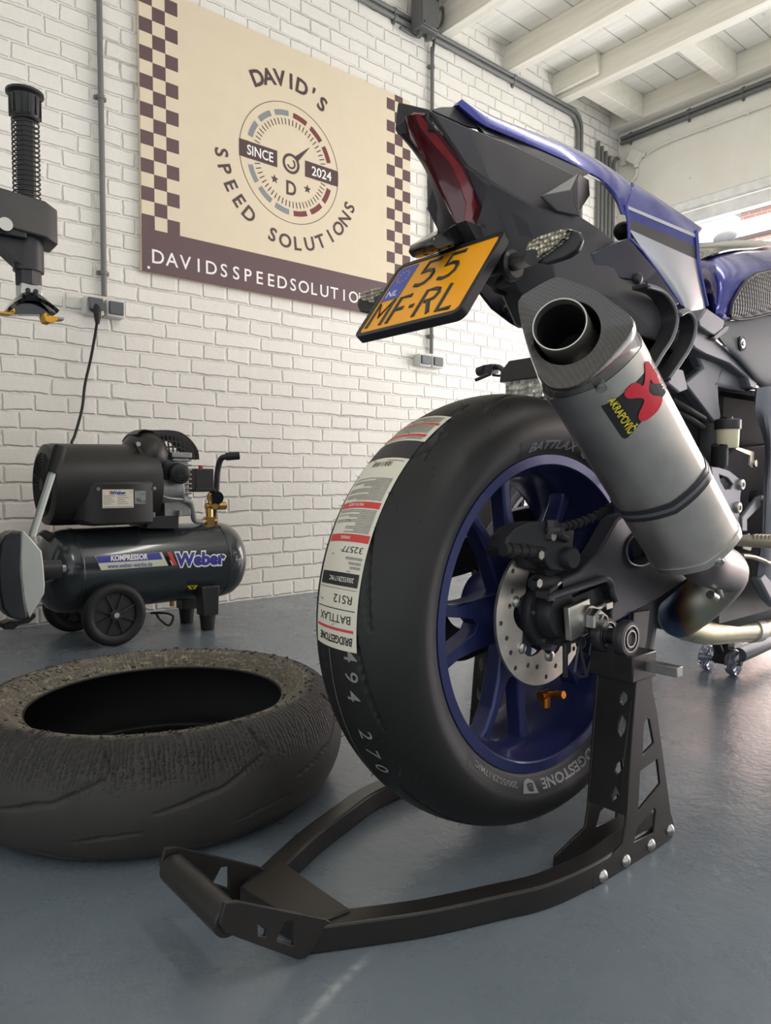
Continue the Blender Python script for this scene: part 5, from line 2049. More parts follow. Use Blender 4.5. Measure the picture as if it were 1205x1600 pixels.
lbar(mb, 159.2, 157.4, SR + 0.002, SL - 0.004, 0)
label_text(mb, 'WARNING', 158.3, mid, 0.0045, 3, width=0.022, lift=0.0018)
rr_ = random.Random(11)


def prose(a_from, a_to, step=0.42):
    a_ = a_from
    while a_ > a_to:
        ln = rr_.choice((0.080, 0.082, 0.078, 0.05, 0.03, 0.081))
        lbar(mb, a_, a_ - step * 0.62, SR + 0.006, SR + 0.006 + ln, 2)
        a_ -= step


prose(157.0, 151.2)
lbar(mb, 150.9, 149.3, SR + 0.004, SL - 0.004, 0)
label_text(mb, 'MISE EN GARDE', 150.1, mid + 0.004, 0.0040, 3, width=0.035, lift=0.0018)
prose(148.8, 142.6)
for k in range(14):
    w0 = SR + 0.024 + k * 0.0030
    lbar(mb, 139.2, 137.8, w0, w0 + rr_.choice((0.0008, 0.0014, 0.0020)), 1)
prose(137.5, 137.1)
prose(129.9, 129.0)
lbar(mb, 128.9, 127.9, SR + 0.004, SL - 0.004, 0)
prose(127.4, 124.0)
lbar(mb, 124.0, 123.1, SR + 0.002, SL - 0.004, 0)
prose(122.8, 120.6)
mb.build('label_print', [M['ink_red'], M['ink_black'], M['ink_grey'], M['print_white']], ty, weld=False)
# moulding hairs
mb = MB()
rr_ = random.Random(5)
for i in range(230):
    a_ = rr_.uniform(0, 360)
    s_ = rr_.uniform(-0.10, 0.10)
    p = ts(a_, s_, -0.0005)
    q = ts(a_ + rr_.uniform(-0.6, 0.6), s_ + rr_.uniform(-0.003, 0.003), rr_.uniform(0.003, 0.0065))
    mb.tube([p, q], [0.00045, 0.0003], 4)
o = mb.build('rubber_hairs', M['rubber'], ty, weld=False)
o['kind'] = 'stuff'

# ---- rear wheel rim
mb = MB()
prof = [(.232, -.085), (.2325, -.0835), (.2325, -.078), (.222, -.072), (.214, -.060), (.212, -.02), (.212, .02), (.214, .060), (.222, .072), (.2325, .078), (.2325, .0835), (.232, .085), (.2185, .085), (.2165, .083), (.2155, .075), (.206, .060), (.200, .03), (.199, 0), (.200, -.03), (.206, -.060), (.2155, -.075), (.2165, -.083), (.2185, -.085)]
mb.lathe(prof, WC, Y, 120, closed=True)
rim = mb.build('rear_wheel_rim', M['rim_blue'], BK, angle=30)
# five forked spokes
for k in range(5):
    a_ = R(259 + 72 * k)
    dr = X * math.cos(a_) + Z * math.sin(a_)
    dt = Y.cross(dr)

    def sp(r_, t_, h_):
        return WC + dr * r_ + dt * t_ + Y * h_
    outl = [(.040, -.036), (.075, -.037), (.110, -.036), (.150, -.040), (.180, -.050), (.196, -.062), (.2005, -.066)]
    outl += [(.2025, -.036), (.190, -.035), (.165, -.027), (.135, -.018), (.110, -.010), (.102, 0.0), (.110, .010), (.135, .018), (.165, .027), (.190, .035), (.2025, .036)]
    outl += [(.2005, .066), (.196, .062), (.180, .050), (.150, .040), (.110, .036), (.075, .037), (.040, .036)]
    mb = MB()
    mb.prism([[sp(r_, t_, -0.034) for r_, t_ in outl]], Y * 0.030)
    so = mb.build('spoke', M['rim_blue'], rim, bevel=0.004, segs=2)
mb = MB()
mb.lathe([(.018, -.062), (.030, -.062), (.045, -.050), (.050, -.036), (.056, -.030), (.056, .02), (.05, .05), (.018, .06)], WC, Y, 48, closed=True)
mb.build('wheel_hub', M['rim_blue'], rim)
a_ = R(270)
vb = at(853, 1085, y=WC.y - 0.035)
mb = MB(); mb.cyl(vb, vb + Vector((0.0, -0.028, 0.006)), 0.0045, seg=12); mb.cyl(vb + Vector((0.0, -0.018, 0.004)), vb + Vector((0.0, -0.034, 0.007)), 0.006, seg=14); mb.cyl(vb + Vector((-0.014, 0, 0.0)), vb + Vector((0.01, 0.0, 0.0)), 0.007, seg=14)
mb.cyl(vb - Z * 0.02, vb + Z * 0.004, 0.007, seg=12)
mb.build('tyre_valve', M['gold_bolt'], rim, label='orange anodised tyre valve')
# sprocket and chain on the far side
mb = MB(); prof = []
ring = []
for i in range(86):
    r_ = 0.098 if i % 2 else 0.091
    ring.append(WC + Y * 0.085 + X * r_ * math.cos(2 * PI * i / 86) + Z * r_ * math.sin(2 * PI * i / 86))
mb.prism([ring, circle(WC + Y * 0.085, X, Z, 0.05, 40)], Y * 0.006)
mb.build('sprocket', M['black_satin'], rim)
mb = MB()
pth = [WC + Y * 0.088 + X * 0.096 * math.cos(a) + Z * 0.096 * math.sin(a) for a in [PI / 2 + PI * i / 24 for i in range(25)]]
pth += [WC + Vector((0.62, 0.088, -0.02)), WC + Vector((0.65, 0.088, 0.01)), WC + Vector((0.62, 0.088, 0.05))]
mb.tube(pth, 0.008, 8, closed=True); mb.build('drive_chain', M['black'], BK)

# ---- brake disc
DO = WC + Y * -0.0745
mb = MB()
outer = circle(DO, X, Z, 0.1085, 96)
inner = []
for i in range(120):
    a_ = 2 * PI * i / 120
    w_ = 0.066 + 0.006 * math.cos(6 * a_ + 0.6) - 0.004 * max(0, math.cos(6 * a_ + 0.6 + PI)) ** 4
    inner.append(DO + (X * math.cos(a_) + Z * math.sin(a_)) * w_)
holes = [inner]
for k in range(24):
    a_ = 2 * PI * k / 24 + 0.05
    r_ = (0.099, 0.090, 0.0815)[k % 3] if k % 2 else (0.0985, 0.083, 0.091)[k % 3]
    holes.append(circle(DO + (X * math.cos(a_) + Z * math.sin(a_)) * r_, X, Z, 0.0038, 10))
mb.prism([outer] + holes, Y * 0.005)
dsc = mb.build('brake_disc', M['disc'], BK)
for k in range(6):
    a_ = 2 * PI * k / 6 - 0.32
    c_ = DO + (X * math.cos(a_) + Z * math.sin(a_)) * 0.070
    mb = MB(); mb.lathe([(0, -.004), (.004, -.004), (.0075, -.0025), (.0085, 0.0), (.0085, .004), (0, .004)], c_, Y, 20); mb.build('disc_bolt', M['steel'], dsc)
mb = MB()
star = []
for i in range(96):
    a_ = 2 * PI * i / 96
    star.append(DO + Y * 0.002 + (X * math.cos(a_) + Z * math.sin(a_)) * (0.056 + 0.006 * math.cos(6 * a_ + 1.9)))
mb.prism([star], Y * 0.02)
mb.lathe([(0.03, -0.010), (0.050, -0.010), (0.052, -0.006), (0.052, 0.004), (0.03, 0.004)], DO, Y, 60, closed=True)
car = mb.build('disc_carrier', M['black'], dsc, label='black disc carrier')
for k in range(5):
    a_ = 2 * PI * k / 5 + 0.5
    c_ = DO + Y * -0.0105 + (X * math.cos(a_) + Z * math.sin(a_)) * 0.043
    mb = MB(); mb.cyl(c_ + Y * 0.002, c_ - Y * 0.003, 0.0035, seg=10); mb.build('carrier_bolt', M['steel'], dsc)

# ---- axle, adjuster, swingarm
YS = 0.618                      # outer face of the right swingarm end
mb = MB()
hub0 = Vector((WC.x, WC.y - 0.082, WC.z))
mb.lathe([(0.0, -0.026), (0.032, -0.026), (0.037, -0.018), (0.037, 0.0), (0.0, 0.0)], hub0, Y, 40)
mb.build('axle_spacer', M['black'], BK)
arm = [(862, 940), (868, 931), (925, 911), (948, 905), (955, 912), (958, 926), (962, 938), (957, 948), (955, 962), (958, 975), (990, 958), (1030, 936), (1075, 905), (1120, 870), (1180, 840), (1230, 815), (1230, 690), (1150, 700), (1060, 770), (1010, 796), (975, 805), (965, 812), (935, 865), (905, 893), (880, 905), (862, 922)]
hole = [[(979, 862), (985, 842), (1004, 829), (1030, 840), (1028, 868), (1006, 884), (985, 880)]]
mb = MB(); plate_px(mb, arm, YS, 0.030, hole)
sw = mb.build('swingarm', M['swing'], BK, bevel=0.006, segs=3)
mb = MB()
pts = [at(px, py, y=YS - 0.002) for px, py in hole[0]]
mb.tube(spline(pts, 4, closed=True), 0.0022, 8, closed=True); mb.build('opening_rim', M['swing'], sw)
mb = MB()
ring = [at(px, py, y=YS - 0.006) for px, py in ((860, 938), (866, 931), (925, 911), (946, 905), (955, 914), (957, 926), (962, 938))]
mb.tube(spline(ring, 5), 0.0055, 10); mb.build('axle_slot_lip', M['swing'], sw)
mb = MB(); plate_px(mb, [(876, 942), (940, 915), (955, 930), (953, 975), (905, 1003), (876, 1010)], YS + 0.016, 0.012); mb.build('axle_slot', M['black'], sw)
mb = MB(); sw2 = MB(); plate_px(sw2, arm, YS, 0.030, hole); sw2.mirror(WC.y).build('swingarm', M['swing'], BK, bevel=0.006)
mb = MB(); mb.box2((WC.x + 0.30, YS + 0.01, WC.z + 0.03), (WC.x + 0.42, 2 * WC.y - YS - 0.01, WC.z + 0.12)); mb.build('swingarm_bridge', M['swing'], BK, bevel=0.01)
# adjuster plate, nut
mb = MB(); plate_px(mb, [(889, 950), (922, 935), (924, 987), (893, 1002)], YS - 0.004, 0.010)
ad = mb.build('chain_adjuster', M['alu'], BK, bevel=0.001, label='bright aluminium axle adjuster plate')
ax0 = at(918, 967, y=YS - 0.004)
mb = MB(); mb.cyl(ax0 + Y * 0.002, ax0 - Y * 0.0065, 0.0215, 0.020, seg=32); mb.build('axle_washer', M['steel'], ad)
mb = MB(); mb.tube([ax0 - Y * 0.006, ax0 - Y * 0.008, ax0 - Y * 0.020, ax0 - Y * 0.0225], [0.0155, 0.0172, 0.0172, 0.0150], 6)
mb.build('axle_nut', M['steel'], ad, angle=20)
mb = MB(); mb.lathe([(0.0085, 0.0), (0.0105, 0.0), (0.0105, 0.01), (0.0085, 0.01)], ax0 - Y * 0.0285, Y, 28, closed=True); mb.lathe([(0.0, .003), (0.0088, .003), (0.0088, .012), (0, .012)], ax0 - Y * 0.0285, Y, 28)
mb.build('axle_end', M['steel'], ad)
mb = MB(); a, b = at(925, 952, y=YS - 0.002), at(951, 944, y=YS - 0.002); mb.cyl(a, b, 0.0048, seg=12); mb.cyl(a.lerp(b, 0.62), b, 0.0088, seg=6); mb.build('adjuster_bolt', M['steel'], ad)
# triangular lower hanger
mb = MB()
for e in (((905, 1002), (916, 1056)), ((934, 998), (916, 1056)), ((905, 1002), (898, 1050)), ((898, 1050), (906, 1058)), ((906, 1058), (916, 1056)), ((908, 1018), (921, 1027)), ((925, 996), (921, 1027)), ((905, 1002), (925, 990))):
    mb.tube([at(*e[0], y=YS + 0.004), at(*e[1], y=YS + 0.004)], 0.0022, 8)
mb.lathe([(.006, -.003), (.009, -.003), (.009, .003), (.006, .003)], at(908, 1004, y=YS + 0.004), Y, 16, closed=True)
mb.build('hugger_bracket', M['swing'], BK)
mb = MB(); plate_px(mb, [(884, 1005), (893, 1002), (893, 1018), (888, 1024), (888, 1058), (884, 1060)], YS + 0.010, 0.006); mb.build('sensor_bracket', M['black_satin'], BK, bevel=0.001)

# ---- caliper
YK = 0.650
mb = MB()
cal = [(789, 857), (793, 840), (806, 826), (826, 817), (860, 815), (885, 818), (898, 830), (896, 850), (893, 880), (880, 893), (860, 890), (846, 868), (838, 862), (800, 868)]
plate_px(mb, cal, YK - 0.022, 0.030)
plate_px(mb, [(800, 862), (840, 858), (845, 868), (802, 872)], YK - 0.018, 0.05)
plate_px(mb, [(845, 872), (893, 876), (905, 920), (900, 945), (868, 935), (856, 905)], YK - 0.008, 0.020)
cl = mb.build('brake_caliper', M['caliper'], BK, bevel=0.005, segs=3)
for (px, py, r_, d_) in ((884, 871, 0.0155, 0.030), (868, 832, 0.009, 0.022)):
    c_ = at(px, py, y=YK - 0.022)
    mb = MB(); mb.lathe([(0, -d_ * 0.5), (r_ * 0.9, -d_ * 0.5), (r_, -d_ * 0.42), (r_, 0.004), (0, 0.004)], c_, Y, 28); mb.build('piston_housing', M['caliper'], cl)
for (p0, p1, r_) in (((786, 859), (842, 863), 0.0085), ((833, 866), (846, 866), 0.011), ((833, 911), (868, 910), 0.0095), ((866, 914), (874, 915), 0.010)):
    a, b = at(*p0, y=YK - 0.020), at(*p1, y=YK - 0.020)
    mb = MB(); mb.cyl(a, b, r_, seg=18); s_ = mb.build('slide_pin', M['caliper'], cl)
for (px, py) in ((843, 867), (840, 911), (872, 915), (862, 838)):
    c_ = at(px, py, y=YK - 0.028)
    mb = MB(); mb.cyl(c_ + Y * 0.006, c_ - Y * 0.004, 0.0065, seg=6); mb.build('caliper_bolt', M['steel'], cl)
mb = MB(); plate_px(mb, [(838, 866), (852, 862), (892, 884), (905, 905), (912, 930), (890, 945), (868, 940), (858, 922), (838, 918), (834, 905), (848, 895)], YK + 0.004, 0.010)
mb.build('caliper_bracket', M['caliper'], cl, bevel=0.003)
for (p0, p1, r_) in (((794, 859), (804, 860), 0.0105), ((808, 860), (816, 861), 0.0100), ((820, 861), (828, 862), 0.0100), ((836, 911), (846, 911), 0.0115)):
    a, b = at(*p0, y=YK - 0.020), at(*p1, y=YK - 0.020)
    mb = MB(); mb.cyl(a, b, r_, seg=18); mb.build('rubber_boot', M['rubber'], cl)
mb = MB(); mb.cyl(at(874, 835, y=YK - 0.030), at(884, 842, y=YK - 0.024), 0.006, seg=12); mb.sphere(at(873, 834, y=YK - 0.030), 0.0065, 12, 8); mb.build('bleed_nipple', M['rubber'], cl)
mb = MB(); plate_px(mb, [(816, 868), (838, 868), (846, 888), (838, 892), (822, 888)], YK + 0.0, 0.014); mb.build('pad_spring', M['caliper'], cl, bevel=0.003)
hose = spline([at(862, 826, y=YK - 0.024), at(880, 823, y=YK - 0.026), at(905, 817, y=YK - 0.03), at(935, 804, y=YK - 0.04), at(965, 788, y=YK - 0.05), at(1000, 768, y=YK - 0.05), at(1060, 720, y=YK - 0.03)], 6)
mb = MB(); mb.tube(hose, 0.0055, 12); hs = mb.build('brake_hose', M['rubber'], BK)
mb = MB()
for i in range(7, 26):
    if i % 2:
        mb.tube([hose[i], hose[i].lerp(hose[i + 1], 0.7)], 0.0075, 12)
mb.build('hose_sleeve', M['rubber'], hs)
mb = MB(); c_ = at(862, 828, y=YK - 0.026); mb.cyl(c_ - Z * 0.006, c_ + Z * 0.014, 0.009, seg=6); mb.cyl(c_ - Z * 0.002, c_ + Z * 0.004, 0.0115, seg=16); mb.build('banjo_bolt', M['black_satin'], hs)

# ---- silencer
A0 = at(1086, 853, y=0.530)      # lower end
A1 = at(921, 567, y=0.535)       # seam with the carbon cap
ad_ = (A1 - A0)
LEN = ad_.length
ad_.normalize()
vdir = ((A0 + A1) / 2 - CPOS).normalized()
sd = ad_.cross(vdir).normalized()         # across the silencer, in the picture plane
if sd.x < 0:
    sd = -sd
nv = sd.cross(ad_).normalized()           # towards / away from the viewer
if nv.dot(vdir) > 0:
    nv = -nv


def hexring(c, wx, wn, n_per=6, ex=3.2, tilt=0.0):
    """rounded flat-sided section"""
    out = []
    N_ = 48
    for i in range(N_):
        a_ = 2 * PI * i / N_
        ca, sa = math.cos(a_), math.sin(a_)
        # rounded hexagon: blend of a circle and a hexagon
        m6 = (a_ + PI / 6) % (PI / 3) - PI / 6
        hx = math.cos(PI / 6) / math.cos(m6)
        r_ = 0.38 * hx * 1.05 + 0.62
        out.append(c + sd * (wx * r_ * ca) + nv * (wn * r_ * sa) + ad_ * tilt * sa)
    return out


def wid(f):
    return 0.0695 + (0.0675 - 0.0695) * f


mb = MB()
rings = []
for f, k in ((0.0, 0.90), (0.012, 0.965), (0.03, 1.0), (0.25, 1.0), (0.5, 1.0), (0.75, 1.0), (1.0, 1.0)):
    rings.append(hexring(A0 + ad_ * LEN * f, wid(f) * k, 0.058 * k))
mb.loft(rings)
mf = mb.build('silencer', M['titan'], BK, angle=50)
mbv = tree_of(mb)
# end cap: carbon, cut so that its mouth looks back and outwards
mouth_c = at(886, 512, y=0.505)
mo = [(809, 470), (822, 457), (866, 433), (888, 437), (931, 453), (958, 472), (984, 491), (993, 512), (968, 545), (935, 580), (905, 604), (868, 610), (846, 596), (828, 556), (812, 500)]
mn = (ad_ * 0.42 - vdir * 0.90).normalized()


def on_plane(px, py, c, n):
    d = ray(px, py)
    return CPOS + d * ((c - CPOS).dot(n) / d.dot(n))


mo3 = [on_plane(px, py, mouth_c, mn) for px, py in mo]
mo3 = spline(mo3, 4, closed=True)
seam = hexring(A1, wid(1.0) * 1.012, 0.0587)


# rings by direction seen along the axis
N_ = 64
cap_c = sum(mo3, Vector()) / len(mo3)
seam_c = sum(seam, Vector()) / len(seam)


def resample(loop, u, v, c, n):
    """points of a closed loop at n equal angles about c in the plane (u, v)"""
    an = [(math.atan2((p - c).dot(v), (p - c).dot(u)), p) for p in loop]
    an.sort(key=lambda q: q[0])
    out = []
    for i in range(n):
        a_ = -PI + 2 * PI * i / n
        prev = an[-1]; pa = prev[0] - 2 * PI
        for q in an:
            if q[0] >= a_:
                f = 0 if q[0] == pa else (a_ - pa) / (q[0] - pa)
                out.append(prev[1].lerp(q[1], f))
                break
            prev, pa = q, q[0]
        else:
            q = an[0]
            f = (a_ - an[-1][0]) / (q[0] + 2 * PI - an[-1][0])
            out.append(an[-1][1].lerp(q[1], f))
    return out


mu = (sd - mn * sd.dot(mn)).normalized()
mv = mn.cross(mu)
if mv.dot(nv) * 1.0 + mv.dot(ad_) * 0.0 < 0 and False:
    mv = -mv
# match turning sense: nv-side of the seam joins the lower part of the mouth
sgn = 1 if mv.dot(-ad_) > 0 else -1
mv = mv * sgn
ring_m = resample(mo3, mu, mv, cap_c, N_)
ring_s = resample(seam, sd, nv, seam_c, N_)
mb = MB()
rings = [ring_s, [a.lerp(b, 0.35) for a, b in zip(ring_s, ring_m)], [a.lerp(b, 0.7) for a, b in zip(ring_s, ring_m)], [a.lerp(b, 0.96) for a, b in zip(ring_s, ring_m)], [cap_c + (b - cap_c) * 0.975 + mn * 0.002 for b in ring_m], [cap_c + (b - cap_c) * 0.93 + mn * 0.001 for b in ring_m]]
TIP = on_plane(877, 511, mouth_c, mn)
hole_c = circle(on_plane(884, 518, mouth_c, mn) + mn * -0.004, mu, mv, 0.0385, N_, -PI, PI)
rings.append(hole_c)
rings.append([p - mn * 0.02 for p in hole_c])
mb.loft(rings, caps=False)
cap = mb.build('silencer_end_cap', M['carbon'], mf, angle=40, label='carbon fibre end cap')
mb = MB()
mb.lathe([(0.0290, -0.10), (0.0290, 0.006), (0.0298, 0.0085), (0.0312, 0.0085), (0.0318, 0.006), (0.0318, -0.10)], TIP + X * 0.0, mn, 56, closed=True)
mb.lathe([(0.0, -0.098), (0.029, -0.098), (0.029, -0.1), (0.0, -0.1)], TIP, mn, 40)
mb.build('outlet_pipe', M['titan'], mf, label='round exhaust outlet')
mb = MB()
mb.lathe([(0.0, -0.090), (0.0287, -0.090), (0.0287, -0.002), (0.0285, -0.002), (0.0285, -0.088), (0.0, -0.088)], TIP, mn, 40, closed=False)
mb.build('outlet_lining', M['grid_dark'], mf, label='black inside of the outlet')


def band(f0, f1, k, name, m, lab=None):
    mb = MB()
    r_ = []
    for f, q in ((f0, 1.001), (f0, k), (f1, k), (f1, 1.001)):
        r_.append(hexring(A0 + ad_ * LEN * f, wid(f) * q, 0.058 * q))
    mb.loft(r_, caps=False)
    return mb.build(name, m, mf, label=lab)


band(0.925, 1.0, 1.022, 'cap_sleeve', M['titan'])
band(0.355, 0.415, 1.022, 'mounting_strap', M['black_satin'], 'dark mounting strap')
band(0.376, 0.392, 1.030, 'strap_edge', M['alu_grey'])
band(0.02, 0.055, 1.014, 'inlet_sleeve', M['titan'])
for (px, py) in ((940, 604), (991, 550), (1122, 877), (1157, 842)):
    p = onto(mbv, px, py, 0.0030)
    if p is None:
        continue
    d = (CPOS - p).normalized()
    mb = MB(); mb.lathe([(0, .003), (.0045, .003), (.0045, .0012), (.0065, .0012), (.007, .0), (.007, -.003), (0, -.003)], p, nv, 16)
    mb.build('rivet', M['steel'], mf)
q_ = MB()
badge = [(1002, 542), (1050, 592), (986, 690), (938, 627)]
# badge outline with rounded corners, laid on the silencer
rows = []
dq = [(1006, 546), (1041, 610), (975, 686), (938, 630)]


def on_badge(u, v):
    return bilin([(1006, 546), (1041, 610), (975, 686), (938, 630)], u, v)


def blob(pxs, mi, lift):
    v2, f2_ = fine_tris(pxs, [tuple(range(len(pxs)))], 5.0)
    p = []
    for q in v2:
        h = onto(mbv, q.x, q.y, lift)
        if h is None:
            return
        p.append(h)
    q_.add(p, f2_, mi)


blob([(1003, 549), (1007, 547), (1012, 550), (1040, 604), (1041, 610), (1038, 616), (981, 683), (976, 685), (971, 682), (939, 634), (937, 630), (939, 625)], 0, 0.0012)
red = spline([Vector((x_, y_, 0)) for x_, y_ in ((1006, 567), (1012, 565), (1017, 574), (1031, 596), (1019, 599), (1014, 593), (1012, 611), (1020, 618), (1033, 621), (1027, 640), (1010, 655), (1000, 657), (996, 648), (1005, 626), (998, 621), (981, 622), (974, 614), (982, 603), (992, 597), (1003, 602), (1006, 585))], 3, closed=True)
blob([(p.x, p.y) for p in red], 1, 0.0024)
decal_text(q_, mbv, 'AKRAPOVI\u010c', [(962, 617), (997, 664), (982, 678), (949, 624)], 2, 0.0024, bold=0.02)
q_.build('maker_badge', [M['badge_black'], M['akra_red'], M['akra_yellow']], mf, weld=False, label='black badge with a red mark and yellow letters')

# ---- link pipe
pa, pb, pc_, pd, pe, pf = at(1118, 880, y=0.545), at(1134, 903, y=0.560), at(1108, 935, y=0.585), at(1068, 962, y=0.615), at(1060, 975, y=0.645), at(1095, 984, y=0.67)
pts = spline([A0 + ad_ * 0.02, A0 - ad_ * 0.035, at(1132, 893, y=0.552), at(1112, 922, y=0.575), at(1082, 948, y=0.605), at(1062, 963, y=0.640)], 6)
rr2 = [0.037] * len(pts)
mb = MB(); mb.tube(pts, rr2, 28); lk = mb.build('link_pipe', M['titan_heat'], BK, label='heat-tinted titanium link pipe')
mb = MB(); mb.sphere(pts[-1], 0.037, 28, 16); mb.build('pipe_elbow', M['titan_heat'], lk)
pts = [at(1058, 974, y=0.660), at(1080, 983, y=0.665), at(1110, 988, y=0.672), at(1150, 986, y=0.69), at(1178, 984, y=0.70), at(1215, 975, y=0.72), at(1260, 968, y=0.73)]
mb = MB(); mb.tube(spline(pts, 5), 0.0245, 24); mb.build('collector_pipe', M['titan_warm'], BK)
mb = MB(); c1_, c2_ = at(1172, 985, y=0.697), at(1183, 984, y=0.702); mb.tube([c1_, c2_], 0.0275, 24); mb.build('pipe_clamp', M['titan'], BK)
mb = MB(); mb.tube([at(1120, 912, y=0.53), at(1124, 927, y=0.545), at(1134, 942, y=0.56)], 0.006, 10); mb.cyl(at(1110, 929, y=0.53), at(1118, 934, y=0.53), 0.007, seg=10)
mb.build('pipe_spring', M['steel'], lk)
# ---- tail unit
TV = {1: (672, 172, .735), 2: (731, 260, .733), 3: (757, 325, .735), 4: (746, 352, .738), 5: (757, 208, .712), 6: (810, 229, .70),
      7: (905, 276, .66), 8: (768, 285, .70), 9: (835, 322, .672), 10: (907, 338, .645), 11: (935, 356, .64), 12: (800, 385, .71),
      13: (862, 398, .67), 14: (962, 378, .64), 15: (795, 432, .72), 16: (872, 452, .665), 17: (962, 462, .63), 18: (1040, 535, .615),
      19: (835, 480, .70), 20: (1000, 415, .632), 21: (1046, 482, .61), 22: (930, 505, .66), 23: (730, 198, .724)}
TF = [(1, 2, 8, 23), (23, 8, 5), (5, 8, 9, 6), (6, 9, 10, 7), (2, 3, 8), (3, 4, 12, 8), (8, 12, 13, 9), (9, 13, 11, 10), (13, 14, 11),
      (4, 15, 12), (12, 15, 16, 13), (13, 16, 17, 14), (14, 17, 20), (17, 21, 20), (15, 19, 22, 16), (16, 22, 18, 17), (17, 18, 21)]


def shell(faces, vd, th, inward):
    """thin moulded panel from named vertices"""
    ids = sorted({i for f in faces for i in f})
    ix = {v: k for k, v in enumerate(ids)}
    P = [P3(vd[i]) for i in ids]
    mb = MB()
    n = len(P)
    inw = Vector(inward)
    fs = [tuple(ix[i] for i in f) for f in faces]
    mb.add(P + [p + inw * th for p in P], fs + [tuple(i + n for i in f[::-1]) for f in fs])
    edges = {}
    for f in fs:
        for a, b in zip(f, f[1:] + f[:1]):
            edges.setdefault((min(a, b), max(a, b)), []).append((a, b))
    for e, l in edges.items():
        if len(l) == 1:
            a, b = l[0]
            mb.f.append((a, b, b + n, a + n))
            mb.m.append(0)
    return mb


tail = BK
mb = shell(TF, TV, 0.006, (0, 1, 0))
mb.build('tail_side_panel', M['tail_grey'], tail, bevel=0.0025, segs=3)
mb = shell(TF[:9], TV, 0.006, (0, 1, 0)).mirror(YC)
mb.build('tail_side_panel', M['tail_grey'], tail, bevel=0.0025, segs=3)
# flap in front of the hollow of the tail
mb = shell([(1, 2, 3), (1, 3, 4, 5), (3, 6, 4)], {1: (846, 306, .652), 2: (905, 271, .655), 3: (893, 297, .642), 4: (908, 338, .640), 5: (870, 330, .655), 6: (899, 322, .641)}, 0.004, (0, 1, 0))
both(mb, 'air_scoop_flap', M['tail_grey'], tail, bevel=0.0015)
mb = shell([(1, 2, 3, 4), (4, 3, 5, 6)], {1: (905, 272, .66), 2: (920, 281, .665), 3: (922, 305, .672), 4: (896, 300, .66), 5: (908, 326, .672), 6: (898, 320, .66)}, 0.02, (0, 1, 0))
both(mb, 'scoop_inside', M['black'], tail)
# lens
q = {'t0': (640, 178, .770), 't1': (664, 180, .741), 'r2': (727, 262, .737), 'r3': (754, 327, .738), 'b1': (741, 350, .742), 'b0': (709, 350, .775), 'l3': (684, 294, .785), 'l2': (652, 238, .790), 'l1': (633, 205, .788)}
tipL = (622, 160, .795)
rows = []
left = [(634, 186, .783), (636, 206, .786), (655, 238, .784), (672, 268, .780), (685, 296, .776), (711, 349, .768)]
right = [(664, 180, .742), (684, 204, .741), (729, 263, .738), (743, 292, .738), (754, 326, .738), (743, 351, .742)]
for a, b in zip(left, right):
    pa_, pb_ = P3(a), P3(b)
    mid_ = (pa_ + pb_) / 2 + Vector((-0.012, 0, -0.002))
    rows.append([pa_, pa_.lerp(mid_, 0.55) + Vector((-0.004, 0, 0)), mid_, pb_.lerp(mid_, 0.55) + Vector((-0.004, 0, 0)), pb_])
mb = MB(); mb.sheet(smooth_rows(rows, 4), 0.006)
lens = mb.build('tail_light_lens', M['lens_red'], BK, label='dark red tail light lens')
rows = []
for a, b in zip(right[1:], right[2:]):
    pass
lit = []
for a in right[0:6]:
    p = P3(a)
    lit.append(p)
mb = MB()
rws = []
for k, a in enumerate(right):
    p = P3(a)
    la = P3(left[k])
    d = (la - p)
    d.normalize()
    wdt = 0.004 if k in (0, 5) else 0.012
    rws.append([p + d * 0.004 + Vector((-0.006, 0, 0)), p + d * (0.004 + wdt) + Vector((-0.0125, 0, -0.001))])
mb.sheet(rws, 0.003)  # right side of the lens painted brighter, as if lit
mb.build('lit_lens_strip', M['lens_red_lit'], lens, label='brighter red strip of the lens, painted as lit')
# rear cap above and left of the lens
mb = shell([(1, 2, 3, 4), (4, 3, 5, 6), (1, 4, 7)], {1: (621, 159, .797), 2: (671, 171, .737), 3: (667, 184, .740), 4: (634, 186, .785), 5: (680, 205, .738), 6: (636, 207, .786), 7: (617, 203, .797)}, 0.01, (0.8, 0.0, 0))
mb.add([P3((617, 203, .797)), P3((634, 186, .785)), P3((637, 207, .787)), P3((622, 211, .797))], [(0, 1, 2, 3)])
mb.build('tail_tip', M['tail_black'], BK, bevel=0.002)
# under-tail on the left of the lens
rows = []
for (l_, r_) in (((618, 204, .80), (636, 206, .788)), ((645, 236, .806), (655, 239, .786)), ((664, 265, .812), (673, 269, .782)), ((676, 300, .815), (686, 297, .778)), ((683, 345, .815), (711, 350, .770)), ((684, 400, .812), (735, 395, .765))):
    pl_, pr_ = P3(l_), P3(r_)
    rows.append([pl_, pl_.lerp(pr_, 0.5) + Vector((-0.004, 0, 0)), pr_])
mb = MB(); mb.sheet(smooth_rows(rows, 3), 0.006); mb.build('under_tail', M['tail_black'], BK)
# upper black part of the tail below the blue cowl
mb = shell([(1, 2, 3, 4), (4, 3, 5), (3, 6, 5), (3, 7, 6)], {1: (672, 171, .738), 2: (690, 167, .752), 3: (722, 166, .745), 4: (730, 197, .730), 5: (753, 201, .722), 6: (757, 209, .712), 7: (812, 228, .706)}, 0.006, (0, 1, 0))
both(mb, 'seat_base', M['tail_black'], BK, bevel=0.002)
mb = shell([(1, 2, 3, 4), (2, 5, 6, 3)], {1: (752, 199, .722), 2: (810, 219, .706), 3: (812, 232, .702), 4: (757, 211, .714), 5: (925, 270, .66), 6: (905, 279, .662)}, 0.006, (0, 1, 0))
both(mb, 'cowl_underside', M['tail_black'], BK, bevel=0.002)

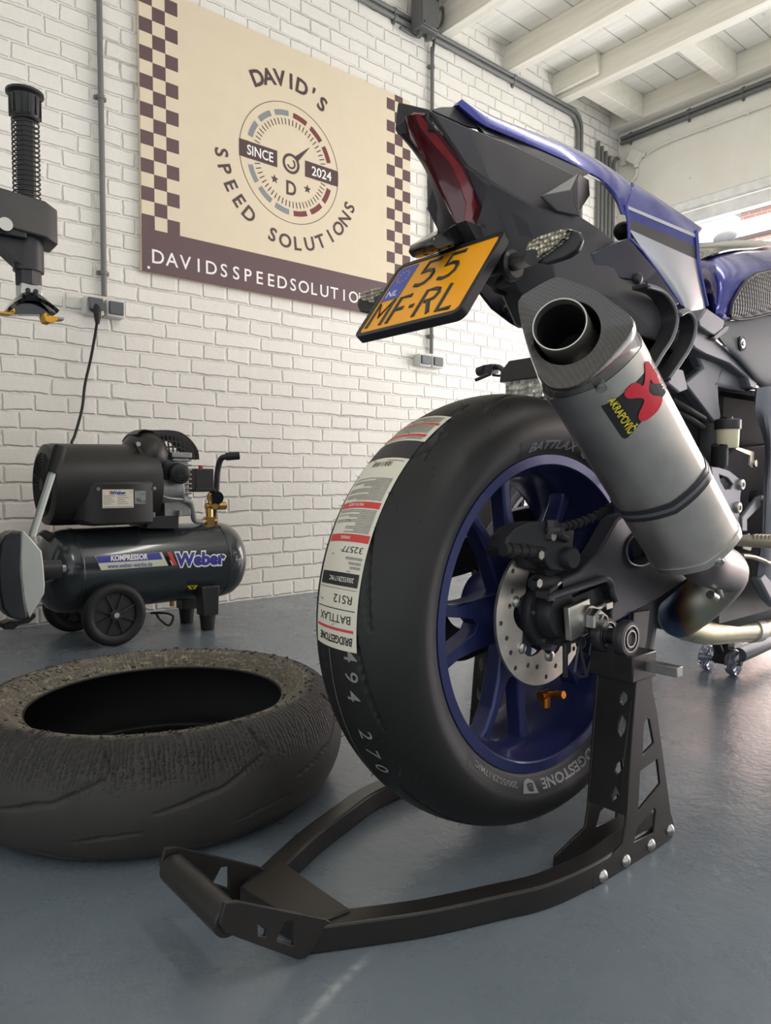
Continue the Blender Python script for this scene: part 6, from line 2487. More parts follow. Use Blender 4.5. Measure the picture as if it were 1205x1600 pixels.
# ---- blue tail cowl: upper spar with its rounded edge, then the wide front panel
up_e = [(719, 157, .742), (745, 169, .740), (770, 182, .735), (810, 198, .725), (850, 213, .715), (890, 229, .70), (925, 245, .69), (955, 264, .68), (985, 285, .672), (1015, 304, .667), (1045, 325, .663), (1070, 343, .662), (1088, 358, .664)]
lo_e = [(716, 163, .737), (738, 182, .725), (760, 197, .716), (800, 214, .706), (845, 233, .692), (885, 251, .676), (920, 269, .662), (942, 281, .654), (958, 297, .648), (970, 314, .643), (978, 335, .639)]
rows = []
for k in range(11):
    a, b = P3(up_e[min(k, 8)]) if k < 9 else P3(up_e[k]), P3(lo_e[k])
    if k >= 9:
        a = P3(up_e[8 + (k - 8)])
    m_ = (a + b) / 2 + Vector((0, -0.006, 0.002))
    rows.append([a + Vector((0, 0.02, -0.004)), a, m_, b, b + Vector((0.004, 0.012, 0.004))])
mb = MB(); mb.sheet(smooth_rows(rows, 3), 0.003)
both(mb, 'tail_cowl', M['blue'], BK)


def cy_(px):
    return 0.640 + (0.612 - 0.640) * (px - 980) / 120.0


def cowl_panel(name, tl, tr, br, bl, m, lift=0.0, n=6, parent=None, bulge=0.006):
    rows = []
    for j in range(n + 1):
        row = []
        for i in range(n + 1):
            px, py = bilin([tl, tr, br, bl], i / n, j / n)
            row.append(at(px, py, y=cy_(px) - lift))
        rows.append(row)
    mb = MB(); mb.sheet(rows, 0.004)
    return both(mb, name, m, parent or BK)


rows = []
top = [(978, 322), (1005, 333), (1035, 346), (1062, 357), (1089, 369)]
edge = [(985, 285, .668), (1015, 304, .664), (1045, 325, .660), (1070, 343, .660), (1088, 358, .662)]
for e, tpx in zip(edge, top):
    a, b = P3(e), at(*tpx, y=cy_(tpx[0]))
    rows.append([a + Vector((0, 0.03, -0.006)), a, a.lerp(b, 0.35) + Vector((0, -0.010, 0.004)), a.lerp(b, 0.7) + Vector((0, -0.006, 0.003)), b])
mb = MB(); mb.sheet(smooth_rows(rows, 3), 0.004); both(mb, 'seat_cowl', M['blue'], BK)
cowl_panel('cowl_stripe', (978, 320), (1089, 366.5), (1089, 372), (979, 325.5), M['stripe_white'], 0.0006)
cowl_panel('cowl_lower_band', (979, 325.5), (1089, 372), (1090, 386), (982, 341), M['blue'])
cowl_panel('cowl_dark_band', (982, 341), (1090, 386), (1090, 406), (983, 358), M['stripe_dark'])
rows = []
for (l_, r_) in (((983, 358), (1090, 406)), ((1003, 388), (1094, 428)), ((1028, 421), (1099, 452)), ((1048, 449), (1104, 477)), ((1064, 475), (1092, 497))):
    rows.append([at(l_[0] + (r_[0] - l_[0]) * k / 4, l_[1] + (r_[1] - l_[1]) * k / 4, y=cy_(l_[0] + (r_[0] - l_[0]) * k / 4) - 0.004 * math.sin(PI * k / 4)) for k in range(5)])
mb = MB(); mb.sheet(smooth_rows(rows, 3), 0.004); both(mb, 'cowl_silver_panel', M['silver'], BK)
mb = MB(); mb.tube([at(px, py, y=cy_(px) - 0.001) for px, py in ((1088, 360), (1090, 386), (1091, 408), (1095, 430), (1100, 455), (1105, 478))], 0.0035, 8)
mb.tube([at(px, py, y=cy_(px) - 0.001) for px, py in ((978, 320), (982, 345), (983, 372), (1003, 392), (1028, 425), (1048, 453), (1064, 477))], 0.003, 8)
both(mb, 'cowl_edge', M['blue'], BK)
# dark blue inner panel with its screw
mb = shell([(1, 2, 3, 4), (1, 4, 5, 6), (6, 5, 7)], {1: (963, 377, .632), 2: (983, 372, .634), 3: (1027, 423, .622), 4: (1010, 440, .624), 5: (975, 436, .630), 6: (925, 396, .648), 7: (930, 419, .646)}, 0.005, (0, 1, 0))
mb2 = shell([(1, 2, 3, 4)], {1: (1027, 423, .622), 2: (1063, 475, .610), 3: (1042, 482, .612), 4: (1010, 440, .624)}, 0.005, (0, 1, 0))
mb.add(mb2.v, mb2.f)
both(mb, 'inner_tail_panel', M['navy'], BK, mirror=False, bevel=0.002)
c_ = at(998, 435, y=0.624)
mb = MB(); mb.lathe([(0, -.006), (.004, -.0055), (.008, -.003), (.009, 0), (.009, .004), (0, .004)], c_, Y, 20)
both(mb, 'panel_screw', M['black_satin'], BK, mirror=False)
# left inner panel hanging below the plate (seen between plate and silencer) is the mirror of this one, wider and lower
mb = MB(); mb.prism([[at(px, py, y=0.895) for px, py in ((742, 446), (770, 438), (800, 440), (815, 470), (815, 513), (800, 505), (770, 482))]], (0, 0.006, 0))
lp = mb.build('left_tail_panel', M['navy'], BK, bevel=0.002)
c_ = at(790, 483, y=0.893)
mb = MB(); mb.lathe([(0, -.005), (.004, -.0045), (.008, -.002), (.009, 0), (.009, .004), (0, .004)], c_, Y, 20); mb.build('panel_screw', M['black_satin'], lp)
# body of the tail (subframe box) that carries the panels
mb = MB()
rings = []
for (px, py, wy, hz) in ((700, 215, .026, .018), (760, 290, .035, .04), (840, 350, .07, .05), (930, 420, .11, .06), (1010, 470, .125, .08)):
    c_ = at(px, py, y=YC)
    rings.append([c_ + Vector((0, -wy, -hz)), c_ + Vector((0, wy, -hz)), c_ + Vector((0, wy, hz * 0.4)), c_ + Vector((0, -wy, hz * 0.4))])
# follow the panels in x, not in the picture: shift to the tail's own slope
rings2 = []
for k, (x_, z_, wy, hz) in enumerate(((0.93, 0.905, .05, .03), (1.02, 0.875, .085, .05), (1.14, 0.86, .105, .055), (1.28, 0.85, .12, .07))):
    rings2.append([Vector((x_, YC - wy, z_ - hz)), Vector((x_, YC + wy, z_ - hz)), Vector((x_, YC + wy, z_ + hz * 0.3)), Vector((x_, YC - wy, z_ + hz * 0.3))])
mb.loft(rings2)
mb.build('subframe_cover', M['tail_black'], BK, bevel=0.006)
# seats
mb = MB()
rows = []
for (x_, z_, w_) in ((1.20, 0.905, 0.075), (1.27, 0.885, 0.10), (1.36, 0.875, 0.12), (1.46, 0.865, 0.11), (1.54, 0.87, 0.08)):
    rows.append([Vector((x_, YC + w_ * k, z_ - 0.03 * abs(k) ** 2.5)) for k in (-1, -0.6, 0, 0.6, 1)])
mb.sheet(smooth_rows(rows, 3), 0.04); mb.build('rider_seat', M['black'], BK)
mb = MB(); mb.sphere(at(977, 362, y=0.70), 0.018, sc=(1.3, 1, 0.9)); mb.build('seat_bumper', M['rubber'], BK)

# ---- licence plate
PC, PA = Vector((0.7408, 0.7804, 0.8302)), 0.6404
pd_ = Vector((-math.sin(PA), 0, -math.cos(PA)))       # down the plate
pn_ = Vector((-math.cos(PA), 0, math.sin(PA)))        # out of its face


def pp(u, v, lift=0.0):
    """u to the right seen from behind, v up"""
    return PC - Y * u - pd_ * v + pn_ * lift


def rrect(w_, h_, r_, lift, n=5):
    out = []
    for (cx, cy2, a0) in ((w_ - r_, h_ - r_, 0), (-w_ + r_, h_ - r_, 90), (-w_ + r_, -h_ + r_, 180), (w_ - r_, -h_ + r_, 270)):
        for i in range(n + 1):
            a_ = R(a0 + 90 * i / n)
            out.append(pp(cx + r_ * math.cos(a_), cy2 + r_ * math.sin(a_), lift))
    return out


mb = MB(); mb.prism([rrect(.112, .0795, .014, 0.0015), rrect(.104, .0715, .009, 0.0015)], pn_ * -0.014); mb.prism([rrect(.110, .078, .012, -0.004)], pn_ * -0.006)
hold = mb.build('plate_holder', M['black'], BK, bevel=0.0012, label='black licence plate frame')
mb = MB(); mb.prism([rrect(.105, .0725, .009, 0.0)], pn_ * -0.003)
plt = mb.build('licence_plate', M['plate_yellow'], BK, label='yellow licence plate reading 55 MF-RL')
mb = MB(); mb.add([pp(-.1005, .068, .0006), pp(-.058, .068, .0006), pp(-.058, -.006, .0006), pp(-.1005, -.006, .0006)], [(0, 1, 2, 3)])
eb = mb.build('country_band', M['plate_blue'], plt, label='blue country band')
mb = MB(); put_text(mb, 'NL', lambda u, v: pp(-.080 + u, .008 + v, .0010), 0.0135, bold=0.01, wide=1.05); mb.build('country_letters', M['print_white'], plt)
mb = MB()
for k in range(12):
    a_ = 2 * PI * k / 12
    pts = []
    for j in range(10):
        r_ = 0.0022 if j % 2 == 0 else 0.001
        pts.append(pp(-.079 + .012 * math.cos(a_) + r_ * math.sin(PI * j / 5), .044 + .012 * math.sin(a_) + r_ * math.cos(PI * j / 5), .0010))
    mb.add(pts + [pp(-.079 + .012 * math.cos(a_), .044 + .012 * math.sin(a_), .001)], [(j, (j + 1) % 10, 10) for j in range(10)])
mb.build('star_ring', M['gold'], plt)
# embossed characters drawn as strokes
STROKES = {
    '5': [[(1, 2), (0.12, 2), (0.05, 1.12), (0.45, 1.22), (0.78, 1.12), (0.96, 0.82), (0.94, 0.42), (0.72, 0.1), (0.38, 0.0), (0.0, 0.12)]],
    'M': [[(0, 0), (0, 2), (0.55, 0.75), (1.1, 2), (1.1, 0)]],
    'F': [[(0, 0), (0, 2), (0.95, 2)], [(0, 1.05), (0.8, 1.05)]],
    'R': [[(0, 0), (0, 2), (0.55, 2), (0.85, 1.88), (0.97, 1.55), (0.85, 1.2), (0.55, 1.08), (0.25, 1.08)], [(0.5, 1.08), (1.0, 0)]],
    'L': [[(0, 2), (0, 0), (0.95, 0)]],
    '-': [[(0.0, 1.0), (0.35, 1.0)]],
}


def stroke_char(mb, ch, u0, v0, w_, h_):
    for st_ in STROKES[ch]:
        pts = [pp(u0 + x_ * w_, v0 + y_ * h_ / 2, 0.0002) for x_, y_ in st_]
        up2 = pn_
        mb.tube(pts, 0.0040, 8, flat=0.45, up=up2)


mb = MB()
CHH = 0.052
for ch, u0 in (('5', -.034), ('5', .016)):
    stroke_char(mb, ch, u0, .010, .030, CHH)
for ch, u0, w_ in (('M', -.094, .029), ('F', -.047, .025), ('-', -.012, .024), ('R', .010, .030), ('L', .058, .028)):
    stroke_char(mb, ch, u0, -.062, w_, CHH)
pc2 = mb.build('plate_characters', M['plate_ink'], plt, label='embossed black characters')
# plate lamp
mb = MB()
pts = [(673, 381), (676, 371), (712, 349), (731, 345), (742, 352), (745, 366), (738, 376), (690, 392), (680, 390)]
mb.prism([[at(px, py, y=0.755) for px, py in pts]], (0, 0.05, 0))
lm = mb.build('plate_lamp', M['black_gloss'], BK, bevel=0.004, label='black number plate lamp')
mb = MB(); mb.prism([[at(px, py, y=0.757) for px, py in ((679, 386), (700, 379), (706, 386), (690, 392))]], (0, 0.04, 0)); mb.build('lamp_lens', M['lens_clear'], lm)
mb = MB(); plate_px(mb, [(728, 344), (742, 350), (768, 362), (790, 392), (815, 420), (812, 444), (795, 430), (775, 402), (745, 375)], 0.735, 0.05); mb.build('plate_bracket', M['black_satin'], BK, bevel=0.004)
mb = MB(); c_ = at(762, 349, y=0.732); mb.lathe([(0, -.003), (.006, -.003), (.010, 0), (.010, .003), (0, .003)], c_, Y, 18); mb.build('panel_screw', M['black_satin'], BK)


# ---- indicators
def indicator(pxs, y0, mir=False):
    """leaf shaped lamp: outline in the photograph, at lateral y0"""
    pts = [at(px, py, y=y0) for px, py in pxs]
    return pts


YI = 0.578
lens_o = [(821, 391), (826, 378), (845, 368), (880, 357), (892, 357), (886, 371), (872, 383), (837, 408), (830, 406)]
house = [(820, 393), (825, 377), (845, 366), (882, 354), (902, 361), (906, 373), (898, 390), (880, 402), (850, 412), (832, 410)]
for side in (0, 1):
    fl = (lambda m: m.mirror(YC - 0.008)) if side else (lambda m: m)
    cI = at(860, 385, y=YI)
    xI = cI.x
    fwd = X
    mb = MB()
    base = [at(px, py, x=xI) for px, py in house]
    mb.loft([[cI + (p - cI) * 0.97 + fwd * 0.004 for p in base], [p + fwd * 0.010 for p in base], [cI + (p - cI) * 0.72 + fwd * 0.026 for p in base]])
    ih = fl(mb).build('turn_indicator', M['black_satin'], BK, bevel=0.002)
    mb = MB()
    b2 = [at(px, py, x=xI) for px, py in lens_o]
    c2 = at(858, 384, x=xI)
    mb.loft([[p + fwd * 0.006 for p in b2], [c2 + (p - c2) * 0.92 - fwd * 0.003 for p in b2]])
    fl(mb).build('indicator_lens', M['lens_clear'], ih, bevel=0.001, label='clear faceted indicator lens')
    mb = MB()
    a, b = at(832, 402, y=YI + 0.022), at(795, 412, y=0.700)
    mb.tube([a, a.lerp(b, 0.35), a.lerp(b, 0.4), b], [0.010, 0.0115, 0.0115, 0.013], 16)
    cst = at(803, 414, y=0.676)
    mb.lathe([(0.0, -.004), (.018, -.004), (.022, 0.0), (.022, .008), (0, .008)], cst, Y, 24)
    fl(mb).build('indicator_stalk', M['black_satin'], BK)
mb = MB(); mb.cyl((at(800, 412, y=0.70).x, 0.66, at(800, 412, y=0.70).z), (at(800, 412, y=0.70).x, 2 * YC - 0.66, at(800, 412, y=0.70).z), 0.010, seg=12); mb.build('indicator_crossbar', M['black'], BK)
mb = MB(); mb.tube(spline([at(792, 430, y=0.72), at(778, 440, y=0.74), at(773, 452, y=0.76), at(790, 460, y=0.76)], 6), 0.004, 8); mb.build('lamp_wire', M['rubber'], BK)

# ---- hoops beside the silencer
for (pts, y0) in (([(1012, 448), (1033, 455), (1046, 468), (1055, 487), (1056, 505), (1048, 530), (1034, 552), (1020, 575)], 0.590), ([(1062, 492), (1074, 487), (1083, 498), (1085, 515), (1078, 540), (1062, 566), (1044, 592)], 0.585)):
    P_ = spline([at(px, py, y=y0) for px, py in pts], 5)
    mb = MB()
    rows = [[p + Vector((0, 0.0, 0)), p + Vector((0, 0.026, 0))] for p in P_]
    mb.sheet(rows, 0.006)
    hp = mb.build('silencer_bracket', M['black_satin'], BK, bevel=0.001)
    mb = MB(); mb.tube([p + Vector((0.002, -0.001, 0)) for p in P_], 0.003, 8); mb.build('bracket_edge', M['alu_grey'], hp, label='bare metal bracket edge')

# ---- tank, side covers, frame on the right edge
ty_ = lambda k: k
rows_px = [
    [(1090, 386, .745), (1120, 384, .74), (1160, 380, .735), (1205, 383, .73), (1265, 386, .73), (1330, 396, .735)],
    [(1091, 398, .70), (1120, 395, .665), (1160, 394, .65), (1205, 396, .65), (1270, 400, .65), (1350, 412, .67)],
    [(1096, 425, .665), (1122, 424, .62), (1160, 424, .603), (1205, 424, .60), (1280, 426, .605), (1370, 436, .63)],
    [(1100, 455, .655), (1124, 457, .605), (1160, 459, .592), (1205, 458, .59), (1285, 456, .597), (1380, 460, .625)],
    [(1106, 482, .65), (1118, 490, .60), (1150, 492, .592), (1205, 484, .592), (1285, 476, .600), (1380, 478, .63)],
    [(1108, 487, .655), (1121, 505, .612), (1152, 500, .606), (1205, 492, .606), (1285, 484, .612), (1380, 486, .64)],
]
rows = [[P3(p) for p in r_] for r_ in rows_px]
rows = [[Vector((p.x, YC, p.z + 0.012)) for p in rows[0]]] + rows
mb = MB(); mb.sheet(smooth_rows(rows, 4), 0.004)
tankbv = tree_of(mb)
tk = mb.build('fuel_tank', M['blue'], BK, angle=60)
mb.mirror(YC).build('fuel_tank', M['blue'], BK, angle=60)
# black glossy cover on the tank's back edge
rows = [[P3(p) for p in r_] for r_ in (
    [(1089, 383, .75), (1125, 378, .745), (1165, 375, .74), (1210, 377, .735)],
    [(1091, 391, .71), (1122, 384, .69), (1160, 381, .68), (1200, 383, .68)],
    [(1093, 406, .685), (1112, 398, .655), (1140, 390, .65), (1180, 387, .66)])]
mb = MB(); mb.sheet(smooth_rows(rows, 4), 0.003); both(mb, 'tank_cover', M['black_gloss'], BK)
# grip pad laid on the tank
mb = MB()
TLn = [(1137, 492), (1141, 475), (1152, 455), (1163, 440), (1178, 430), (1205, 424), (1240, 424)]
BTn = [(1140, 495), (1152, 496), (1165, 495), (1178, 493), (1190, 490), (1207, 487), (1240, 482)]
rows = []
for k in range(7):
    row = []
    for j in range(9):
        px = TLn[k][0] + (BTn[k][0] - TLn[k][0]) * j / 8
        py = TLn[k][1] + (BTn[k][1] - TLn[k][1]) * j / 8
        p = onto(tankbv, px, py, 0.004)
        row.append(p if p is not None else at(px, py, y=0.592))
    rows.append(row)
mb.sheet(rows, 0.003)
gp_ = mb.build('tank_grip_pad', M['hex_pad'], BK, label='black honeycomb grip pad')
mb = MB()
edge = [r_[0] for r_ in rows] + [r_[-1] for r_ in rows[::-1]]
mb.tube(edge, 0.0028, 8, closed=True); mb.build('pad_border', M['rubber'], gp_)
# carbon-look side cover under the tank
mb = MB(); mb.sheet(smooth_rows([[P3(p) for p in r_] for r_ in (
    [(1110, 497, .602), (1150, 501, .600), (1205, 493, .600), (1300, 486, .605)],
    [(1125, 528, .592), (1160, 540, .588), (1205, 535, .588), (1300, 530, .592)],
    [(1150, 560, .596), (1180, 585, .592), (1215, 590, .592), (1300, 585, .595)],
    [(1175, 590, .606), (1195, 612, .604), (1230, 618, .604), (1300, 615, .608)])], 4), 0.006)
sc_ = both(mb, 'side_cover', M['carbon_side'], BK)
c_ = at(1160, 537, y=0.586)
mb = MB(); mb.lathe([(0, -.004), (.004, -.004), (.0045, -.002), (.0085, -.002), (.0095, .001), (.0095, .004), (0, .004)], c_, Y, 22); mb.build('cover_screw', M['steel'], sc_)
mb = MB(); mb.lathe([(.0096, 0.0), (.013, -.001), (.013, .004), (.0096, .004)], c_, Y, 22, closed=True); mb.build('screw_grommet', M['rubber'], sc_)
mb = MB(); plate_px(mb, [(1092, 500), (1104, 481), (1133, 501), (1131, 512), (1119, 523), (1108, 520), (1094, 510)], 0.588, 0.05); mb.build('frame_block', M['alu_grey'], BK, bevel=0.006, segs=3)
mb = MB(); plate_px(mb, [(1112, 528), (1134, 508), (1141, 508), (1138, 518), (1120, 532)], 0.592, 0.03); mb.build('frame_strap', M['swing'], BK, bevel=0.003)
mb = MB(); plate_px(mb, [(1075, 515), (1092, 508), (1112, 524), (1140, 548), (1187, 587), (1182, 609), (1172, 606), (1168, 590), (1140, 568), (1100, 552), (1083, 542), (1074, 530)], 0.600, 0.04); mb.build('frame_spar', M['alu_grey'], BK, bevel=0.004)
mb = shell([(1, 2, 3, 4), (4, 3, 5, 6), (6, 5, 7, 8), (4, 6, 8, 9)], {1: (1083, 541, .618), 2: (1133, 559, .616), 3: (1150, 585, .618), 4: (1098, 575, .625), 5: (1119, 600, .625), 6: (1104, 600, .628), 7: (1128, 652, .622), 8: (1119, 662, .624), 9: (1070, 598, .632)}, 0.02, (0, 1, 0))
mb2 = shell([(1, 2, 3, 4)], {1: (1133, 559, .616), 2: (1168, 592, .614), 3: (1165, 612, .616), 4: (1119, 600, .625)}, 0.02, (0, 1, 0))
mb.add(mb2.v, mb2.f)
mb.build('subframe', M['alu_grey'], BK, bevel=0.004)
mb = MB(); plate_px(mb, [(1040, 596), (1056, 574), (1069, 578), (1076, 608), (1062, 614)], 0.605, 0.03); mb.build('exhaust_hanger', M['alu_grey'], BK, bevel=0.003)
mb = MB(); plate_px(mb, [(1119, 600), (1150, 606), (1185, 612), (1182, 660), (1150, 665), (1128, 640), (1122, 620)], 0.66, 0.03); mb.build('inner_panel', M['navy'], BK, bevel=0.004)
# engine and inner dark structure
mb = MB(); mb.box2((1.38, 0.655, 0.24), (1.85, 2 * WC.y - 0.655, 0.74)); mb.build('engine_block', M['black'], BK, bevel=0.03)
mb = MB(); mb.box2((1.10, 0.69, 0.56), (1.40, 0.79, 0.80)); mb.build('rear_shock_cover', M['black'], BK, bevel=0.02)
mb = MB(); mb.cyl((1.16, 0.74, 0.42), (1.28, 0.74, 0.72), 0.03, seg=20)
for k in range(9):
    c_ = Vector((1.17 + 0.010 * k, 0.74, 0.45 + 0.025 * k)); mb.tube(circle(c_, Y, Vector((0.93, 0, -0.37)), 0.036, 20), 0.006, 8, closed=True)
mb.build('rear_shock', M['black_satin'], BK)
# side fairing at the right edge
mb = MB(); mb.sheet(smooth_rows([[P3(p) for p in r_] for r_ in (
    [(1183, 606, .590), (1210, 603, .575), (1270, 600, .57), (1420, 560, .57)],
    [(1181, 645, .592), (1210, 645, .568), (1270, 645, .56), (1450, 640, .56)],
    [(1195, 696, .585), (1212, 700, .565), (1270, 700, .556), (1460, 720, .56)],
    [(1193, 760, .582), (1210, 775, .568), (1270, 780, .56), (1440, 800, .57)],
    [(1191, 840, .585), (1205, 850, .578), (1260, 860, .575), (1400, 860, .58)],
    [(1183, 905, .600), (1205, 920, .595), (1260, 930, .59), (1380, 910, .60)])], 4), 0.006)
both(mb, 'side_fairing', M['fairing'], BK, yc=WC.y + 0.01)
mb = MB(); plate_px(mb, [(1187, 905), (1210, 880), (1260, 880), (1300, 950), (1215, 950), (1204, 938)], 0.592, 0.02); mb.build('belly_pan', M['fairing'], BK, bevel=0.004)
# rear brake reservoir
rc = at(1137, 683, y=0.590)
zt2 = at(1137, 655, y=0.590).z; zm2 = at(1137, 671, y=0.590).z; zb2 = at(1137, 700, y=0.590).z
mb = MB(); mb.lathe([(0, 0), (.017, 0), (.0185, .003), (.0195, zm2 - zb2), (0, zm2 - zb2)], (rc.x, rc.y, zb2), Z, 28)
rs = mb.build('brake_fluid_reservoir', M['reservoir'], BK, label='cream brake fluid reservoir')
mb = MB(); mb.lathe([(0, 0), (.0215, 0), (.022, .002), (.022, zt2 - zm2 - .002), (.020, zt2 - zm2), (0, zt2 - zm2)], (rc.x, rc.y, zm2), Z, 28); mb.lathe([(0, 0), (.008, 0), (.008, .004), (0, .004)], (rc.x, rc.y, zt2), Z, 18)
mb.build('reservoir_cap', M['black_satin'], rs)
mb = MB(); plate_px(mb, [(1150, 697), (1179, 706), (1179, 728), (1175, 731), (1172, 727), (1173, 712), (1150, 702)], 0.588, 0.004); hb = mb.build('reservoir_bracket', M['beige_metal'], BK, bevel=0.001)
mb = MB(); c_ = at(1179, 724, y=0.587); mb.cyl(c_ + Y * 0.003, c_ - Y * 0.004, 0.0065, seg=16); mb.build('bracket_bolt', M['steel'], hb)
mb = MB(); mb.tube(spline([at(1131, 694, y=0.588), at(1130, 705, y=0.59), at(1128, 730, y=0.60), at(1124, 745, y=0.60)], 5), 0.006, 10); mb.tube([at(1125, 695, y=0.595), at(1124, 727, y=0.60)], 0.014, 16); mb.build('reservoir_hose', M['rubber'], BK)
for (p0, p1, p2) in (((1050, 626), (1075, 640), (1100, 655)), ((1055, 642), (1078, 655), (1098, 668))):
    mb = MB(); mb.tube(spline([at(*p0, y=0.63), at(*p1, y=0.615), at(*p2, y=0.61)], 5), 0.006, 10); mb.build('rubber_hose', M['rubber'], BK)
# rear-set plate, link and foot peg
mb = MB(); plate_px(mb, [(1112, 729), (1124, 730), (1140, 735), (1158, 750), (1162, 757), (1158, 770), (1156, 800), (1158, 830), (1148, 840), (1140, 825), (1128, 790), (1115, 760)], 0.590, 0.008, [[(1124, 741), (1138, 747), (1146, 757), (1142, 764), (1134, 765), (1126, 752)]])
hp = mb.build('heel_plate', M['alu_grey'], BK, bevel=0.0015)
for (px, py) in ((1158, 757), (1153, 793)):
    c_ = at(px, py, y=0.588)
    mb = MB(); mb.lathe([(0, -.002), (.004, -.002), (.0045, -.005), (.009, -.004), (.0105, 0), (.0105, .003), (0, .003)], c_, Y, 22); mb.build('heel_plate_bolt', M['steel'], hp)
mb = MB(); plate_px(mb, [(1160, 808), (1185, 776), (1193, 772), (1198, 779), (1193, 787), (1168, 812), (1168, 830), (1160, 830)], 0.586, 0.007); lk2 = mb.build('brake_link', M['alu_grey'], BK, bevel=0.0015)
c_ = at(1192, 778, y=0.584)
mb = MB(); mb.lathe([(0, -.003), (.0055, -.003), (.0065, 0), (.0065, .003), (0, .003)], c_, Y, 18); mb.build('link_bolt', M['steel'], lk2)
mb = MB(); mb.lathe([(0.0, .006), (.014, .006), (.014, .02), (0, .02)], c_, Y, 22); mb.build('pivot_boss', M['black'], lk2)
a, b = at(1182, 846, y=0.570), at(1182, 846, y=0.570) + Vector((0.0, -0.075, 0))
a = at(1180, 846, y=0.560)
mb = MB(); mb.cyl(a + Vector((0, 0.03, 0)), a + Vector((0.01, -0.07, 0.0)), 0.011, seg=18)
for k in range(11):
    q_ = a.lerp(a + Vector((0.01, -0.07, 0.0)), k / 11)
    mb.box(q_ + Z * 0.010, (0.016, 0.0030, 0.006))
fp = mb.build('foot_peg', M['beige_metal'], BK)
mb = MB(); plate_px(mb, [(1158, 840), (1172, 832), (1180, 845), (1174, 862), (1160, 858)], 0.585, 0.02); mb.build('peg_mount', M['black_satin'], BK, bevel=0.003)
mb = MB(); mb.tube(spline([at(1158, 868, y=0.590), at(1175, 870, y=0.586), at(1192, 876, y=0.582), at(1202, 880, y=0.580), at(1235, 878, y=0.575)], 5), 0.0065, 12, flat=0.7); mb.build('brake_pedal', M['beige_metal'], BK)
# front half of the bike, out of the picture
FWc = Vector((2.30, WC.y, 0.335))
mb = MB(); mb.lathe([(.222, -.040), (.24, -.052), (.27, -.060), (.29, -.052), (.30, -.03), (.303, 0), (.30, .03), (.29, .052), (.27, .060), (.24, .052), (.222, .040)], FWc, Y, 72, closed=True); mb.build('front_tyre', M['rubber'], BK)
mb = MB(); mb.lathe([(.226, -.045), (.212, -.045), (.205, 0), (.212, .045), (.226, .045), (.220, 0)], FWc, Y, 72, closed=True)
for k in range(5):
    a_ = 2 * PI * k / 5
    d = X * math.cos(a_) + Z * math.sin(a_)
    mb.tube([FWc + d * 0.03, FWc + d * 0.208], [0.02, 0.014], 10)
mb.cyl(FWc - Y * 0.05, FWc + Y * 0.05, 0.035, seg=24); mb.build('front_wheel_rim', M['rim_blue'], BK)
for sy in (-0.095, 0.095):
    mb = MB(); mb.cyl(FWc + Vector((0, sy, 0)), FWc + Vector((-0.26, sy, 0.60)), 0.026, seg=18); mb.build('front_fork', M['steel'], BK)
rows = []
for (x_, zb_, zt_, w_) in ((1.75, 0.45, 0.80, 0.20), (1.95, 0.55, 1.0, 0.21), (2.15, 0.62, 1.02, 0.17), (2.32, 0.70, 0.90, 0.07)):
    rows.append([Vector((x_, WC.y + w_ * math.cos(a), zb_ + (zt_ - zb_) * (0.5 + 0.5 * math.sin(a)))) for a in [PI * k / 10 - 0.0 for k in range(11)]])
mb = MB(); mb.sheet(smooth_rows(rows, 2), 0.005); mb.build('front_fairing', M['blue'], BK)
mb = MB(); mb.tube([Vector((1.92, WC.y - 0.32, 0.93)), Vector((2.0, WC.y - 0.1, 0.96)), Vector((2.0, WC.y + 0.1, 0.96)), Vector((1.92, WC.y + 0.32, 0.93))], 0.014, 14); mb.build('handlebar', M['black_satin'], BK)
# clear mirror / screen tip standing above the tank
cm = at(1133, 371, x=2.02)
mb = MB(); mb.sphere(cm, 0.036, 16, 10, sc=(0.25, 0.9, 0.45)); mr_ = mb.build('rear_view_mirror', M['white_metal'], BK)
mb = MB(); mb.tube([cm + Vector((0, 0.02, -0.015)), Vector((2.12, WC.y - 0.12, 0.95))], 0.007, 10); mb.build('mirror_stem', M['black'], mr_)

# ---------------------------------------------------------------- second motorcycle behind
HB = at(818, 602, y=1.72)
B2 = thing('motorcycle', 'black motorcycle with a clear headlight, mostly hidden behind the raised one', 'motorcycle', (HB.x + 0.1, 1.72, 0))
mb = MB()
rings = []
for dx, k in ((0.0, 0.96), (0.02, 1.0), (0.07, 0.8)):
    rings.append([HB + Vector((dx, sy * k, sz * k)) for sy, sz in ((0.088, -0.045), (0.092, 0.03), (0.05, 0.044), (-0.05, 0.044), (-0.092, 0.03), (-0.088, -0.045), (-0.04, -0.075), (0.04, -0.075))])
mb.loft(rings); hl_ = mb.build('headlight', M['headlight'], B2, bevel=0.004, label='clear headlight')
mb = MB()
rings = []
for dx, k in ((-0.012, 1.0), (0.03, 1.08), (0.14, 0.9)):
    rings.append([HB + Vector((dx, sy * k, 0.03 + sz * k)) for sy, sz in ((0.105, -0.01), (0.10, 0.03), (0.06, 0.065), (-0.06, 0.065), (-0.10, 0.03), (-0.105, -0.01))])
mb.loft(rings); mb.build('headlight_cowl', M['black_satin'], B2, bevel=0.004)
mb = MB(); mb.box(HB + Vector((0.10, 0, -0.05)), (0.16, 0.13, 0.16)); mb.build('steering_head', M['black'], B2, bevel=0.01)
p0, p1 = at(752, 580, y=2.02), at(772, 574, y=1.98)
bar = [at(749, 580, y=2.06), at(766, 573, y=2.0), at(780, 574, y=1.95), at(792, 580, y=1.90), HB + Vector((0.12, 0.05, 0.06)), HB + Vector((0.12, -0.05, 0.06))]
mir = [Vector((p.x, 2 * 1.72 - p.y, p.z)) for p in bar[:4]][::-1]
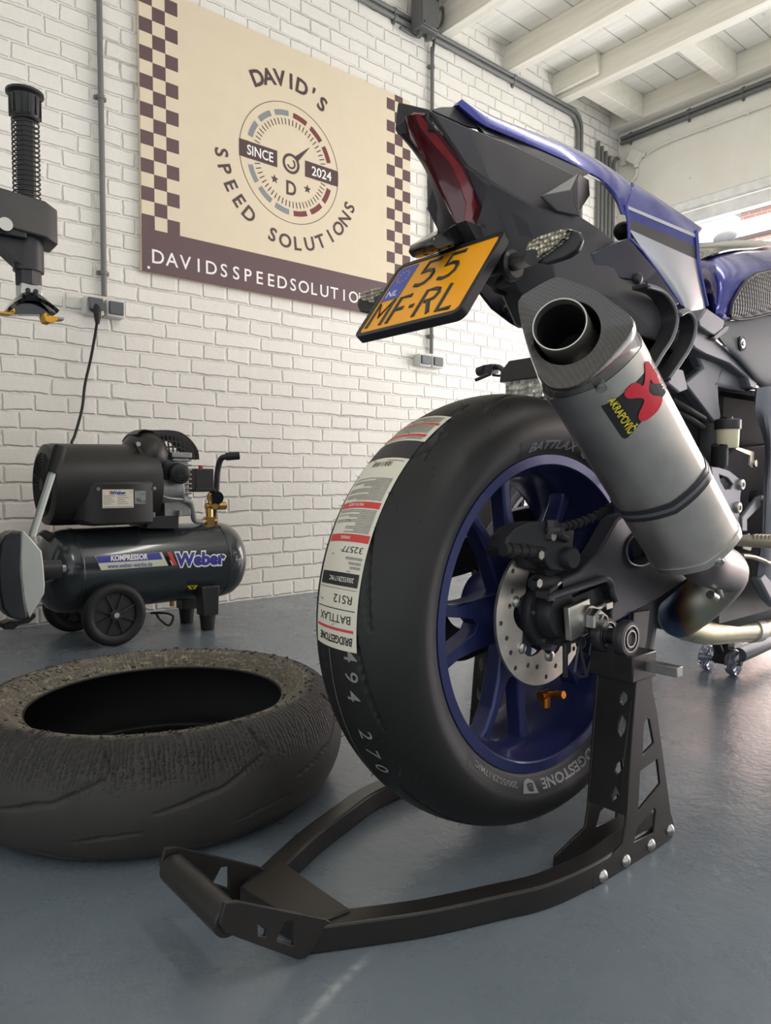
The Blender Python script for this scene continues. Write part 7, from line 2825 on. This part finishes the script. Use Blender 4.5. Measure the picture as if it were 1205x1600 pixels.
mb = MB(); mb.tube(spline(bar + mir, 4), 0.011, 12); hb2 = mb.build('handlebar', M['black_satin'], B2)
mb = MB(); mb.tube([at(748, 581, y=2.06), at(759, 577, y=2.02)], 0.019, 16); mb.build('handlebar_grip', M['rubber'], hb2)
mb = MB(); mb.tube(spline([at(767, 584, y=1.98), at(755, 589, y=2.0), at(743, 594, y=2.03)], 4), 0.007, 10); mb.box(at(768, 577, y=1.985), (0.04, 0.04, 0.035)); mb.build('brake_lever', M['black'], hb2)
mb = MB(); mb.tube(spline([at(770, 586, y=1.98), at(782, 587, y=1.94), at(790, 583, y=1.90), HB + Vector((0.08, 0.06, 0.0))], 5), 0.005, 8); mb.build('control_cable', M['rubber'], hb2)
f2 = Vector((HB.x + 0.06, 1.72, 0.30))
mb = MB(); mb.lathe([(.222, -.040), (.24, -.052), (.27, -.060), (.288, -.052), (.297, -.03), (.299, 0), (.297, .03), (.288, .052), (.27, .060), (.24, .052), (.222, .040)], f2, Y, 64, closed=True); mb.build('front_tyre', M['rubber'], B2)
mb = MB(); mb.lathe([(.226, -.045), (.212, -.045), (.205, 0), (.212, .045), (.226, .045), (.220, 0)], f2, Y, 64, closed=True)
for k in range(5):
    a_ = 2 * PI * k / 5 + 0.3
    d = X * math.cos(a_) + Z * math.sin(a_)
    mb.tube([f2 + d * 0.03, f2 + d * 0.208], [0.02, 0.014], 10)
mb.cyl(f2 - Y * 0.05, f2 + Y * 0.05, 0.03, seg=20); mb.build('front_wheel_rim', M['black_satin'], B2)
for sy in (-0.09, 0.09):
    mb = MB(); mb.cyl(f2 + Vector((0, sy, 0)), HB + Vector((0.16, sy, 0.10)), 0.024, seg=16); mb.build('front_fork', M['black_satin'], B2)
rows = []
for (dx, zb_, zt_, w_) in ((0.25, 0.72, 0.90, 0.10), (0.40, 0.70, 0.98, 0.15), (0.62, 0.72, 0.96, 0.14), (0.78, 0.74, 0.86, 0.09)):
    rows.append([Vector((HB.x + dx, 1.72 + w_ * math.cos(a), zb_ + (zt_ - zb_) * math.sin(a))) for a in [PI * k / 10 for k in range(11)]])
mb = MB(); mb.sheet(smooth_rows(rows, 2), 0.005); mb.build('fuel_tank', M['black_gloss'], B2)
mb = MB(); mb.box2((HB.x + 0.30, 1.56, 0.28), (HB.x + 0.80, 1.88, 0.70)); mb.build('engine_block', M['black'], B2, bevel=0.04)
mb = MB(); mb.box2((HB.x + 0.72, 1.62, 0.74), (HB.x + 1.30, 1.82, 0.84)); mb.build('seat', M['black'], B2, bevel=0.03)
r2_ = Vector((HB.x + 1.45, 1.72, 0.31))
mb = MB(); mb.lathe([(.222, -.06), (.24, -.075), (.27, -.09), (.29, -.08), (.305, -.04), (.31, 0), (.305, .04), (.29, .08), (.27, .09), (.24, .075), (.222, .06)], r2_, Y, 64, closed=True); mb.build('rear_tyre', M['rubber'], B2)
mb = MB(); mb.lathe([(.226, -.06), (.212, -.06), (.205, 0), (.212, .06), (.226, .06), (.220, 0)], r2_, Y, 64, closed=True); mb.cyl(r2_ - Y * 0.05, r2_ + Y * 0.05, 0.03, seg=20)
for k in range(5):
    a_ = 2 * PI * k / 5
    d = X * math.cos(a_) + Z * math.sin(a_)
    mb.tube([r2_ + d * 0.03, r2_ + d * 0.208], [0.02, 0.014], 10)
mb.build('rear_wheel_rim', M['black_satin'], B2)
mb = MB(); mb.box2((HB.x + 0.75, 1.60, 0.28), (HB.x + 1.47, 1.64, 0.36)); mb.box2((HB.x + 0.75, 1.80, 0.28), (HB.x + 1.47, 1.84, 0.36)); mb.box2((HB.x + 0.72, 1.60, 0.28), (HB.x + 0.80, 1.84, 0.40)); mb.build('swingarm', M['black'], B2, bevel=0.006)
